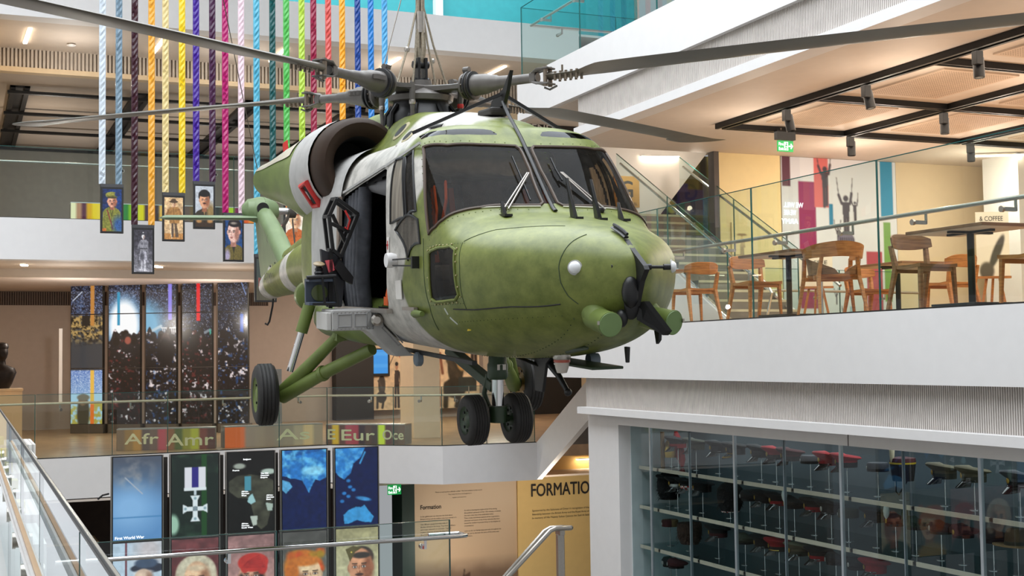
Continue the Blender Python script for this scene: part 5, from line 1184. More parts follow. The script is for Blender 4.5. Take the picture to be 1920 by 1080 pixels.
def coat(cv, x, y, w, col, lapel=True, shirt=None):
    c = np.array(col, float); cv.poly([(x-.12, y), (x+.12, y), (x+w*.75, y+.06), (x+w, y+.13), (x+w*1.1, 1.1), (x-w*1.1, 1.1), (x-w, y+.13), (x-w*.75, y+.06)], c)
    if shirt is not None: cv.poly([(x-.1, y), (x+.1, y), (x+.02, y+.2), (x-.02, y+.2)], shirt)
    if lapel:
        cv.line(x-.12, y, x, y+.22, .022, c*.62); cv.line(x+.12, y, x, y+.22, .022, c*.62); cv.line(x, y+.2, x, 1, .012, c*.5)
        for k in range(3): cv.ell(x+.03, y+.26+.08*k, .018, .018*cv.w/cv.h, c*1.4, .5)
        for s_ in (-1, 1): cv.rect(x+s_*w*.5-.09, y+.2, x+s_*w*.5+.09, y+.205, c*.55); cv.line(x+s_*w*.82, y+.2, x+s_*w*.7, 1, .012, c*.6)
def hanging_picture(x0, x1, z0, z1, cv, label, y=22.5):
    t = thing('hanging_portrait', ((x0+x1)/2, y, z0), label, 'picture', 'portraits hanging from the ribbons'); o = t.location.copy()
    MB().box((x0, y-.03, z0), (x1, y+.03, z1)).build('frame', BEZEL, t, bevel=.005, org=o)
    MB().box((x0, y-.035, z1-.055), (x1, y+.035, z1+.0)).build('ribbon_clamp', mat('grey_clamp', (70, 70, 72), .4, .4), t, org=o)
    b = .032; picture(cv, 'picture_panel', (x0+b-o.x, -.034, z1-.085-o.z), (x1-x0-2*b, 0, 0), (0, 0, -(z1-z0-.085-b)), t, SCREEN)
def P_a():
    c = Cv(56, 120, (26, 44, 92)); c.mottle(6, .5, 1); c.ell(.75, .2, .4, .25, (20, 60, 130), .9); coat(c, .48, .42, .46, (132, 134, 56)); c.line(.25, .5, .55, .95, .035, (130, 50, 50)); c.ell(.85, .85, .3, .2, (50, 90, 150), 1.)
    face(c, .5, .29, .24, (232, 168, 140), moustache=(90, 60, 44)); c.ell(.5, .14, .34, .075, (150, 148, 66), .15); c.rect(.25, .15, .76, .19, (128, 124, 50)); c.ell(.5, .2, .27, .025, (70, 66, 36), .3); c.ell(.78, .12, .14, .06, (24, 50, 110), .4); c.rect(0, .93, .2, 1, (200, 110, 50)); return c.mottle(14, .3, 2)
def P_b():
    c = Cv(56, 120, (70, 70, 78)); c.grad((58, 56, 66), (150, 150, 160), .3, 1); c.mottle(7, .4, 3); x = .5
    c.poly([(.36, .94), (.46, .94), (.47, .72), (.40, .72)], (190, 190, 200)); c.poly([(.55, .95), (.66, .95), (.63, .72), (.54, .72)], (200, 200, 210)); c.ell(.39, .95, .12, .02, (220, 220, 230), .3); c.ell(.62, .965, .1, .02, (220, 220, 230), .3)
    c.poly([(.33, .5), (.66, .5), (.72, .72), (.27, .72)], (176, 176, 190)); c.ell(.44, .63, .12, .1, (90, 90, 100), .6)
    c.poly([(.36, .24), (.66, .23), (.76, .3), (.74, .5), (.32, .52), (.32, .3)], (140, 140, 150)); c.line(.34, .28, .22, .44, .05, (130, 130, 140)); c.line(.73, .28, .74, .58, .045, (130, 130, 140)); c.rect(.33, .43, .73, .455, (60, 60, 66)); c.rect(.38, .30, .48, .36, (110, 110, 120)); c.rect(.56, .30, .68, .36, (110, 110, 120))
    face(c, .5, .16, .085, (220, 220, 226)); c.ell(.48, .085, .11, .03, (60, 60, 70), .3); c.ell(.5, .065, .03, .012, (230, 230, 236), .4); return c.mottle(16, .3, 4)
def P_c():
    c = Cv(56, 120, (222, 186, 140)); c.mottle(5, .3, 5); c.grad((226, 192, 150), (200, 150, 96), .6, 1) if False else None
    c.rect(0, .86, 1, 1, (196, 140, 80)); c.poly([(.36, .95), (.5, .95), (.5, .6), (.38, .6)], (96, 80, 70)); c.poly([(.6, .95), (.78, .95), (.66, .6), (.52, .6)], (104, 84, 66)); c.poly([(.3, .6), (.76, .6), (.72, .5), (.33, .5)], (160, 116, 66))
    c.poly([(.28, .24), (.74, .22), (.9, .38), (.78, .62), (.3, .62), (.14, .4)], (170, 124, 70)); c.line(.22, .3, .12, .42, .06, (150, 106, 60)); c.line(.78, .28, .9, .4, .06, (150, 106, 60)); c.line(.5, .26, .5, .6, .012, (110, 76, 40)); c.rect(.3, .47, .78, .5, (110, 76, 44)); c.line(.22, .48, .4, .98, .02, (236, 214, 180))
    face(c, .5, .15, .11, (236, 196, 160)); c.ell(.5, .10, .24, .03, (76, 58, 44), .2); c.ell(.5, .07, .14, .045, (92, 70, 52), .2); return c.mottle(14, .25, 6)
def P_d():
    c = Cv(56, 120, (198, 206, 216)); c.mottle(5, .08, 7); coat(c, .5, .55, .52, (58, 50, 38), shirt=(150, 120, 80)); c.ell(.85, .62, .22, .2, (150, 124, 76), .9); c.rect(0, .88, 1, 1, (60, 44, 32)); c.ell(.2, .86, .15, .04, (190, 140, 84), .6); c.ell(.8, .86, .15, .04, (190, 140, 84), .6)
    c.ell(.5, .24, .33, .16, (22, 18, 20), .12); face(c, .5, .34, .27, (222, 164, 128), moustache=(30, 22, 22), v=1.5); c.ell(.5, .19, .31, .075, (22, 18, 20), .2); return c.mottle(14, .15, 8)
def P_e():
    c = Cv(56, 130, (22, 64, 118)); c.mottle(6, .5, 9); coat(c, .5, .62, .56, (106, 94, 46), shirt=(36, 36, 40)); c.ell(.12, .9, .16, .14, (170, 160, 190), .8)
    c.ell(.55, .2, .40, .19, (30, 24, 28), .12); face(c, .48, .34, .34, (240, 196, 184), look=-1.0, v=1.6); c.ell(.55, .14, .36, .085, (28, 22, 26), .2); c.ell(.5, .13, .18, .03, (150, 140, 130), .9); c.ell(.84, .34, .07, .05, (214, 150, 136), .3); return c.mottle(14, .2, 10)
def P_f():
    c = Cv(56, 120, (250, 232, 206)); c.grad((236, 130, 60), (252, 238, 220), .02, .3); coat(c, .5, .56, .5, (200, 104, 46)); face(c, .5, .37, .28, (250, 204, 160), v=1.45); c.ell(.5, .23, .42, .03, (170, 84, 40), .2); c.ell(.5, .17, .24, .07, (206, 112, 52), .2); return c.mottle(12, .15, 11)
def P_g():
    c = Cv(40, 90, (60, 70, 66)); coat(c, .5, .55, .5, (80, 76, 60)); face(c, .5, .34, .24, (190, 160, 140)); c.ell(.5, .2, .27, .07, (60, 54, 48), .2); return c
hanging_picture(2.136, 2.505, 2.132, 2.95, P_a(), 'painted soldier in an olive peaked cap on a blue ground, leftmost hanging picture')
hanging_picture(2.64, 3.004, 1.463, 2.285, P_b(), 'black and white picture of a standing kilted soldier, lowest hanging picture')
hanging_picture(3.135, 3.505, 2.02, 2.845, P_c(), 'sepia picture of a standing soldier in a brimmed hat')
hanging_picture(3.648, 4.015, 2.242, 3.055, P_d(), 'picture of a dark-haired moustached soldier on a pale ground')
hanging_picture(4.151, 4.504, 1.692, 2.53, P_e(), 'painted young soldier looking aside on a blue ground')
hanging_picture(5.20, 5.59, 1.95, 2.79, P_f(), 'orange-tinted soldier in a wide hat behind the tail boom')
hanging_picture(4.685, 5.07, 1.0, 1.83, P_g(), 'grey-framed hanging picture mostly hidden behind the tail fin')

# coloured light-box bench behind the balcony glass
t = thing('coloured_display', (3.55, 25.6, 2.63), 'low row of bright coloured blocks behind the balcony glass', 'display'); o = t.location.copy()
MB().box((1.9, 25.55, 2.63), (5.5, 25.9, 2.98)).build('plinth', GREYWALL, t, org=o)
cols = [(244, 238, 190), (186, 136, 104), (92, 40, 62), (228, 172, 32), (240, 208, 30), (240, 210, 60), (98, 48, 140), (110, 60, 60), (60, 60, 70), (70, 140, 50), (40, 130, 60), (132, 190, 40), (184, 206, 36), (226, 214, 40), (80, 50, 60), (230, 120, 40), (70, 60, 60), (238, 190, 90), (210, 150, 60), (20, 140, 130), (120, 200, 180), (90, 90, 80), (100, 80, 70), (110, 90, 60), (232, 212, 40), (236, 216, 50), (110, 70, 140), (70, 70, 70), (60, 60, 60), (80, 70, 60), (160, 200, 40), (170, 204, 50), (120, 20, 80), (130, 30, 80), (232, 96, 40), (240, 140, 50), (242, 150, 60), (60, 60, 80)]
c = Cv(len(cols)*4, 8)
for k, q in enumerate(cols): c.rect(k/len(cols), 0, (k+1)/len(cols), 1, q)
picture(c, 'colour_panel', (1.9-o.x, -.052, .35), (3.6, 0, 0), (0, 0, -.34), t, SCREEN)
MB().box((1.9, 25.53, 2.975), (5.5, 25.9, 2.99)).build('light_edge', WHITE, t, org=o)

# ------------------------------------------------------------------ video columns on the lower balcony
VX = [((2.595, 34.803), (3.336, 34.347)), ((3.457, 34.273), (4.18, 33.828)), ((4.30, 33.754), (4.994, 33.327)), ((5.113, 33.253), (5.788, 32.838)), ((5.907, 32.765), (6.576, 32.353))]
VZ = [2.33, 1.21, -.15, -1.55]
def night(i):
    w, h = 66, 330; c = Cv(w, h, (12, 12, 24)); bl = np.clip(1-c.V*2.6, 0, 1)
    lead = [.9, 1.0, .8, .45, .35][i]
    n = vnoise(h, w, 9, 20+i, 4)
    c.put(np.clip((n-.42)*3, 0, 1)*np.clip(1-abs(c.V-.28)/.22, 0, 1)*lead*.6, (96, 140, 190)); c.speck(.35*lead, (150, 170, 220), 30+i, np.clip(1-abs(c.V-.22)/.25, 0, 1)); c.speck(.02, (240, 240, 255), 40+i)
    if i == 1: c.ell(.5, .37, .6, .19, (150, 200, 236), .6); c.ell(.5, .36, .46, .155, (252, 254, 255), .35); c.rect(.27, .15, .37, .36, (40, 150, 190))
    if i == 2: c.ell(-.1, .36, .7, .15, (120, 178, 210), .8); c.rect(.74, 0, .87, .33, (140, 130, 230)); c.line(0, .42, .5, .37, .05, (180, 200, 210)); c.rect(.5, .38, 1, .385, (230, 230, 230)); 
    if i == 2:
        for k in range(8): c.line(.55+.06*k, .38, .58+.06*k, .43, .012, (224, 222, 222))
    if i == 3: c.rect(.48, 0, .61, .34, (226, 20, 32)); c.line(.4, .45, .95, .40, .05, (120, 130, 140)); c.line(.95, .4, .98, .46, .03, (60, 170, 150))
    if i == 4: c.line(.8, .1, .95, .18, .012, (130, 160, 220)); c.rect(.76, .3, .86, .76, (20, 90, 190))
    if i >= 1:   # the ragged, high-contrast crowd
        top = .42+.03*np.sin(c.U*9+i*2)+.02*np.sin(c.U*21+i); c.put((c.V > top).astype(float)*.93, (16, 12, 16))
        n2 = vnoise(h, w, 5, 60+i, 4); n3 = vnoise(h, w, 13, 80+i, 3); m_ = (c.V > top)*np.clip((n3-.56)*9, 0, 1)*np.clip((n2-.52)*7, 0, 1); c.put(m_, (226, 214, 214)); c.put((c.V > top)*np.clip((vnoise(h, w, 10, 90+i, 3)-.62)*7, 0, 1)*.7, (120, 40, 40) if i in (1, 3) else (40, 90, 150))
        for k in range(3): c.ell(.2+.3*k+.05*math.sin(k+i), .45+.03*math.cos(2*k+i), .11, .03, (22, 16, 18), .3)
        if i == 1: c.ell(.62, .435, .13, .022, (30, 28, 34), .3); c.ell(.62, .46, .1, .025, (160, 84, 70), .4); c.line(.22, .41, .24, .48, .02, (20, 16, 20))
        if i == 2: c.ell(.66, .46, .15, .05, (70, 54, 52), .4); c.ell(.64, .54, .3, .09, (14, 10, 14), .3)
        c.put((c.V > .74)*np.clip((vnoise(h, w, 10, 97+i, 3)-.5)*3, 0, 1)*.25, (60, 60, 70))
    else:
        c.rect(0, .29, 1, .645, (58, 60, 64)); n2 = vnoise(h, w, 10, 61, 4); c.put(((c.V > .29)&(c.V < .48))*np.clip((n2-.36)*5, 0, 1)*np.clip((.5-c.V)/.08, 0, 1), (182, 150, 90)); c.put(((c.V > .29)&(c.V < .5))*np.clip((vnoise(h, w, 16, 63, 3)-.52)*8, 0, 1)*np.clip((.5-c.V)/.06, 0, 1), (30, 24, 18)); c.rect(.35, .29, .6, .36, (26, 22, 20))
        c.rect(0, .645, 1, 1, (120, 160, 200)); c.put((c.V > .645)*np.clip((.85-c.V)/.2, 0, 1), (84, 116, 180)); c.speck(.5, (220, 235, 250), 45, ((c.V > .645)&(c.V < .8)).astype(float)); c.rect(0, .80, 1, 1, (170, 206, 226)); c.put((c.V > .86)*np.clip((vnoise(h, w, 9, 65, 3)-.3)*4, 0, 1), (176, 160, 74))
        c.ell(.4, .93, .2, .12, (66, 58, 44), .3); c.ell(.38, .845, .12, .035, (120, 92, 66), .3); c.ell(.4, .825, .2, .022, (116, 108, 92), .3); c.line(.05, .2, .35, .14, .012, (220, 230, 250))
        c.rect(0, 0, 1, .05, (176, 200, 200));  # pale top strip: the ceiling's reflection, painted into the screen image
        for k in range(100): v_ = k/100
        c.put(((c.U > .62)&(c.U < .75)&((c.V < .36)|(c.V > .645))).astype(float), (190, 130, 60)); c.put(((c.U > .62)&(c.U < .75)&((c.V < .1)|((c.V > .645)&(c.V < .87)))).astype(float)*.8, (240, 196, 80)); c.put(((c.U > .62)&(c.U < .75)&(c.V > .87)).astype(float), (226, 110, 40))
    return c
WORD5 = ('first column from the left, with an orange stripe', 'second column, with a glowing white burst', 'third column, with a lilac stripe', 'fourth column, with a red stripe', 'fifth and darkest column')
VD = V((3.9, -2.4, 0)).normalized(); VN = V((-VD.y*-1, -VD.x, 0)); VN = V((VD.y, -VD.x, 0))
if VN.y > 0: VN = -VN
for i, (a, b) in enumerate(VX):
    a_, b_ = V((*a, 0)), V((*b, 0)); t = thing('video_column', ((a[0]+b[0])/2, (a[1]+b[1])/2, -1.776), 'tall dark video display, '+WORD5[i], 'video display', 'columns of the dark battle video display'); o = t.location.copy()
    cv = night(i); h = cv.h
    MB().prism([a_+V((0,0,-1.776)), b_+V((0,0,-1.776)), b_+V((0,0,VZ[3])), a_+V((0,0,VZ[3]))], -VN*.3).build('plinth', mat('grey_plinth', (96, 88, 80), .6), t, org=o)
    for k in range(3):
        z1, z0_ = VZ[k]-.012, VZ[k+1]+.012
        sc = MB().prism([a_+V((0,0,z0_-.01)), b_+V((0,0,z0_-.01)), b_+V((0,0,z1+.01)), a_+V((0,0,z1+.01))], -VN*.1).build('display_screen', BEZEL, t, org=o)
        tot = VZ[0]-VZ[3]; r0, r1 = int(h*(VZ[0]-VZ[k])/tot), int(h*(VZ[0]-VZ[k+1])/tot)
        sub = Cv(cv.w, r1-r0); sub.a = cv.a[r0:r1]
        p = a_+VD*.015+VN*.004+V((0, 0, z1))-o
        picture(sub, 'screen_image', p, (b_-a_)-VD*.03, (0, 0, z0_-z1), sc, SCREEN)
for i in range(4):
    a_, b_ = V((*VX[i][1], 0)), V((*VX[i+1][0], 0)); mid = (a_+b_)/2-VN*.2
    mb = MB().prism([mid-VD*.05+V((0,0,-1.776)), mid+VD*.05+V((0,0,-1.776)), mid+VD*.05+V((0,0,1.9)), mid-VD*.05+V((0,0,1.9))], -VN*.08)
    solo(mb, 'display_post', mat('bronze_post', (96, 80, 66), .5), ('bronze post right of the orange striped video column', 'bronze post right of the white burst video column', 'bronze post right of the lilac striped video column', 'bronze post right of the red striped video column')[i], 'post', 'posts between the video columns')
solo(MB().box((2.28, 34.2, -1.0), (2.36, 34.3, .85)), 'wall_panel', WHITE, 'slim white upright strip left of the video columns', 'panel')
# bust on a plinth
t = thing('bust', (.86, 31.0, -.545), 'dark bronze bust of a person at the far left on a pale plinth', 'bust'); o = t.location.copy(); BRONZE = mat('dark_bronze', (34, 26, 22), .4, .5, noise=.2)
mb = MB(); mb.rings([[V((.84+w*math.cos(2*PI*k/20), 31.0+d*math.sin(2*PI*k/20), z)) for k in range(20)] for z, w, d in ((-.545, .2, .14), (-.45, .25, .16), (-.2, .34, .18), (-.1, .30, .16), (-.02, .12, .11), (.08, .11, .11), (.13, .14, .15), (.22, .165, .18), (.30, .16, .18), (.36, .15, .17), (.40, .13, .15), (.425, .06, .07))]); mb.rings([[V((.88+.02*w_+.05*math.cos(2*PI*k/8)*w_, 30.83-.02*w_, .2+.06*math.sin(2*PI*k/8)*w_)) for k in range(8)] for w_ in (1, .4)])
bu = mb.build('head_and_shoulders', BRONZE, t, smooth=True, org=o)
MB().rings([[V((.84+.17*w*math.cos(2*PI*k/20), 31.0+.19*w*math.sin(2*PI*k/20), z)) for k in range(20)] for z, w in ((.33, 1.0), (.38, 1.06), (.44, .9), (.47, .4))]).build('hair', BRONZE, bu, smooth=True, org=o)
solo(MB().box((.62, 30.75, -1.776), (1.29, 31.35, -.56)).box((.60, 30.73, -.60), (1.31, 31.37, -.548)), 'plinth', CREAM, 'pale square plinth under the dark bust', 'plinth')
# low reading benches with big letters behind the lower glass
def bench(x0, y0, x1, y1, z1, words, stripes, label):
    a, b = V((x0, y0, 0)), V((x1, y1, 0)); d = (b-a).normalized(); n = V((d.y, -d.x, 0)); L = (b-a).length
    t = thing('lettered_bench', (x0, y0, -1.776), label, 'bench', 'lettered benches behind the lower glass'); o = t.location.copy()
    MB().prism([a+V((0,0,-1.776)), b+V((0,0,-1.776)), b+V((0,0,z1)), a+V((0,0,z1))], -n*.4).build('bench_body', GREYWALL, t, org=o)
    c = Cv(len(stripes)*6, 10)
    for k, q in enumerate(stripes): c.rect(k/len(stripes), 0, (k+1)/len(stripes), 1, tuple(min(255, v_*1.35) for v_ in q))
    picture(c, 'striped_front', a+n*.003+V((0,0,z1))-o, b-a, (0, 0, -1.776-z1), t, PRINT)
    for s_, f0, f1, sz, dz in words:
        mb = MB(); write(mb, s_, a+d*L*f0+n*.004+V((0, 0, -1.776+dz)), d, (0, 0, 1), sz, L*(f1-f0), bold=.01); mb.build('lettering', mat('cream_letters', (226, 214, 170), .5), t, org=o, fix=False)
    MB().prism([a+V((0,0,z1)), b+V((0,0,z1)), b-n*.4+V((0,0,z1)), a-n*.4+V((0,0,z1))], (0, 0, .02)).build('bench_top', STEEL, t, org=o)
bench(2.92, 27.35, 4.8, 26.9, -1.36, [('Afr', .08, .42, .30, .13), ('Amr', .50, .98, .34, .08)], [(104, 84, 66), (124, 96, 60), (150, 110, 60), (84, 70, 66), (98, 78, 70), (150, 70, 76), (120, 84, 64), (84, 88, 58), (128, 120, 60), (150, 146, 60), (110, 66, 60), (86, 60, 56)], 'striped low bench lettered Afr Am behind the lower glass')
bench(5.0, 26.95, 7.05, 27.0, -1.36, [('As', .52, .86, .32, .12)], [(196, 92, 50), (196, 92, 50), (130, 110, 96), (134, 114, 98), (128, 108, 94), (126, 112, 98), (132, 116, 100), (150, 132, 110), (180, 150, 110), (140, 120, 100)], 'low bench with an orange block lettered As behind the lower glass')
bench(7.12, 27.0, 8.5, 25.9, -1.38, [('E', .02, .12, .3, .1), ('Eur', .2, .62, .32, .08), ('Oce', .72, .98, .28, .1)], [(90, 66, 56), (190, 150, 50), (90, 60, 56), (150, 66, 76), (150, 60, 70), (60, 44, 50), (84, 60, 54), (70, 56, 54), (180, 190, 60), (90, 60, 60), (90, 74, 66), (100, 80, 70)], 'striped low bench lettered Eur Oce behind the lower glass')
# murals of people on the back wall, blue monitor, stanchion
def figure(c, x, y, s_, col, pose='stand', skin=(190, 140, 110)):
    a = c.w/c.h; k = np.array(col, float)
    if pose == 'stand':
        c.poly([(x-.08*s_, y), (x+.08*s_, y), (x+.1*s_, y+.34*s_), (x-.1*s_, y+.34*s_)], k); c.line(x-.05*s_, y+.3*s_, x-.06*s_, y+.72*s_, .05*s_, k*.8); c.line(x+.05*s_, y+.3*s_, x+.07*s_, y+.72*s_, .05*s_, k*.8); c.line(x+.1*s_, y+.04*s_, x+.15*s_, y+.3*s_, .03*s_, k*.9)
    else:
        c.ell(x, y+.22*s_, .17*s_, .24*s_, k, .15); c.ell(x-.02*s_, y+.5*s_, .24*s_, .14*s_, k*.85, .15); c.line(x-.16*s_, y+.12*s_, x+.06*s_, y+.34*s_, .05*s_, k*1.2); c.line(x-.2*s_, y+.45*s_, x-.22*s_, y+.75*s_, .06*s_, k*.9); c.line(x+.12*s_, y+.45*s_, x+.02*s_, y+.75*s_, .06*s_, k*.8)
    c.ell(x, y-.07*s_, .055*s_, .075*s_, skin, .2); c.ell(x, y-.12*s_, .065*s_, .04*s_, k*.6, .2)
def mural(x0, x1, z0, z1, fn, label, y=37.2):
    c = Cv(90, int(90*(z1-z0)/(x1-x0)), (232, 206, 170)); fn(c)
    t = thing('wall_mural', ((x0+x1)/2, y, z0), label, 'mural'); o = t.location.copy()
    MB().box((x0, y, z0), (x1, y+.05, z1)).build('board', CREAM, t, org=o); picture(c, 'mural_print', (x0-o.x, -.004, z1-o.z), (x1-x0, 0, 0), (0, 0, z0-z1), t, PRINT)
def mu1(c): figure(c, .34, .5, .62, (74, 66, 60), 'sit'); c.line(.42, .5, .82, .08, .012, (60, 44, 40)); figure(c, .78, .42, .75, (66, 54, 50)); c.ell(.9, .15, .06, .1, (190, 70, 50), .3); c.mottle(10, .12, 3)
def mu2(c): figure(c, .16, .28, .95, (150, 92, 66), skin=(160, 96, 72)); figure(c, .55, .3, .9, (66, 58, 44), 'sit', (176, 110, 80)); c.ell(.68, .4, .12, .14, (196, 156, 96), .2); c.rect(.6, .62, .95, .8, (60, 64, 58)); figure(c, .9, .1, .6, (70, 54, 50)); c.mottle(10, .2, 4)
mural(11.15, 12.2, -1.52, .5, mu1, 'pale wall mural with a seated soldier left of the cream column')
mural(12.9, 14.6, -1.52, .9, mu2, 'warm wall mural with a crouching soldier behind the nose wheels')
def mu3(c): c.grad((60, 84, 104), (70, 50, 40), .2, .9); c.mottle(8, .5, 5); figure(c, .5, .25, .8, (90, 70, 60)); figure(c, .25, .3, .7, (60, 70, 90))
mural(15.6, 17.4, -1.5, .5, mu3, 'dark blue and brown mural behind the glass right of the wheels')
t = thing('monitor', (11.37, 37.05, -.48), 'small monitor with a bright blue screen below the helicopter belly', 'monitor'); o = t.location.copy()
sc = MB().box((11.13, 37.08, -.52), (11.72, 37.16, .3)).build('monitor_case', BEZEL, t, org=o, bevel=.01)
c = Cv(12, 14, (62, 150, 226)); 
for k in range(6): c.rect(0, k/6, 1, k/6+.03, (90, 172, 236))
picture(c, 'screen_image', (11.17-o.x, .025, .26-o.z), (.49, 0, 0), (0, 0, -.70), sc, SCREEN)
t = thing('rope_stanchion', (13.6, 35.5, -1.776), 'slim silver barrier post standing behind the left nose wheel', 'barrier post'); o = t.location.copy()
MB().lathe([(.16, 0), (.16, .015), (.02, .03)], o, (0, 0, 1), 20).build('base', STEEL, t, smooth=True, org=o); MB().cyl(o, o+V((0, 0, .95)), .018).build('pole', STEEL, t, smooth=True, org=o)
t = thing('glass_board', (6.85, 32.0, -1.776), 'pale glass panel with a thin sketched line at the foot of the last video column', 'panel'); o = t.location.copy()
MB().box((6.62, 31.2, -1.70), (7.15, 31.24, -.22)).build('panel_sheet', mat('pale_blue_sheet', (132, 146, 158), .3), t, org=o); MB().tube([(6.72, 31.195, -1.6), (6.85, 31.195, -1.2), (6.92, 31.195, -.8), (7.05, 31.195, -.35)], .008, 5).build('sketched_line', WHITE, t, org=o)
MB().box((6.62, 31.1, -1.776), (7.15, 31.3, -1.70)).build('panel_foot', STEEL, t, org=o)
# ------------------------------------------------------------------ hanging screens over the lowest storey
def S_first():
    c = Cv(72, 126); c.grad((74, 84, 100), (90, 140, 190), .05, .6); n = vnoise(126, 72, 5, 3, 4); c.put(np.clip((n-.35)*2, 0, 1)*np.clip(1-((c.U-.45)/.5)**2-((c.V-.22)/.26)**2, 0, 1), (150, 150, 150)); c.ell(.35, .62, .5, .25, (128, 176, 220), 1.2); c.rect(0, .72, 1, .735, (70, 130, 180)); c.line(.25, .25, .6, .45, .012, (170, 180, 190)); return c
def S_medal():
    c = Cv(80, 140, (20, 34, 30)); n = vnoise(140, 80, 4, 8, 4); c.put(np.clip((n-.45)*3, 0, 1)*((c.V < .25)|(c.V > .7))*.6, (52, 84, 62)); c.rect(.64, 0, .75, 1, (28, 70, 34)); c.ell(.03, .85, .12, .12, (150, 190, 168), .5)
    c.rect(.28, .16, .72, .41, (214, 218, 226)); c.rect(.43, .16, .58, .41, (44, 40, 124)); c.rect(.26, .41, .74, .44, (216, 228, 232)); c.rect(.47, .44, .53, .5, (190, 206, 214))
    W_ = (214, 228, 232); cx, cy = .5, .665
    c.poly([(.4, .51), (.6, .51), (.545, .57), (.545, .64), (.455, .64), (.455, .57)], W_); c.poly([(.4, .82), (.6, .82), (.545, .76), (.545, .69), (.455, .69), (.455, .76)], W_); c.poly([(.24, .61), (.33, .64), (.455, .64), (.455, .69), (.33, .69), (.24, .72)], W_); c.poly([(.76, .61), (.67, .64), (.545, .64), (.545, .69), (.67, .69), (.76, .72)], W_); c.ell(.5, .665, .05, .03, (120, 140, 150), .3)
    for a in ((.5, .54), (.5, .79), (.29, .665), (.71, .665)): c.ell(*a, .03, .018, (130, 160, 170), .4)
    return c
def S_africa():
    c = Cv(80, 140, (12, 12, 12)); n = vnoise(140, 80, 5, 12, 4); af = [(.02, .36), (.2, .29), (.5, .28), (.8, .31), (.98, .36), (1, .55), (.95, .68), (.85, .92), (.72, .97), (.6, .9), (.52, .7), (.47, .58), (.2, .56), (.03, .48)]
    c.poly(af, (58, 60, 50)); c.a *= np.clip(.55+n*.9, 0, 1.6)[..., None]; c.ell(.25, .17, .13, .035, (150, 160, 150), .5); c.ell(.88, .25, .16, .035, (170, 190, 180), .4); c.rect(.36, .3, .5, .48, (70, 140, 160)); c.poly([(.45, .56), (.53, .52), (.6, .62), (.5, .65), (.42, .62)], (150, 196, 200)); c.poly([(.82, .64), (.98, .66), (.96, .74), (.86, .74)], (160, 180, 170)); c.poly([(.48, .8), (.64, .8), (.62, .91), (.54, .92)], (176, 190, 180)); return c
def S_asia():
    c = Cv(80, 140, (8, 26, 74)); n = vnoise(140, 80, 7, 31, 4); land = [(0, .2), (.1, .1), (1, 0), (1, .36), (.85, .4), (.75, .38), (.66, .47), (.6, .55), (.52, .46), (.45, .39), (.3, .36), (.2, .36), (.1, .33), (0, .32)]
    c.poly([(0, 0), (1, 0), (1, .3), (0, .2)], (26, 90, 160)); c.poly(land, (34, 112, 186)); c.put(np.clip((n-.45)*4, 0, 1)*(c.a[..., 2] > 150), (90, 176, 226)); c.ell(.72, .27, .26, .06, (130, 206, 240), .6); c.poly([(0, .37), (.16, .4), (.22, .46), (.08, .54), (0, .5)], (84, 160, 206)); return c.mottle(12, .2, 33)
def S_pacific():
    c = Cv(80, 140, (6, 24, 70)); n = vnoise(140, 80, 7, 41, 4); c.poly([(0, 0), (.7, 0), (.6, .12), (.42, .2), (.36, .32), (.2, .4), (.08, .36), (0, .3)], (36, 118, 192)); c.put(np.clip((n-.45)*4, 0, 1)*(c.a[..., 2] > 150)*.7, (96, 180, 230)); c.line(.58, .2, .7, .06, .02, (60, 150, 210)); 
    for a in ((.3, .42), (.34, .5), (.42, .54), (.2, .58), (.3, .62), (.15, .68)): c.ell(*a, .05, .02, (40, 120, 190), .6)
    c.ell(.66, .66, .18, .025, (60, 140, 200), .5, .2); c.poly([(.18, .86), (.3, .8), (.48, .76), (.6, .77), (.68, .74), (.78, .82), (.9, .9), (.84, .97), (.66, .96), (.5, .93), (.3, .97), (.2, .97)], (56, 146, 206)); return c.mottle(12, .15, 43)
def S_hat():
    c = Cv(90, 150); c.grad((190, 206, 226), (206, 220, 238), 0, .5); c.ell(.75, .1, .3, .2, (214, 200, 206), 1.2); c.rect(.42, 0, .455, 1, (130, 64, 72)) if False else None; c.ell(.72, .31, .36, .06, (44, 48, 66), .15); c.ell(.68, .25, .24, .06, (70, 84, 110), .3); c.ell(.62, .36, .2, .03, (226, 222, 226), .6); face(c, .62, .46, .2, (224, 190, 170)); c.ell(.62, .9, .5, .25, (60, 66, 88), .2); c.rect(.25, 0, .285, 1, (120, 62, 74)); return c.mottle(10, .1, 50)
def S_wig():
    c = Cv(90, 150, (104, 50, 52)); c.grad((112, 56, 60), (90, 36, 38), 0, .6); c.mottle(5, .3, 51); c.ell(.5, .9, .5, .3, (60, 40, 44), .2)
    for k in range(26):
        a = PI*(.0+1.0*k/25); c.ell(.52-.33*math.cos(a), .42-.17*math.sin(a)*1.0, .1, .055, (214, 200, 176), .6)
    for s_ in (-1, 1):
        for k in range(6): c.ell(.52+s_*(.33+.03*math.sin(k*2)), .44+.05*k, .11, .05, (206, 190, 166), .6)
    face(c, .53, .49, .27, (232, 184, 150), v=1.35); c.ell(.53, .355, .2, .035, (226, 196, 166), .8); return c.mottle(16, .14, 52)
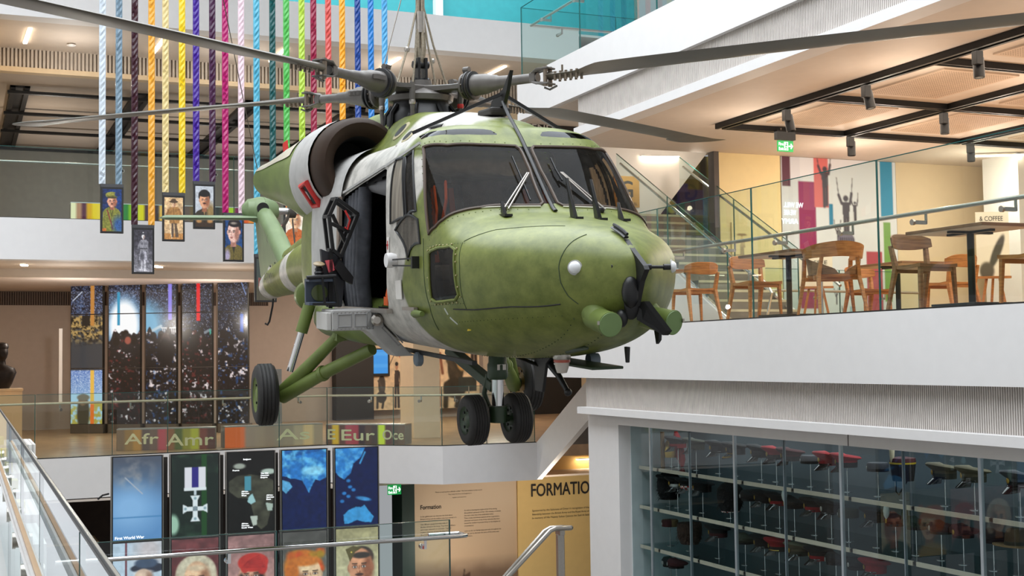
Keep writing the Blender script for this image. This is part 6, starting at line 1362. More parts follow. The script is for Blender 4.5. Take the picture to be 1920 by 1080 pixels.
def S_turban():
    c = Cv(90, 150, (150, 110, 108)); c.grad((150, 108, 108), (176, 132, 128), 0, .5); c.mottle(5, .2, 53); c.ell(.5, .95, .5, .26, (50, 52, 56), .2); face(c, .5, .50, .27, (206, 150, 126), moustache=(30, 22, 22), beard=(26, 20, 22)); c.ell(.54, .335, .33, .115, (196, 50, 44), .12); c.ell(.74, .4, .11, .09, (190, 46, 42), .3); c.ell(.36, .39, .09, .07, (196, 52, 46), .3)
    for k in range(7): c.line(.3+.02*k, .39-.012*k, .8-.02*k, .40-.024*k, .008, (150, 26, 30))
    return c.mottle(16, .12, 54)
def S_ginger():
    c = Cv(90, 150, (84, 80, 78)); c.grad((78, 74, 72), (110, 110, 104), 0, .6); c.mottle(4, .2, 55); c.ell(.45, .42, .42, .20, (210, 116, 40), .2)
    for k in range(30): 
        rg = random.Random(k); c.ell(.1+.78*rg.random(), .26+.22*rg.random(), .1, .05, (196+rg.randint(-30, 30), 104+rg.randint(-30, 40), 36), .9)
    face(c, .58, .53, .29, (240, 198, 160), look=.5); c.ell(.5, .37, .34, .06, (216, 120, 44), .5); c.ell(.2, .5, .16, .13, (200, 108, 38), .4); c.ell(.5, 1, .5, .2, (190, 160, 90), .3); return c.mottle(16, .14, 56)
def S_cap():
    c = Cv(90, 150, (176, 168, 130)); c.grad((160, 150, 112), (206, 196, 160), 0, .6); c.mottle(5, .15, 57); c.ell(.5, 1.0, .55, .28, (70, 80, 66), .2); c.ell(.6, .37, .29, .14, (52, 46, 44), .15); face(c, .58, .49, .28, (214, 150, 116), look=-.4, v=1.4, moustache=(80, 54, 44)); c.ell(.6, .345, .22, .04, (58, 50, 46), .4); c.poly([(.22, .26), (.4, .22), (.62, .25), (.45, .3), (.33, .42)], (92, 82, 48)); c.ell(.36, .3, .015, .01, (230, 200, 90), .3); return c.mottle(16, .12, 58)
XS = [(1.814, 2.446), (2.547, 3.173), (3.271, 3.91), (3.997, 4.628), (4.732, 5.353)]
TOPS = [S_first, S_medal, S_africa, S_asia, S_pacific]; BOTS = [S_hat, S_wig, S_turban, S_ginger, S_cap]
TL = ['grey-blue map screen reading First World War, leftmost of the hanging maps', 'screen showing a silver cross medal on a white and purple ribbon', 'dark map screen with lit patches of Africa and white place names', 'blue map screen showing southern Asia', 'blue map screen showing the western Pacific and Australia']
BL = ['tall pale screen with a person in a dark hat below the First World War map', 'tall screen with a person in a curly powdered wig below the medal', 'tall screen with a bearded person in a red turban', 'tall screen with a person with wavy ginger hair below the Asia map', 'tall screen with a dark-haired person in an olive side cap']
for i, (x0, x1) in enumerate(XS):
    for z0, z1, fn, lab in ((-2.29, -1.207, TOPS[i], TL[i]), (-3.40, -2.30, BOTS[i], BL[i])):
        t = thing('hanging_screen', ((x0+x1)/2, 17.5, z0), lab, 'screen', 'double row of hanging screens'); o = t.location.copy()
        cs = MB().box((x0, 17.5, z0), (x1, 17.58, z1)).build('screen_case', BEZEL, t, org=o, bevel=.004)
        MB().box((x0-.012, 17.5, z0), (x0, 17.56, z1)).build('side_trim', BEZELG, cs, org=o); MB().box((x1, 17.5, z0), (x1+.012, 17.56, z1)).build('side_trim', BEZELG, cs, org=o)
        b = .014; pic = picture(fn(), 'screen_image', (x0+b-o.x, -.004, z1-b-o.z), (x1-x0-2*b, 0, 0), (0, 0, z0-z1+2*b), cs, SCREEN)
        def lab_(s_, u_, v_, wd, hgt):
            mb = MB(); write(mb, s_, (x0+(x1-x0)*u_, 17.495, z1-(z1-z0)*v_), (1, 0, 0), (0, 0, 1), hgt, wd, bold=.0015); mb.build('screen_lettering', TXW, pic, org=o, fix=False)
        if z1 > -2 and i == 0: lab_('First World War', .06, .975, .36, .05)
        if z1 > -2 and i == 2:
            for s_, u_, v_, wd in (('Belgium', .34, .105, .10), ('France', .12, .235, .085), ('The Old', .7, .285, .10), ('Ottoman', .7, .31, .11), ('Empire', .7, .335, .09), ('Africa-', .3, .495, .09), ('German', .3, .52, .10), ('West', .3, .545, .065), ('Africa-', .82, .555, .09), ('German', .82, .58, .10), ('East', .82, .605, .06), ('Africa-', .3, .885, .09), ('German', .3, .91, .10), ('South West', .3, .935, .15)): lab_(s_, u_, v_, wd, .026)
# frames the screens hang on
for i, x in enumerate((2.497, 3.222, 3.954, 4.68)):
    solo(MB().box((x-.028, 17.62, -6.2), (x+.028, 17.7, -1.25)), 'screen_post', mat('dark_post', (48, 42, 38), .5), ('dark post between the First World War map and the medal screen', 'dark post between the medal and Africa screens', 'dark post between the Africa and Asia screens', 'dark post between the two blue map screens')[i], 'post', 'posts the hanging screens are fixed to')
solo(MB().tube([(1.78, 17.55, -1.68), (1.70, 17.5, -1.69), (1.64, 17.5, -1.74)], .012, 6), 'gallery_spotlight', BLACK, 'tiny black spot arm at the left edge of the First World War screen', 'spotlight')
solo(MB().box((2.455, 17.62, -1.72), (2.469, 17.70, -1.64)), 'red_box', REDP, 'small red box seen between the first two map screens', 'box')
# pale showcases and dim things under the lower balcony
t = thing('showcase', (1.9, 29, -6.2), 'dim low showcase with a lit edge in the dark room below the balcony', 'showcase'); o = t.location.copy()
MB().box((1.4, 28.6, -6.2), (2.7, 29.6, -3.75)).build('cabinet', mat('dim_cabinet', (70, 66, 60), .6), t, org=o); MB().box((1.4, 28.58, -3.75), (2.7, 29.6, -3.70)).build('lit_edge', LAMPC if False else CREAM, t, org=o)
for k, (a, b) in enumerate(((1.75, 1.98), (2.0, 2.2), (2.22, 2.42))):
    solo(MB().box((a, 30.95, -3.0), (b, 31.0, -2.78)), 'notice_card', WHITE, ('white notice card on the dark wall, left of three below the balcony', 'white notice card on the dark wall, middle of three below the balcony', 'white notice card on the dark wall, right of three below the balcony')[k], 'card', 'white cards on the dark wall')
# ------------------------------------------------------------------ introduction panels
c = Cv(150, 150); c.grad((214, 192, 164), (206, 178, 146), .2, .6); n = vnoise(150, 150, 5, 71, 4); c.put(np.clip((c.V-.60)/.12, 0, 1), (128, 104, 84)); c.put(np.clip((n-.4)*3, 0, 1)*np.clip(1-abs(c.V-.66)/.1, 0, 1)*.5, (196, 170, 140)); c.put((c.V > .80+.012*np.sin(c.U*40))*.95, (52, 34, 26)); c.put((c.V > .8)*np.clip((vnoise(150, 150, 34, 73, 2)-.55)*7, 0, 1)*.8, (150, 84, 50)); c.put((c.V > .8)*np.clip((vnoise(150, 150, 30, 74, 2)-.6)*8, 0, 1)*.8, (206, 180, 150)); c.poly([(.45, .76), (.55, .72), (.56, .82), (.47, .84)], (84, 60, 48)); c.line(.5, .7, .48, .84, .006, (60, 44, 36))
t = thing('text_panel', (10.2, 27.05, -6.2), 'cream wall panel headed Formation with two text columns over a battle painting', 'panel'); o = t.location.copy()
MB().box((8.95, 27.05, -6.2), (11.47, 27.12, -2.6)).build('board', CREAM, t, org=o); picture(c, 'panel_print', (8.95-o.x, -.004, -2.6-o.z), (2.52, 0, 0), (0, 0, -2.9), t, PRINT)
mb = MB(); u_, v_ = (1, 0, 0), (0, 0, 1); write(mb, 'Formation', (9.21, 27.045, -3.27), u_, v_, .13, .47, bold=.006)
write(mb, 'There is nothing like a British soldier. The best soldiers in the world.', (9.55, 27.045, -2.93), u_, v_, .035, 1.1); write(mb, 'They made the Army and fought for it.', (9.85, 27.045, -2.99), u_, v_, .035, .55); write(mb, 'Soldier and statesman', (9.95, 27.045, -3.06), u_, v_, .028, .32)
for k, s_ in enumerate(('In this gallery you can discover the facts about', 'Britain\u2019s Army and the soldiers who have served in it.', '', 'Over 300 years people from many walks of', 'life have served in the Army. They lived as officers', 'and troops, volunteers or conscripts. Together', 'in peace, they have all seen the same hard', 'life of service that may lie ahead.')):
    if s_: write(mb, s_, (9.21, 27.045, -3.44-.056*k), u_, v_, .042, .83*len(s_)/54)
for k, s_ in enumerate(('As well as showing the origins of the Army during', 'the political upheavals of the 17th century, it reveals', 'the main roles that it has undertaken since.', 'Then, it also introduces aspects of the organisation,', 'character and nature of the Army, attitudes that have', 'existed for soldiers in present Army or the kingdom at', 'circumstances.', '', 'Look out for our family trees and trails throughout the', 'gallery, just to discover the story of the army over', 'and present.')):
    if s_: write(mb, s_, (10.22, 27.045, -3.36-.056*k), u_, v_, .042, .85*len(s_)/54)
mb.build('panel_lettering', TXK, t, org=o, fix=False)
t = thing('wall_lettering', (11.8, 26.98, -3.2), 'large dark word FORMATION with small lines below it on the yellow wall', 'lettering'); o = t.location.copy()
mb = MB(); write(mb, 'FORMATION', (11.8, 26.99, -3.125), u_, v_, .40, 1.66, bold=.012); mb.build('heading', TXK, t, org=o, fix=False)
mb = MB()
for k, s_ in enumerate(('Sponsored by the Sultanate of Oman in recognition of the enduring', 'friendship between the British Army and the Royal Army of Oman', 'In memory of His Majesty Sultan Qaboos bin Said Al Said.')): write(mb, s_, (11.82, 26.99, -3.46-.083*k), u_, v_, .06, 1.62*len(s_)/64)
mb.build('small_lines', TXK, t, org=o, fix=False)

# ------------------------------------------------------------------ café: painted wall, landscape mural, furniture
c = Cv(170, 210, (222, 226, 234)); c.put((c.U < .16).astype(float)*.35, (196, 200, 214))
def MX(px): return (px-1465)/(1680-1465)
def MY(py): return (py-285)/(612-285)
for x0, y0, x1, y1, q in ((1466, 270, 1481, 342, (88, 44, 66)), (1495, 332, 1527, 580, (148, 34, 92)), (1525, 270, 1551, 382, (214, 112, 112)), (1551, 374, 1558, 416, (36, 130, 172)), (1619, 466, 1650, 600, (178, 72, 88)), (1650, 270, 1674, 396, (38, 140, 184)), (1653, 406, 1667, 566, (120, 164, 82)), (1585, 574, 1597, 600, (160, 190, 208))): c.rect(MX(x0), MY(y0), MX(x1), MY(y1), q)
def para(px, py, s_, q=(72, 66, 78)):
    x, y = MX(px), MY(py); k = s_/60.
    c.ell(x, y, .022*k, .018*k, q, .3); c.poly([(x-.035*k, y+.02*k), (x+.035*k, y+.02*k), (x+.025*k, y+.12*k), (x-.025*k, y+.12*k)], q); c.line(x-.012*k, y+.11*k, x-.01*k, y+.24*k, .014*k, q); c.line(x+.014*k, y+.11*k, x+.012*k, y+.23*k, .014*k, q); c.line(x-.035*k, y+.03*k, x-.06*k, y-.02*k, .012*k, q); c.line(x+.035*k, y+.03*k, x+.05*k, y-.03*k, .012*k, q); c.line(x-.06*k, y-.02*k, x-.075*k, y-.12*k, .004, q); c.line(x+.05*k, y-.03*k, x+.06*k, y-.12*k, .004, q)
para(1545, 306, 56); para(1583, 362, 62); para(1600, 370, 30); para(1567, 422, 26)
c.ell(MX(1582), MY(446), .075, .055, (118, 112, 134), .12); c.rect(MX(1566), MY(457), MX(1600), MY(464), (222, 226, 234))
for k in range(7): c.line(MX(1571+4*k), MY(440), MX(1572+4*k), MY(462), .006, (70, 64, 84))
para(1561, 550, 16); para(1575, 585, 16)
t = thing('painted_wall_panel', (15.1, 20.0, .46), 'white wall panel with coloured blocks and grey parachutists behind the café', 'mural'); o = t.location.copy()
MB().box((13.82, 20.0, .46), (16.41, 20.045, 3.595)).build('board', WHITE, t, org=o); pic = picture(c, 'mural_print', (13.82-o.x, -.004, 3.135), (2.59, 0, 0), (0, 0, -3.1), t, PRINT)
mb = MB()
for s_, x_, z_, w_ in (('ARMY', 13.80, 2.36, .36), ('WE ARE', 13.86, 2.52, .26), ('WE WILL', 13.86, 2.66, .42)): write(mb, s_, (x_+w_, 19.99, z_), (-1, 0, 0), (0, 0, 1), .13, w_, lift=-.004, bold=.006)
mb.build('projected_lettering', TXW, t, org=o, fix=False)
c = Cv(110, 150, (72, 70, 40)); c.mottle(7, .6, 81); c.grad if False else None; c.put(np.clip(1-c.V/.32, 0, 1)*.8, (190, 170, 84)); c.line(.55, 0, .5, .35, .03, (60, 50, 34)); c.line(.75, 0, .74, .3, .04, (70, 60, 40)); c.rect(.0, .24, .75, .42, (58, 52, 104)); c.rect(.1, .2, .6, .26, (74, 70, 130)); c.rect(.15, .27, .5, .33, (30, 30, 50)); c.ell(.3, .37, .04, .05, (196, 178, 110), .3); c.ell(.45, .37, .04, .05, (196, 178, 110), .3); c.put((c.V > .42)*np.clip((vnoise(150, 110, 9, 83, 3)-.42)*4, 0, 1)*.7, (112, 104, 44)); c.ell(.35, .6, .3, .1, (110, 50, 34), .8); c.rect(.42, .56, .62, .63, (200, 200, 206)); c.put((c.V > .68)*np.clip((vnoise(150, 110, 8, 84, 3)-.5)*4, 0, 1)*.6, (60, 50, 30))
t = thing('landscape_mural', (13.6, 23.9, .5), 'dark woodland mural with a purple van behind the café stair', 'mural'); o = t.location.copy()
MB().box((11.4, 23.9, .3), (15.6, 23.95, 4.2)).build('board', CHARC, t, org=o); picture(c, 'mural_print', (12.6-o.x, -.004, 3.7), (2.6, 0, 0), (0, 0, -3.0), t, PRINT)
c = Cv(30, 44, (236, 214, 160)); figure(c, .5, .5, .9, (190, 164, 120), skin=(220, 190, 140)); c.ell(.5, .38, .25, .04, (150, 120, 84), .3); 
t = thing('sepia_print', (13.0, 19.97, 1.75), 'faint sepia print of a hatted soldier on the yellow wall', 'picture'); o = t.location.copy(); picture(c, 'print_sheet', (12.72-o.x, 0, 2.35-o.z), (.42, 0, 0), (0, 0, -.58), t, PRINT); MB().box((12.72, 19.971, 1.77), (13.14, 20.0, 2.35)).build('backing', CREAM, t, org=o)

def wood(name, rgb, rgb2):
    m = bpy.data.materials.new(name); m.use_nodes = True; nt = m.node_tree; N = nt.nodes; Lk = nt.links; b = N['Principled BSDF']
    tc = N.new('ShaderNodeTexCoord'); mp = N.new('ShaderNodeMapping'); mp.inputs['Scale'].default_value = (3, 3, 26); nz = N.new('ShaderNodeTexNoise'); nz.inputs['Scale'].default_value = 2.2; nz.inputs['Detail'].default_value = 4; cr = N.new('ShaderNodeValToRGB')
    cr.color_ramp.elements[0].position = .35; cr.color_ramp.elements[1].position = .65; cr.color_ramp.elements[0].color = (*lin(rgb2), 1); cr.color_ramp.elements[1].color = (*lin(rgb), 1)
    Lk.new(tc.outputs['Object'], mp.inputs[0]); Lk.new(mp.outputs[0], nz.inputs['Vector']); Lk.new(nz.outputs['Fac'], cr.inputs['Fac']); Lk.new(cr.outputs['Color'], b.inputs['Base Color']); b.inputs['Roughness'].default_value = .42
    return m
OAK = wood('warm_oak', (184, 118, 62), (150, 90, 44)); OAKD = wood('brown_oak', (140, 96, 62), (112, 74, 46)); TOPU = mat('table_underside', (214, 190, 168), .6)
FZ = .47; KS = 1.1
def chair(x, y, rz, label, m=OAK, name='cafe_chair'):
    """chair facing local -y: seat with a dished top, bent back band, four splayed legs"""
    t = thing(name, (x, y, FZ), label, 'chair', 'wooden café chairs', R(rz)); t.scale = (KS,)*3
    L_ = []
    for yy, dz in ((-.22, .0), (-.1, -.008), (.05, -.016), (.2, .0)):
        L_.append([V((.235*k/8*(1.0 if yy < .1 else .92), yy, .455+dz-.012*(1-(k/8)**2))) for k in range(-8, 9)]+[V((.235*k/8*(1.0 if yy < .1 else .92), yy, .418+dz)) for k in range(8, -9, -1)])
    MB().rings(L_).build('seat', m, t, smooth=True)
    MB().bar((-.22, -.19, .40), (.22, -.19, .40), .03, .05).bar((-.20, .17, .40), (.20, .17, .40), .03, .05).build('seat_rail', m, t)
    for s_ in (-1, 1):
        MB().rings([[V((s_*(a0+dx), b0+dy, z)) for dx, dy in ((-w, -w), (w, -w), (w, w), (-w, w))] for a0, b0, z, w in ((.225, -.20, 0, .014), (.205, -.19, .43, .021))]).build('front_leg', m, t, bevel=.004)
        MB().rings([[V((s_*(a0+dx), b0+dy, z)) for dx, dy in ((-w, -w*1.3), (w, -w*1.3), (w, w*1.3), (-w, w*1.3))] for a0, b0, z, w in ((.23, .30, 0, .014), (.205, .19, .43, .022), (.225, .235, .66, .018))]).build('back_leg', m, t, bevel=.004)
    A = []
    for k in range(-10, 11):
        a = k/10; x_ = .255*a; y_ = .275-.10*abs(a)**3; A.append([V((x_, y_-.012, .625+.03*abs(a)**3)), V((x_, y_+.012, .625+.03*abs(a)**3)), V((x_, y_+.03, .79-.05*abs(a)**4)), V((x_, y_+.006, .79-.05*abs(a)**4))])
    MB().rings(A).build('backrest', m, t, smooth=True, bevel=.004)
    return t
def tub_chair(x, y, rz, label):
    """armchair facing local -y: bent plywood band sweeping down into arms, a second shell under it, four legs"""
    t = thing('tub_chair', (x, y, FZ), label, 'chair', None, R(rz)); t.scale = (KS,)*3
    def band(top, bot, rad, th):
        A = []
        for k in range(-16, 17):
            a = k/16*R(128); x_ = rad*1.06*math.sin(a); y_ = .02+rad*math.cos(a); f_ = abs(k)/16; zt, zb = top(f_), bot(f_); o_ = V((math.sin(a), math.cos(a), 0))*th
            A.append([V((x_, y_, zb)), V((x_, y_, zb))+o_, V((x_, y_, zt))+o_+V((math.sin(a), math.cos(a), 0))*.02, V((x_, y_, zt))+V((math.sin(a), math.cos(a), 0))*.02])
        return MB().rings(A)
    band(lambda f_: .80-.13*f_**1.6, lambda f_: .63-.02*f_, .29, .016).build('backrest', OAK, t, smooth=True)
    A = []
    for k in range(-14, 15):
        a = k/14*R(100); r_ = .28; x_ = r_*1.04*math.sin(a); y_ = .02+r_*math.cos(a); f_ = abs(k)/14; zt = .44+.20*f_**.7 if f_ > .12 else .44; o_ = V((math.sin(a), math.cos(a), 0))*.014
        A.append([V((x_*.9, y_*.9, .435)), V((x_*.9, y_*.9, .435))+o_, V((x_, y_, zt))+o_, V((x_, y_, zt))])
    MB().rings(A).build('lower_shell', OAKD, t, smooth=True)
    MB().rings([[V((w*.27*math.cos(2*PI*k/28), -.02+w*.26*math.sin(2*PI*k/28), z)) for k in range(28)] for z, w in ((.41, .96), (.425, 1.02), (.445, 1.0))]).build('seat', OAK, t, smooth=True)
    MB().bar((-.27, .16, .40), (.27, .16, .40), .03, .045).bar((-.27, -.18, .40), (.27, -.18, .40), .03, .045).build('seat_rail', OAK, t)
    for s_ in (-1, 1):
        MB().rings([[V((s_*(a0+dx), b0+dy, z)) for dx, dy in ((-w, -w), (w, -w), (w, w), (-w, w))] for a0, b0, z, w in ((.33, -.26, 0, .014), (.27, -.2, .42, .022), (.27, -.17, .64, .02))]).build('front_leg', OAK, t, bevel=.004)
        MB().rings([[V((s_*(a0+dx), b0+dy, z)) for dx, dy in ((-w, -w), (w, -w), (w, w), (-w, w))] for a0, b0, z, w in ((.27, .34, 0, .014), (.23, .2, .42, .022), (.20, .24, .64, .018))]).build('back_leg', OAK, t, bevel=.004)
def table(x, y, rz, sx, sy, label):
    t = thing('cafe_table', (x, y, FZ), label, 'table', 'café tables', R(rz)); t.scale = (KS,)*3
    MB().box((-sx/2, -sy/2, .715), (sx/2, sy/2, .745)).build('tabletop', OAKD, t, bevel=.004)
    MB().box((-sx/2+.01, -sy/2+.01, .712), (sx/2-.01, sy/2-.01, .7155)).build('underside', TOPU, t)
    MB().cyl((0, 0, .02), (0, 0, .70), .034).build('pole', BLACK, t, smooth=True)
    mb = MB(); mb.bar((-.26, 0, .70), (.26, 0, .70), .05, .022); mb.bar((0, -.3, .70), (0, .3, .70), .05, .022); mb.build('top_bracket', BLACK, t)
    MB().box((-.24, -.30, 0), (.24, .30, .022)).build('base_plate', BLACK, t, bevel=.004)
table(9.82, 10.8, 0, .68, 1.05, 'wooden café table with a black pole at the far right, tallest in view')
table(9.86, 14.15, 0, .68, 1.10, 'wooden café table behind the curved tub chair')
table(12.75, 15.55, 0, .72, 1.05, 'wooden café table standing away from the glass in front of the coloured wall')
table(9.9, 17.75, 0, .68, .9, 'café table half hidden behind the helicopter nose')
chair(9.98, 11.72, 0, 'wooden chair seen from behind, tucked under the right-hand café table', OAKD)
chair(10.02, 10.12, 180, 'wooden chair at the far right edge with its back to the café glass', OAK)
chair(9.95, 15.05, 0, 'wooden chair beyond the tub chair, near the middle of the café glass', OAK)
chair(10.0, 16.75, 180, 'small wooden chair just right of the helicopter nose', OAK)
chair(13.0, 16.55, 0, 'wooden chair on the far side of the small table by the coloured wall', OAK)
chair(12.9, 14.6, 180, 'wooden chair on the near side of the small table by the coloured wall', OAK)
tub_chair(9.95, 13.35, 162, 'wide wooden tub chair with a wrapped curved back, nearest the middle of the glass')
t = thing('felt_chair', (9.66, 9.02, FZ), 'chair with a brown felt back panel cut off at the right edge', 'chair', None, R(8)); t.scale = (KS,)*3
MB().box((-.28, -.02, .12), (.28, .03, .58)).build('felt_panel', mat('brown_felt', (126, 92, 66), .95, noise=.2, scale=60, bump=.2), t, bevel=.025)
MB().lathe([(.025, 0), (.025, .006), (.01, .007)], (-.17, -.02, .5), (0, -1, 0), 14).build('felt_button', BLACK, t)
MB().box((-.26, .03, .40), (.26, .48, .45)).build('seat', OAK, t, bevel=.01)
for a, b in ((-.24, .05), (.24, .05), (-.24, .45), (.24, .45)): MB().bar((a, b, 0), (a, b, .40), .035).build('leg', OAK, t)
MB().tube([(-.27, .05, .62), (-.2, .02, .66), (.2, .02, .66), (.27, .05, .62)], .02, 8).build('top_rail', OAK, t, smooth=True)
def easel(x, y, z, w, h, lines, label, leaf=False):
    t = thing('easel_sign', (x, y, z), label, 'sign', None, R(-25)); 
    c = Cv(40, 56, (232, 220, 200)); 
    if leaf: c.ell(.62, .62, .12, .30, (70, 62, 52), .2, .55); c.ell(.3, .92, .22, .14, (84, 74, 62), .3); 
    b_ = MB().box((-w/2, -.008, .62), (w/2, .008, .62+h)).build('sign_board', CREAM, t); picture(c, 'sign_print', (-w/2, -.012, .62+h), (w, 0, 0), (0, 0, -h), b_, PRINT)
    mb = MB()
    for s_, f_, wd, hg in lines: write(mb, s_, (-w*.38, -.014, .62+h*f_), (1, 0, 0), (0, 0, 1), hg, wd); 
    mb.build('sign_lettering', TXK, b_, fix=False)
    MB().bar((-w*.5, -.03, .60), (w*.5, -.03, .60), .07, .035).build('ledge', OAK, t)
    for a in (-.42, .0, .42): MB().bar((w*a, .02+.16*(a == 0), 0), (w*a*.45, .02, .62), .03, .035).build('leg', OAK, t)
easel(14.05, 15.0, .47, .48, .95, [('& COFFEE', .86, .34, .10)], 'cream coffee sign with a dark leaf on a small wooden easel', True)
easel(13.0, 17.9, .47, .55, .5, [('COFFEE', .72, .4, .09), ('a selection', .3, .32, .06), ('of hot drinks', .16, .38, .06)], 'small cream sign seen through the gap of the tub chair')
# ------------------------------------------------------------------ display case of military hats
BACKT = mat('case_back', (84, 96, 102), .6, noise=.04); CASEW = mat('case_lining', (206, 212, 214), .6); SHG = glass('shelf_glass', (206, 222, 222), .9)
SHELFE = mat('shelf_edge', (196, 182, 164), .5); CASEG = glass('case_glass', (240, 246, 246), 1.0)
t = thing('display_case', (10.1, 13.2, -6.2), 'long glazed display case of military hats set into the wall below the café', 'display case'); o = t.location.copy()
XG = 9.6; Y0, Y1 = 7.6, 18.08; SH = (-1.71, -2.315, -2.92, -3.525)
MB().box((10.62, Y0, -4.4), (10.68, Y1, -.93)).build('back_panel', BACKT, t, org=o)
MB().box((XG, Y1, -4.4), (10.68, Y1+.015, -.93)).build('end_panel', CASEW, t, org=o)
MB().box((XG-.15, Y0, -6.2), (10.68, Y1, -4.4)).build('plinth', CASEW, t, org=o)
MB().box((XG, Y0, -1.0), (10.68, Y1, -.93)).build('case_top', CASEW, t, org=o)
cuts = [Y0, 8.25, 9.4, 10.53, 11.72, 12.83, 13.99, 15.14, 16.32, 17.46, Y1]
for a, b in zip(cuts[:-1], cuts[1:]):
    MB().box((XG, a+.006, -4.4), (XG+.012, b-.006, -1.0)).build('glass_pane', CASEG, t, org=o)
for i, y in enumerate(cuts[1:-1]):
    w_ = .020 if i % 2 == 0 else .006
    MB().box((XG-.008, y-w_, -4.4), (XG+.03, y+w_, -1.0)).build('mullion', mat('case_aluminium', (190, 200, 206), .3, .6) if i % 2 == 0 else mat('joint_grey', (120, 132, 138), .4), t, org=o)
for z in SH:
    sh = MB().box((9.74, Y0, z-.022), (10.6, Y1, z)).build('shelf', SHG, t, org=o)
    for a, b in zip(cuts[:-1], cuts[1:]): MB().box((9.72, a+.03, z-.05), (9.745, b-.03, z)).build('shelf_edge', SHELFE, sh, org=o)
    for y in cuts[1:-1]: MB().box((9.73, y-.03, z-.04), (9.80, y+.03, z-.005)).build('shelf_bracket', BLACK, sh, org=o)
# hats
def hm(n, rgb, r_=.8): return mat('felt_'+n, rgb, r_, noise=.12, scale=30)
HB = hm('black', (24, 22, 24)); HR = hm('scarlet', (166, 26, 34)); HM = hm('maroon', (74, 24, 28)); HO = hm('olive', (62, 60, 46)); HK = hm('khaki', (104, 94, 72)); HG = hm('grey', (70, 70, 76)); HGR = hm('green', (26, 50, 40)); HT = hm('tan', (136, 104, 68)); FUR = mat('bearskin_fur', (14, 12, 13), .95, noise=.4, scale=50, bump=.8); FURB = mat('brown_fur', (58, 38, 28), .95, noise=.4, scale=50, bump=.8); GOLD = mat('gilt_metal', (206, 164, 78), .3, .9); PATENT = mat('patent_black', (14, 14, 15), .12, coat=.6); WHF = mat('white_feather', (228, 226, 222), .9, bump=.5, scale=40); SIL = mat('silver_badge', (206, 204, 200), .3, .8); DICE = None
def dice(): 
    if 'dice_band' in MATS: return MATS['dice_band']
    m = bpy.data.materials.new('dice_band'); m.use_nodes = True; nt = m.node_tree; ck = nt.nodes.new('ShaderNodeTexChecker'); ck.inputs['Scale'].default_value = 34; ck.inputs['Color1'].default_value = (*lin((190, 30, 36)), 1); ck.inputs['Color2'].default_value = (*lin((232, 226, 220)), 1); tc = nt.nodes.new('ShaderNodeTexCoord'); nt.links.new(tc.outputs['Object'], ck.inputs['Vector']); nt.links.new(ck.outputs['Color'], nt.nodes['Principled BSDF'].inputs['Base Color']); MATS['dice_band'] = m; return m
def ring(z, rx, ry, dx=0., tilt=0., n=28): return [V((dx+rx*math.cos(2*PI*k/n), ry*math.sin(2*PI*k/n), z+tilt*math.cos(2*PI*k/n))) for k in range(n)]
def badge(t, x, z, m, s_=.02, y=0.): MB().ball((x, y, z), s_, 10, (.35, 1, 1.25)).build('cap_badge', m, t, smooth=True)
def peaked(t, top, band, bm=None, bd=GOLD, oak=False):
    MB().rings([ring(.045, .098, .084), ring(.07, .10, .086), ring(.095, .145, .135, .01, .018), ring(.105, .15, .14, .01, .022), ring(.118, .135, .125, .01, .02), ring(.122, .03, .03, .01, .018)]).build('crown', top, t, smooth=True)
    MB().rings([ring(0, .098, .083), ring(.048, .1, .085), ring(.05, .08, .07)]).build('cap_band', band, t, smooth=True)
    A = []
    for k in range(-9, 10):
        a = k/9*R(62); A.append([V((.095*math.cos(a), .083*math.sin(a), .012)), V((.095*math.cos(a)+.062*math.cos(a*1.3), .085*math.sin(a), -.022-.022*math.cos(a*1.2))), V((.095*math.cos(a)+.06*math.cos(a*1.3), .085*math.sin(a), -.028-.022*math.cos(a*1.2))), V((.093*math.cos(a), .081*math.sin(a), .004))])
    pk = MB().rings(A).build('peak', PATENT, t, smooth=True)
    if oak: MB().tube([V((.095*math.cos(a)+.052*math.cos(a*1.3), .085*math.sin(a), -.010-.022*math.cos(a*1.2))) for a in [k/9*R(58) for k in range(-9, 10)]], .008, 6).build('peak_braid', GOLD, pk, smooth=True)
    MB().tube([V((.10*math.cos(a), .087*math.sin(a), .014)) for a in [k/8*R(80) for k in range(-8, 9)]], .005, 6).build('chin_strap', bm or PATENT, t, smooth=True)
    if bd: badge(t, .108, .055, bd)
def beret(t, col, bd=SIL, hackle=None):
    MB().rings([ring(0, .09, .078), ring(.025, .092, .08), ring(.035, .12, .12, -.01, .0), ring(.06, .125, .13, -.02, .012), ring(.085, .10, .10, -.02, .02), ring(.095, .03, .03, -.02, .02)]).build('crown', col, t, smooth=True)
    MB().rings([ring(-.006, .091, .079), ring(.014, .093, .081)]).build('cap_band', HB, t, smooth=True); badge(t, .108, .045, bd, .018, .02)
    if hackle: MB().rings([[V((.10+w*math.cos(2*PI*k/10), .02+w*math.sin(2*PI*k/10), z)) for k in range(10)] for z, w in ((.06, .010), (.09, .024), (.13, .03), (.165, .024), (.19, .006))]).build('hackle', hackle, t, smooth=True)
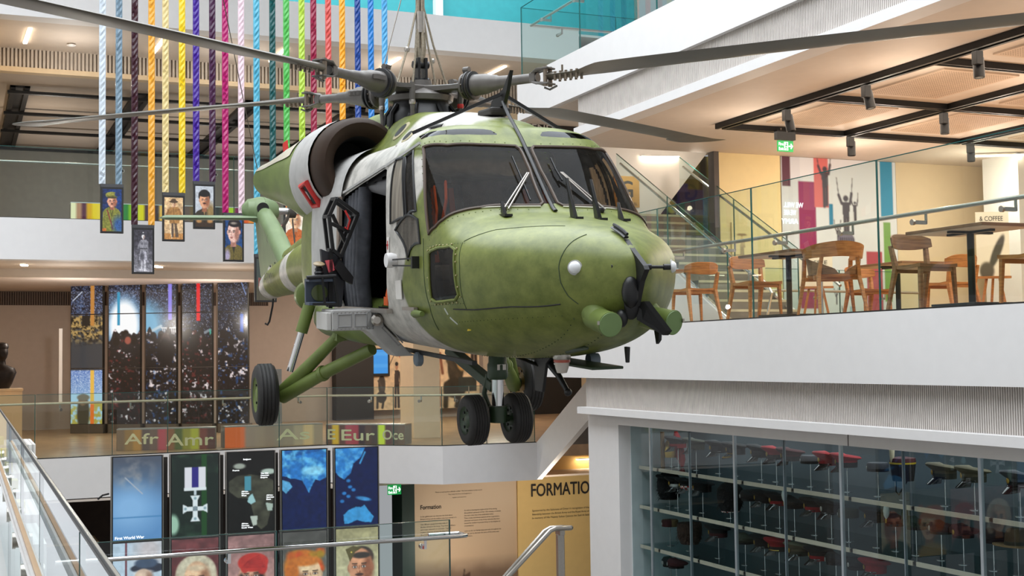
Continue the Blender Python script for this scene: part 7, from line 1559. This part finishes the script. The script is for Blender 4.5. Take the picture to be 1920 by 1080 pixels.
def bearskin(t, fur, h=.30, band=None):
    rg = random.Random(int(h*1000)); mb = MB()
    mb.rings([ring(0, .10, .09), ring(.06, .13, .125), ring(.16, .145, .14), ring(.24, .14, .13), ring(h, .08, .08), ring(h+.02, .02, .02)])
    for k in range(150):
        a, z = rg.uniform(0, 2*PI), rg.uniform(.02, h); r_ = .135 if z < h*.75 else .10; p = V((r_*math.cos(a), r_*math.sin(a), z)); q = p+V((.03*math.cos(a), .03*math.sin(a), rg.uniform(-.05, .01))); u_ = V((-math.sin(a), math.cos(a), 0))*.012; mb.add([p+u_, p-u_, q], [(0, 1, 2)])
    mb.build('fur_body', fur, t, smooth=True)
    if band: MB().rings([ring(-.01, .10, .09), ring(.035, .105, .095)]).build('cap_band', band, t, smooth=True)
def shako(t):
    MB().rings([ring(0, .095, .085), ring(.15, .115, .105), ring(.17, .118, .108)]).build('crown', HB, t, smooth=True); MB().rings([ring(.15, .117, .107), ring(.165, .119, .109)]).build('yellow_band', mat('yellow_braid', (206, 172, 40), .6), t, smooth=True); MB().rings([ring(.165, .118, .108), ring(.20, .112, .10), ring(.21, .05, .05)]).build('crown_top', HM, t, smooth=True)
    MB().rings([[V((.105+w*math.cos(2*PI*k/10), w*math.sin(2*PI*k/10), z)) for k in range(10)] for z, w in ((.15, .012), (.22, .02), (.30, .026), (.34, .01))]).build('plume', mat('ivory_plume', (214, 200, 168), .9), t, smooth=True)
    MB().tube([(.02, .09, 0), (.05, .07, -.06), (.06, .02, -.12), (.05, -.04, -.10), (.02, -.09, 0)], .007, 6).build('chin_strap', PATENT, t, smooth=True)
def plumed(t):
    MB().rings([ring(0, .11, .1), ring(.06, .12, .11), ring(.14, .105, .095), ring(.2, .05, .045), ring(.215, .01, .01)]).build('helmet_shell', GOLD, t, smooth=True); MB().rings([[V((-.06+w*math.cos(2*PI*k/12), .1+dy+w*math.sin(2*PI*k/12), z)) for k in range(12)] for z, w, dy in ((.30, .02, -.1), (.22, .05, -.06), (.1, .055, .0), (-.02, .05, .05), (-.10, .02, .08))]).build('plume', HR, t, smooth=True)
    MB().rings([[V((.12+.025*math.cos(2*PI*k/8), .02+.03*math.sin(2*PI*k/8), z)) for k in range(8)] for z in (-.12, .30)]).build('pale_plume', HT, t, smooth=True)
def slouch(t):
    MB().rings([ring(0, .19, .17, 0, .01), ring(.008, .19, .17, 0, .01), ring(.012, .10, .09)]).build('brim', HT, t, smooth=True); MB().rings([ring(.01, .10, .088), ring(.09, .095, .082), ring(.135, .075, .06), ring(.125, .02, .02)]).build('crown', hm('dark_tan', (92, 68, 44)), t, smooth=True); MB().rings([ring(.012, .103, .09), ring(.04, .102, .089)]).build('hat_band', HO, t, smooth=True)
def pillbox(t, col, band=None):
    MB().rings([ring(0, .095, .085), ring(.06, .10, .09), ring(.075, .09, .08), ring(.078, .02, .02)]).build('crown', col, t, smooth=True); MB().rings([ring(-.004, .097, .087), ring(.022, .099, .089)]).build('cap_band', band or HB, t, smooth=True); badge(t, .102, .03, SIL, .012)
def rayYX(px, X, py):
    c_, s_ = (px-960)/2456., -(py-540)/2456.; d = f_*1+r2_*c_+u2_*s_; k = X/d.x; return d.y*k, d.z*k
_ya, _pi, _ro = R(22.908), R(3.002), R(-.785); f_ = V((math.sin(_ya)*math.cos(_pi), math.cos(_ya)*math.cos(_pi), math.sin(_pi))); _r = V((math.cos(_ya), -math.sin(_ya), 0)); _u = _r.cross(f_); r2_ = _r*math.cos(_ro)+_u*math.sin(_ro); u2_ = -_r*math.sin(_ro)+_u*math.cos(_ro)
K = peaked
ROWS = [
 [(18.0-.25, plumed, (), 'gilt plumed helmet with a dark red horsehair fall', .12), (1272, K, (HB, HR), 'black peaked cap with a broad red band', 0), (1306, K, (HO, HO, None, None), 'plain dark olive cap', 0), (1349, K, (HB, HB), 'black peaked cap with a silver-gilt badge', 0), (1381, K, (HB, HB, GOLD, GOLD, True), 'black peaked cap with gold braid on the peak', 0), (1428, K, (HB, HB), 'black peaked cap left of the scarlet one', 0), (1456, K, (HR, HB), 'scarlet-topped peaked cap, first of the scarlet ones', 0), (1485, K, (HM, HB), 'dark maroon peaked cap', 0), (1520, pillbox, (HG,), 'dark grey round cap behind the maroon one', 0), (1554, K, (HR, HR), 'all red peaked cap with a black peak', 0), (1588, K, (HR, HB), 'red-topped peaked cap behind the metal mullion', 0), (1646, pillbox, (HG, HB), 'grey-black round forage cap', 0), (1693, shako, (), 'tall black shako with a yellow band and ivory plume', .02), (1771, K, (HK, HO), 'khaki peaked cap with a gold badge', 0), (1826, K, (HK, HO), 'khaki peaked cap next to the right-hand mullion', 0), (1911, K, (HG, HB), 'grey peaked cap cut by the right edge', 0)],
 [(1205, bearskin, (FUR, .32), 'big black bearskin hat', 0), (1240, K, (HB, HR), 'black cap with a narrow red band beside the bearskin', 0), (1271, K, (HB, SIL), 'black cap with a silver band', 0), (1292, K, (HB, dice()), 'black cap with a red and white diced band', 0), (1318, K, (HB, HB), 'black cap right of the diced one', 0), (1369, bearskin, (FUR, .30, dice()), 'black feather bonnet with a diced band', 0), (1406, beret, (HB,), 'dark beret behind the mullion', 0), (1434, K, (HB, HB), 'black peaked cap right of the feather bonnet', 0), (1461, K, (HB, HR), 'black peaked cap with a scarlet band and badge', 0), (1489, beret, (HB, GOLD, WHF), 'dark cap with a red and white hackle', 0), (1528, K, (HB, HR), 'black peaked cap with a bright red band', 0), (1558, K, (HB, HB, None, SIL), 'black peaked cap with a silver badge', 0), (1590, pillbox, (HO, HO), 'olive cap beside the second thick mullion', 0), (1643, K, (HB, HB), 'upright black peaked cap', 0), (1678, beret, (HM, GOLD, WHF), 'maroon cap with a tall white hackle', 0), (1716, beret, (HGR, SIL, HGR), 'dark green beret with a green hackle', 0), (1763, beret, (HM, SIL), 'maroon beret with a winged badge', 0), (1804, beret, (HM, GOLD), 'dark maroon beret with a gold star badge', 0), (1860, beret, (HB, SIL), 'black beret right of the thick mullion', 0), (1905, slouch, (), 'tan slouch hat with a wide brim', 0)],
 [(1208, pillbox, (HT, HT), 'tan fur cap at the left end', 0), (1240, pillbox, (HM, HM), 'maroon round cap near the left end', 0), (1293, bearskin, (FURB, .20), 'brown fur busby', 0), (1347, K, (HB, HM), 'dark peaked cap with a strap', 0), (1397, beret, (HO, SIL), 'olive beret behind the first thick mullion', 0), (1433, K, (HB, HB), 'tall-fronted black peaked cap', 0), (1460, K, (HR, HB, GOLD), 'red cap with a large gold badge', 0), (1497, K, (HK, HO), 'wide khaki peaked cap', 0), (1536, K, (HB, HR), 'black cap with a red band', 0), (1566, beret, (HB,), 'black beret with a pale badge', 0), (1606, beret, (HB,), 'black beret cut by the bottom of the picture', 0), (1640, K, (HR, HR), 'red cap cut by the bottom of the picture', 0)],
 [(1205, beret, (HGR,), 'leftmost dark green beret', 0), (1238, beret, (HB,), 'middle black beret', 0), (1268, beret, (HM,), 'rightmost maroon beret', 0)]]
SNM = ('top', 'second', 'third', 'lowest')
for i, row in enumerate(ROWS):
    zs = SH[i]
    for j, (px, fn, args, lab, lift) in enumerate(row):
        if px < 100: y, xx = 17.66, 10.08
        else:
            xx = 10.05; y = min(17.70, rayYX(px, xx, 880+60*i)[0])
        hz = .30 if fn is not bearskin else .10
        if fn is plumed: hz = .14
        if fn is shako: hz = .22
        w = 'the '+SNM[i]+' shelf'
        t = thing('military_hat', (xx, y, zs+hz), f'{lab}, on {w}', 'hat', f'hats on {w}', R(180+(-24 if (j*7+i) % 3 else -8)))
        t.scale = (1.3,)*3; fn(t, *args)
        st = thing('hat_stand', (xx, y, zs), f'slim stand under the {lab}', 'stand', f'hat stands on {w}')
        MB().lathe([(.062, 0), (.062, .006), (.012, .012)], (0, 0, 0), (0, 0, 1), 20).build('base', CHROME, st, smooth=True)
        MB().cyl((0, 0, .008), (0, 0, hz+.03), .006, n=8).build('rod', CHROME, st, smooth=True)
# ------------------------------------------------------------------ camera, light, world
cam = bpy.data.cameras.new('camera'); co = bpy.data.objects.new('camera', cam); COL.objects.link(co)
cam.sensor_width = 36; cam.lens = 2456*36/1920; cam.clip_end = 200
ya, pi_, ro = R(22.908), R(3.002), R(-.785)
f = V((math.sin(ya)*math.cos(pi_), math.cos(ya)*math.cos(pi_), math.sin(pi_)))
r = V((math.cos(ya), -math.sin(ya), 0)); u = r.cross(f)
r2 = r*math.cos(ro)+u*math.sin(ro); u2 = -r*math.sin(ro)+u*math.cos(ro)
mw = Matrix((r2, u2, -f)).transposed().to_4x4(); mw.translation = (0, 0, EYE); co.matrix_world = mw
SC.camera = co
wd = bpy.data.worlds.new('hall_light'); SC.world = wd; wd.use_nodes = True
bg = wd.node_tree.nodes['Background']; bg.inputs['Color'].default_value = (.93, .96, 1, 1); bg.inputs['Strength'].default_value = WORLD
def area(name, loc, rot, sx, sy, power, col):
    l = bpy.data.lights.new(name, 'AREA'); l.shape = 'RECTANGLE'; l.size = sx; l.size_y = sy; l.energy = power; l.color = col
    o = bpy.data.objects.new(name, l); COL.objects.link(o); o.location = (loc[0], loc[1], loc[2]+EYE); o.rotation_euler = rot; return o
WARM = (1, .87, .72); COOL = (.90, .95, 1)
def bulb(name, loc, power, col, r_=.05):
    l = bpy.data.lights.new(name, 'POINT'); l.energy = power; l.color = col; l.shadow_soft_size = r_
    o = bpy.data.objects.new(name, l); COL.objects.link(o); o.location = (loc[0], loc[1], loc[2]+EYE); return o
area('skylight', (3, 11, 10.5), (0, 0, 0), 13, 18, 3600, COOL)
area('cafe_ceiling_light', (14, 13.5, 3.5), (0, 0, 0), 7, 9, 420, WARM)
for x in (11, 13.4, 15.8):
    for y in (9.5, 13, 16.5): bulb('cafe_ceiling_fill', (x, y, 2.8), 34, WARM)  # free-hanging bulbs added below the tracks to brighten the ceiling
for x in (1.8, 5, 8.2):
    bulb('balcony_fill', (x, 31.5, 4.6), 26, WARM); bulb('soffit_lamp', (x+.2, 26.4, 5.4), 34, (1, .93, .85)); bulb('lower_room_fill', (x+.6, 31.5, 1.0), 90, (1, .92, .83)); bulb('lower_soffit', (x, 26.4, 1.1), 14, (1, .92, .82))  # mid-air bulbs of balcony and lower room are added to brighten them
for x in (2.5, 6, 9): bulb('gallery_wall_fill', (x, 35.2, 4.0), 34, (1, .95, .88))  # added bulbs, no fixture there, to lift the grey back wall
for x in (14.2, 17): bulb('cafe_wall_fill', (x, 18.4, 2.8), 38, WARM)  # extra bulbs put close to the cream back wall to brighten it
for x in (10.5, 13.5): bulb('mural_spot', (x, 33, 1.0), 110, WARM)
bulb('formation_lamp', (11.5, 24.8, -2.9), 60, WARM); bulb('formation_lamp', (9.6, 25.6, -4.2), 40, WARM)
bulb('stair_lamp', (12.4, 20.6, 3.6), 40, WARM, .1); bulb('stair_lamp', (10.8, 23.4, 3.4), 40, WARM, .1)
area('lower_balcony_light', (8, 32, 1.8), (0, 0, 0), 12, 7, 200, WARM)
area('case_light', (10.1, 13.0, -1.06), (0, 0, 0), .5, 9, 26, (.9, .97, 1))
area('upper_floor_light', (6, 25.5, 10.5), (R(20), 0, 0), 14, 2, 700, COOL)
for o in TOP: o.location.z += EYE
SC.view_settings.view_transform = 'Standard'; SC.view_settings.look = 'None'; SC.view_settings.gamma = 1; SC.view_settings.exposure = EXPO
SC.view_settings.use_curve_mapping = False
try:
    SC.cycles.use_denoising = True; SC.cycles.max_bounces = 8; SC.cycles.transparent_max_bounces = 24; SC.cycles.sample_clamp_indirect = 6; SC.cycles.caustics_reflective = False; SC.cycles.caustics_refractive = False
except Exception: pass
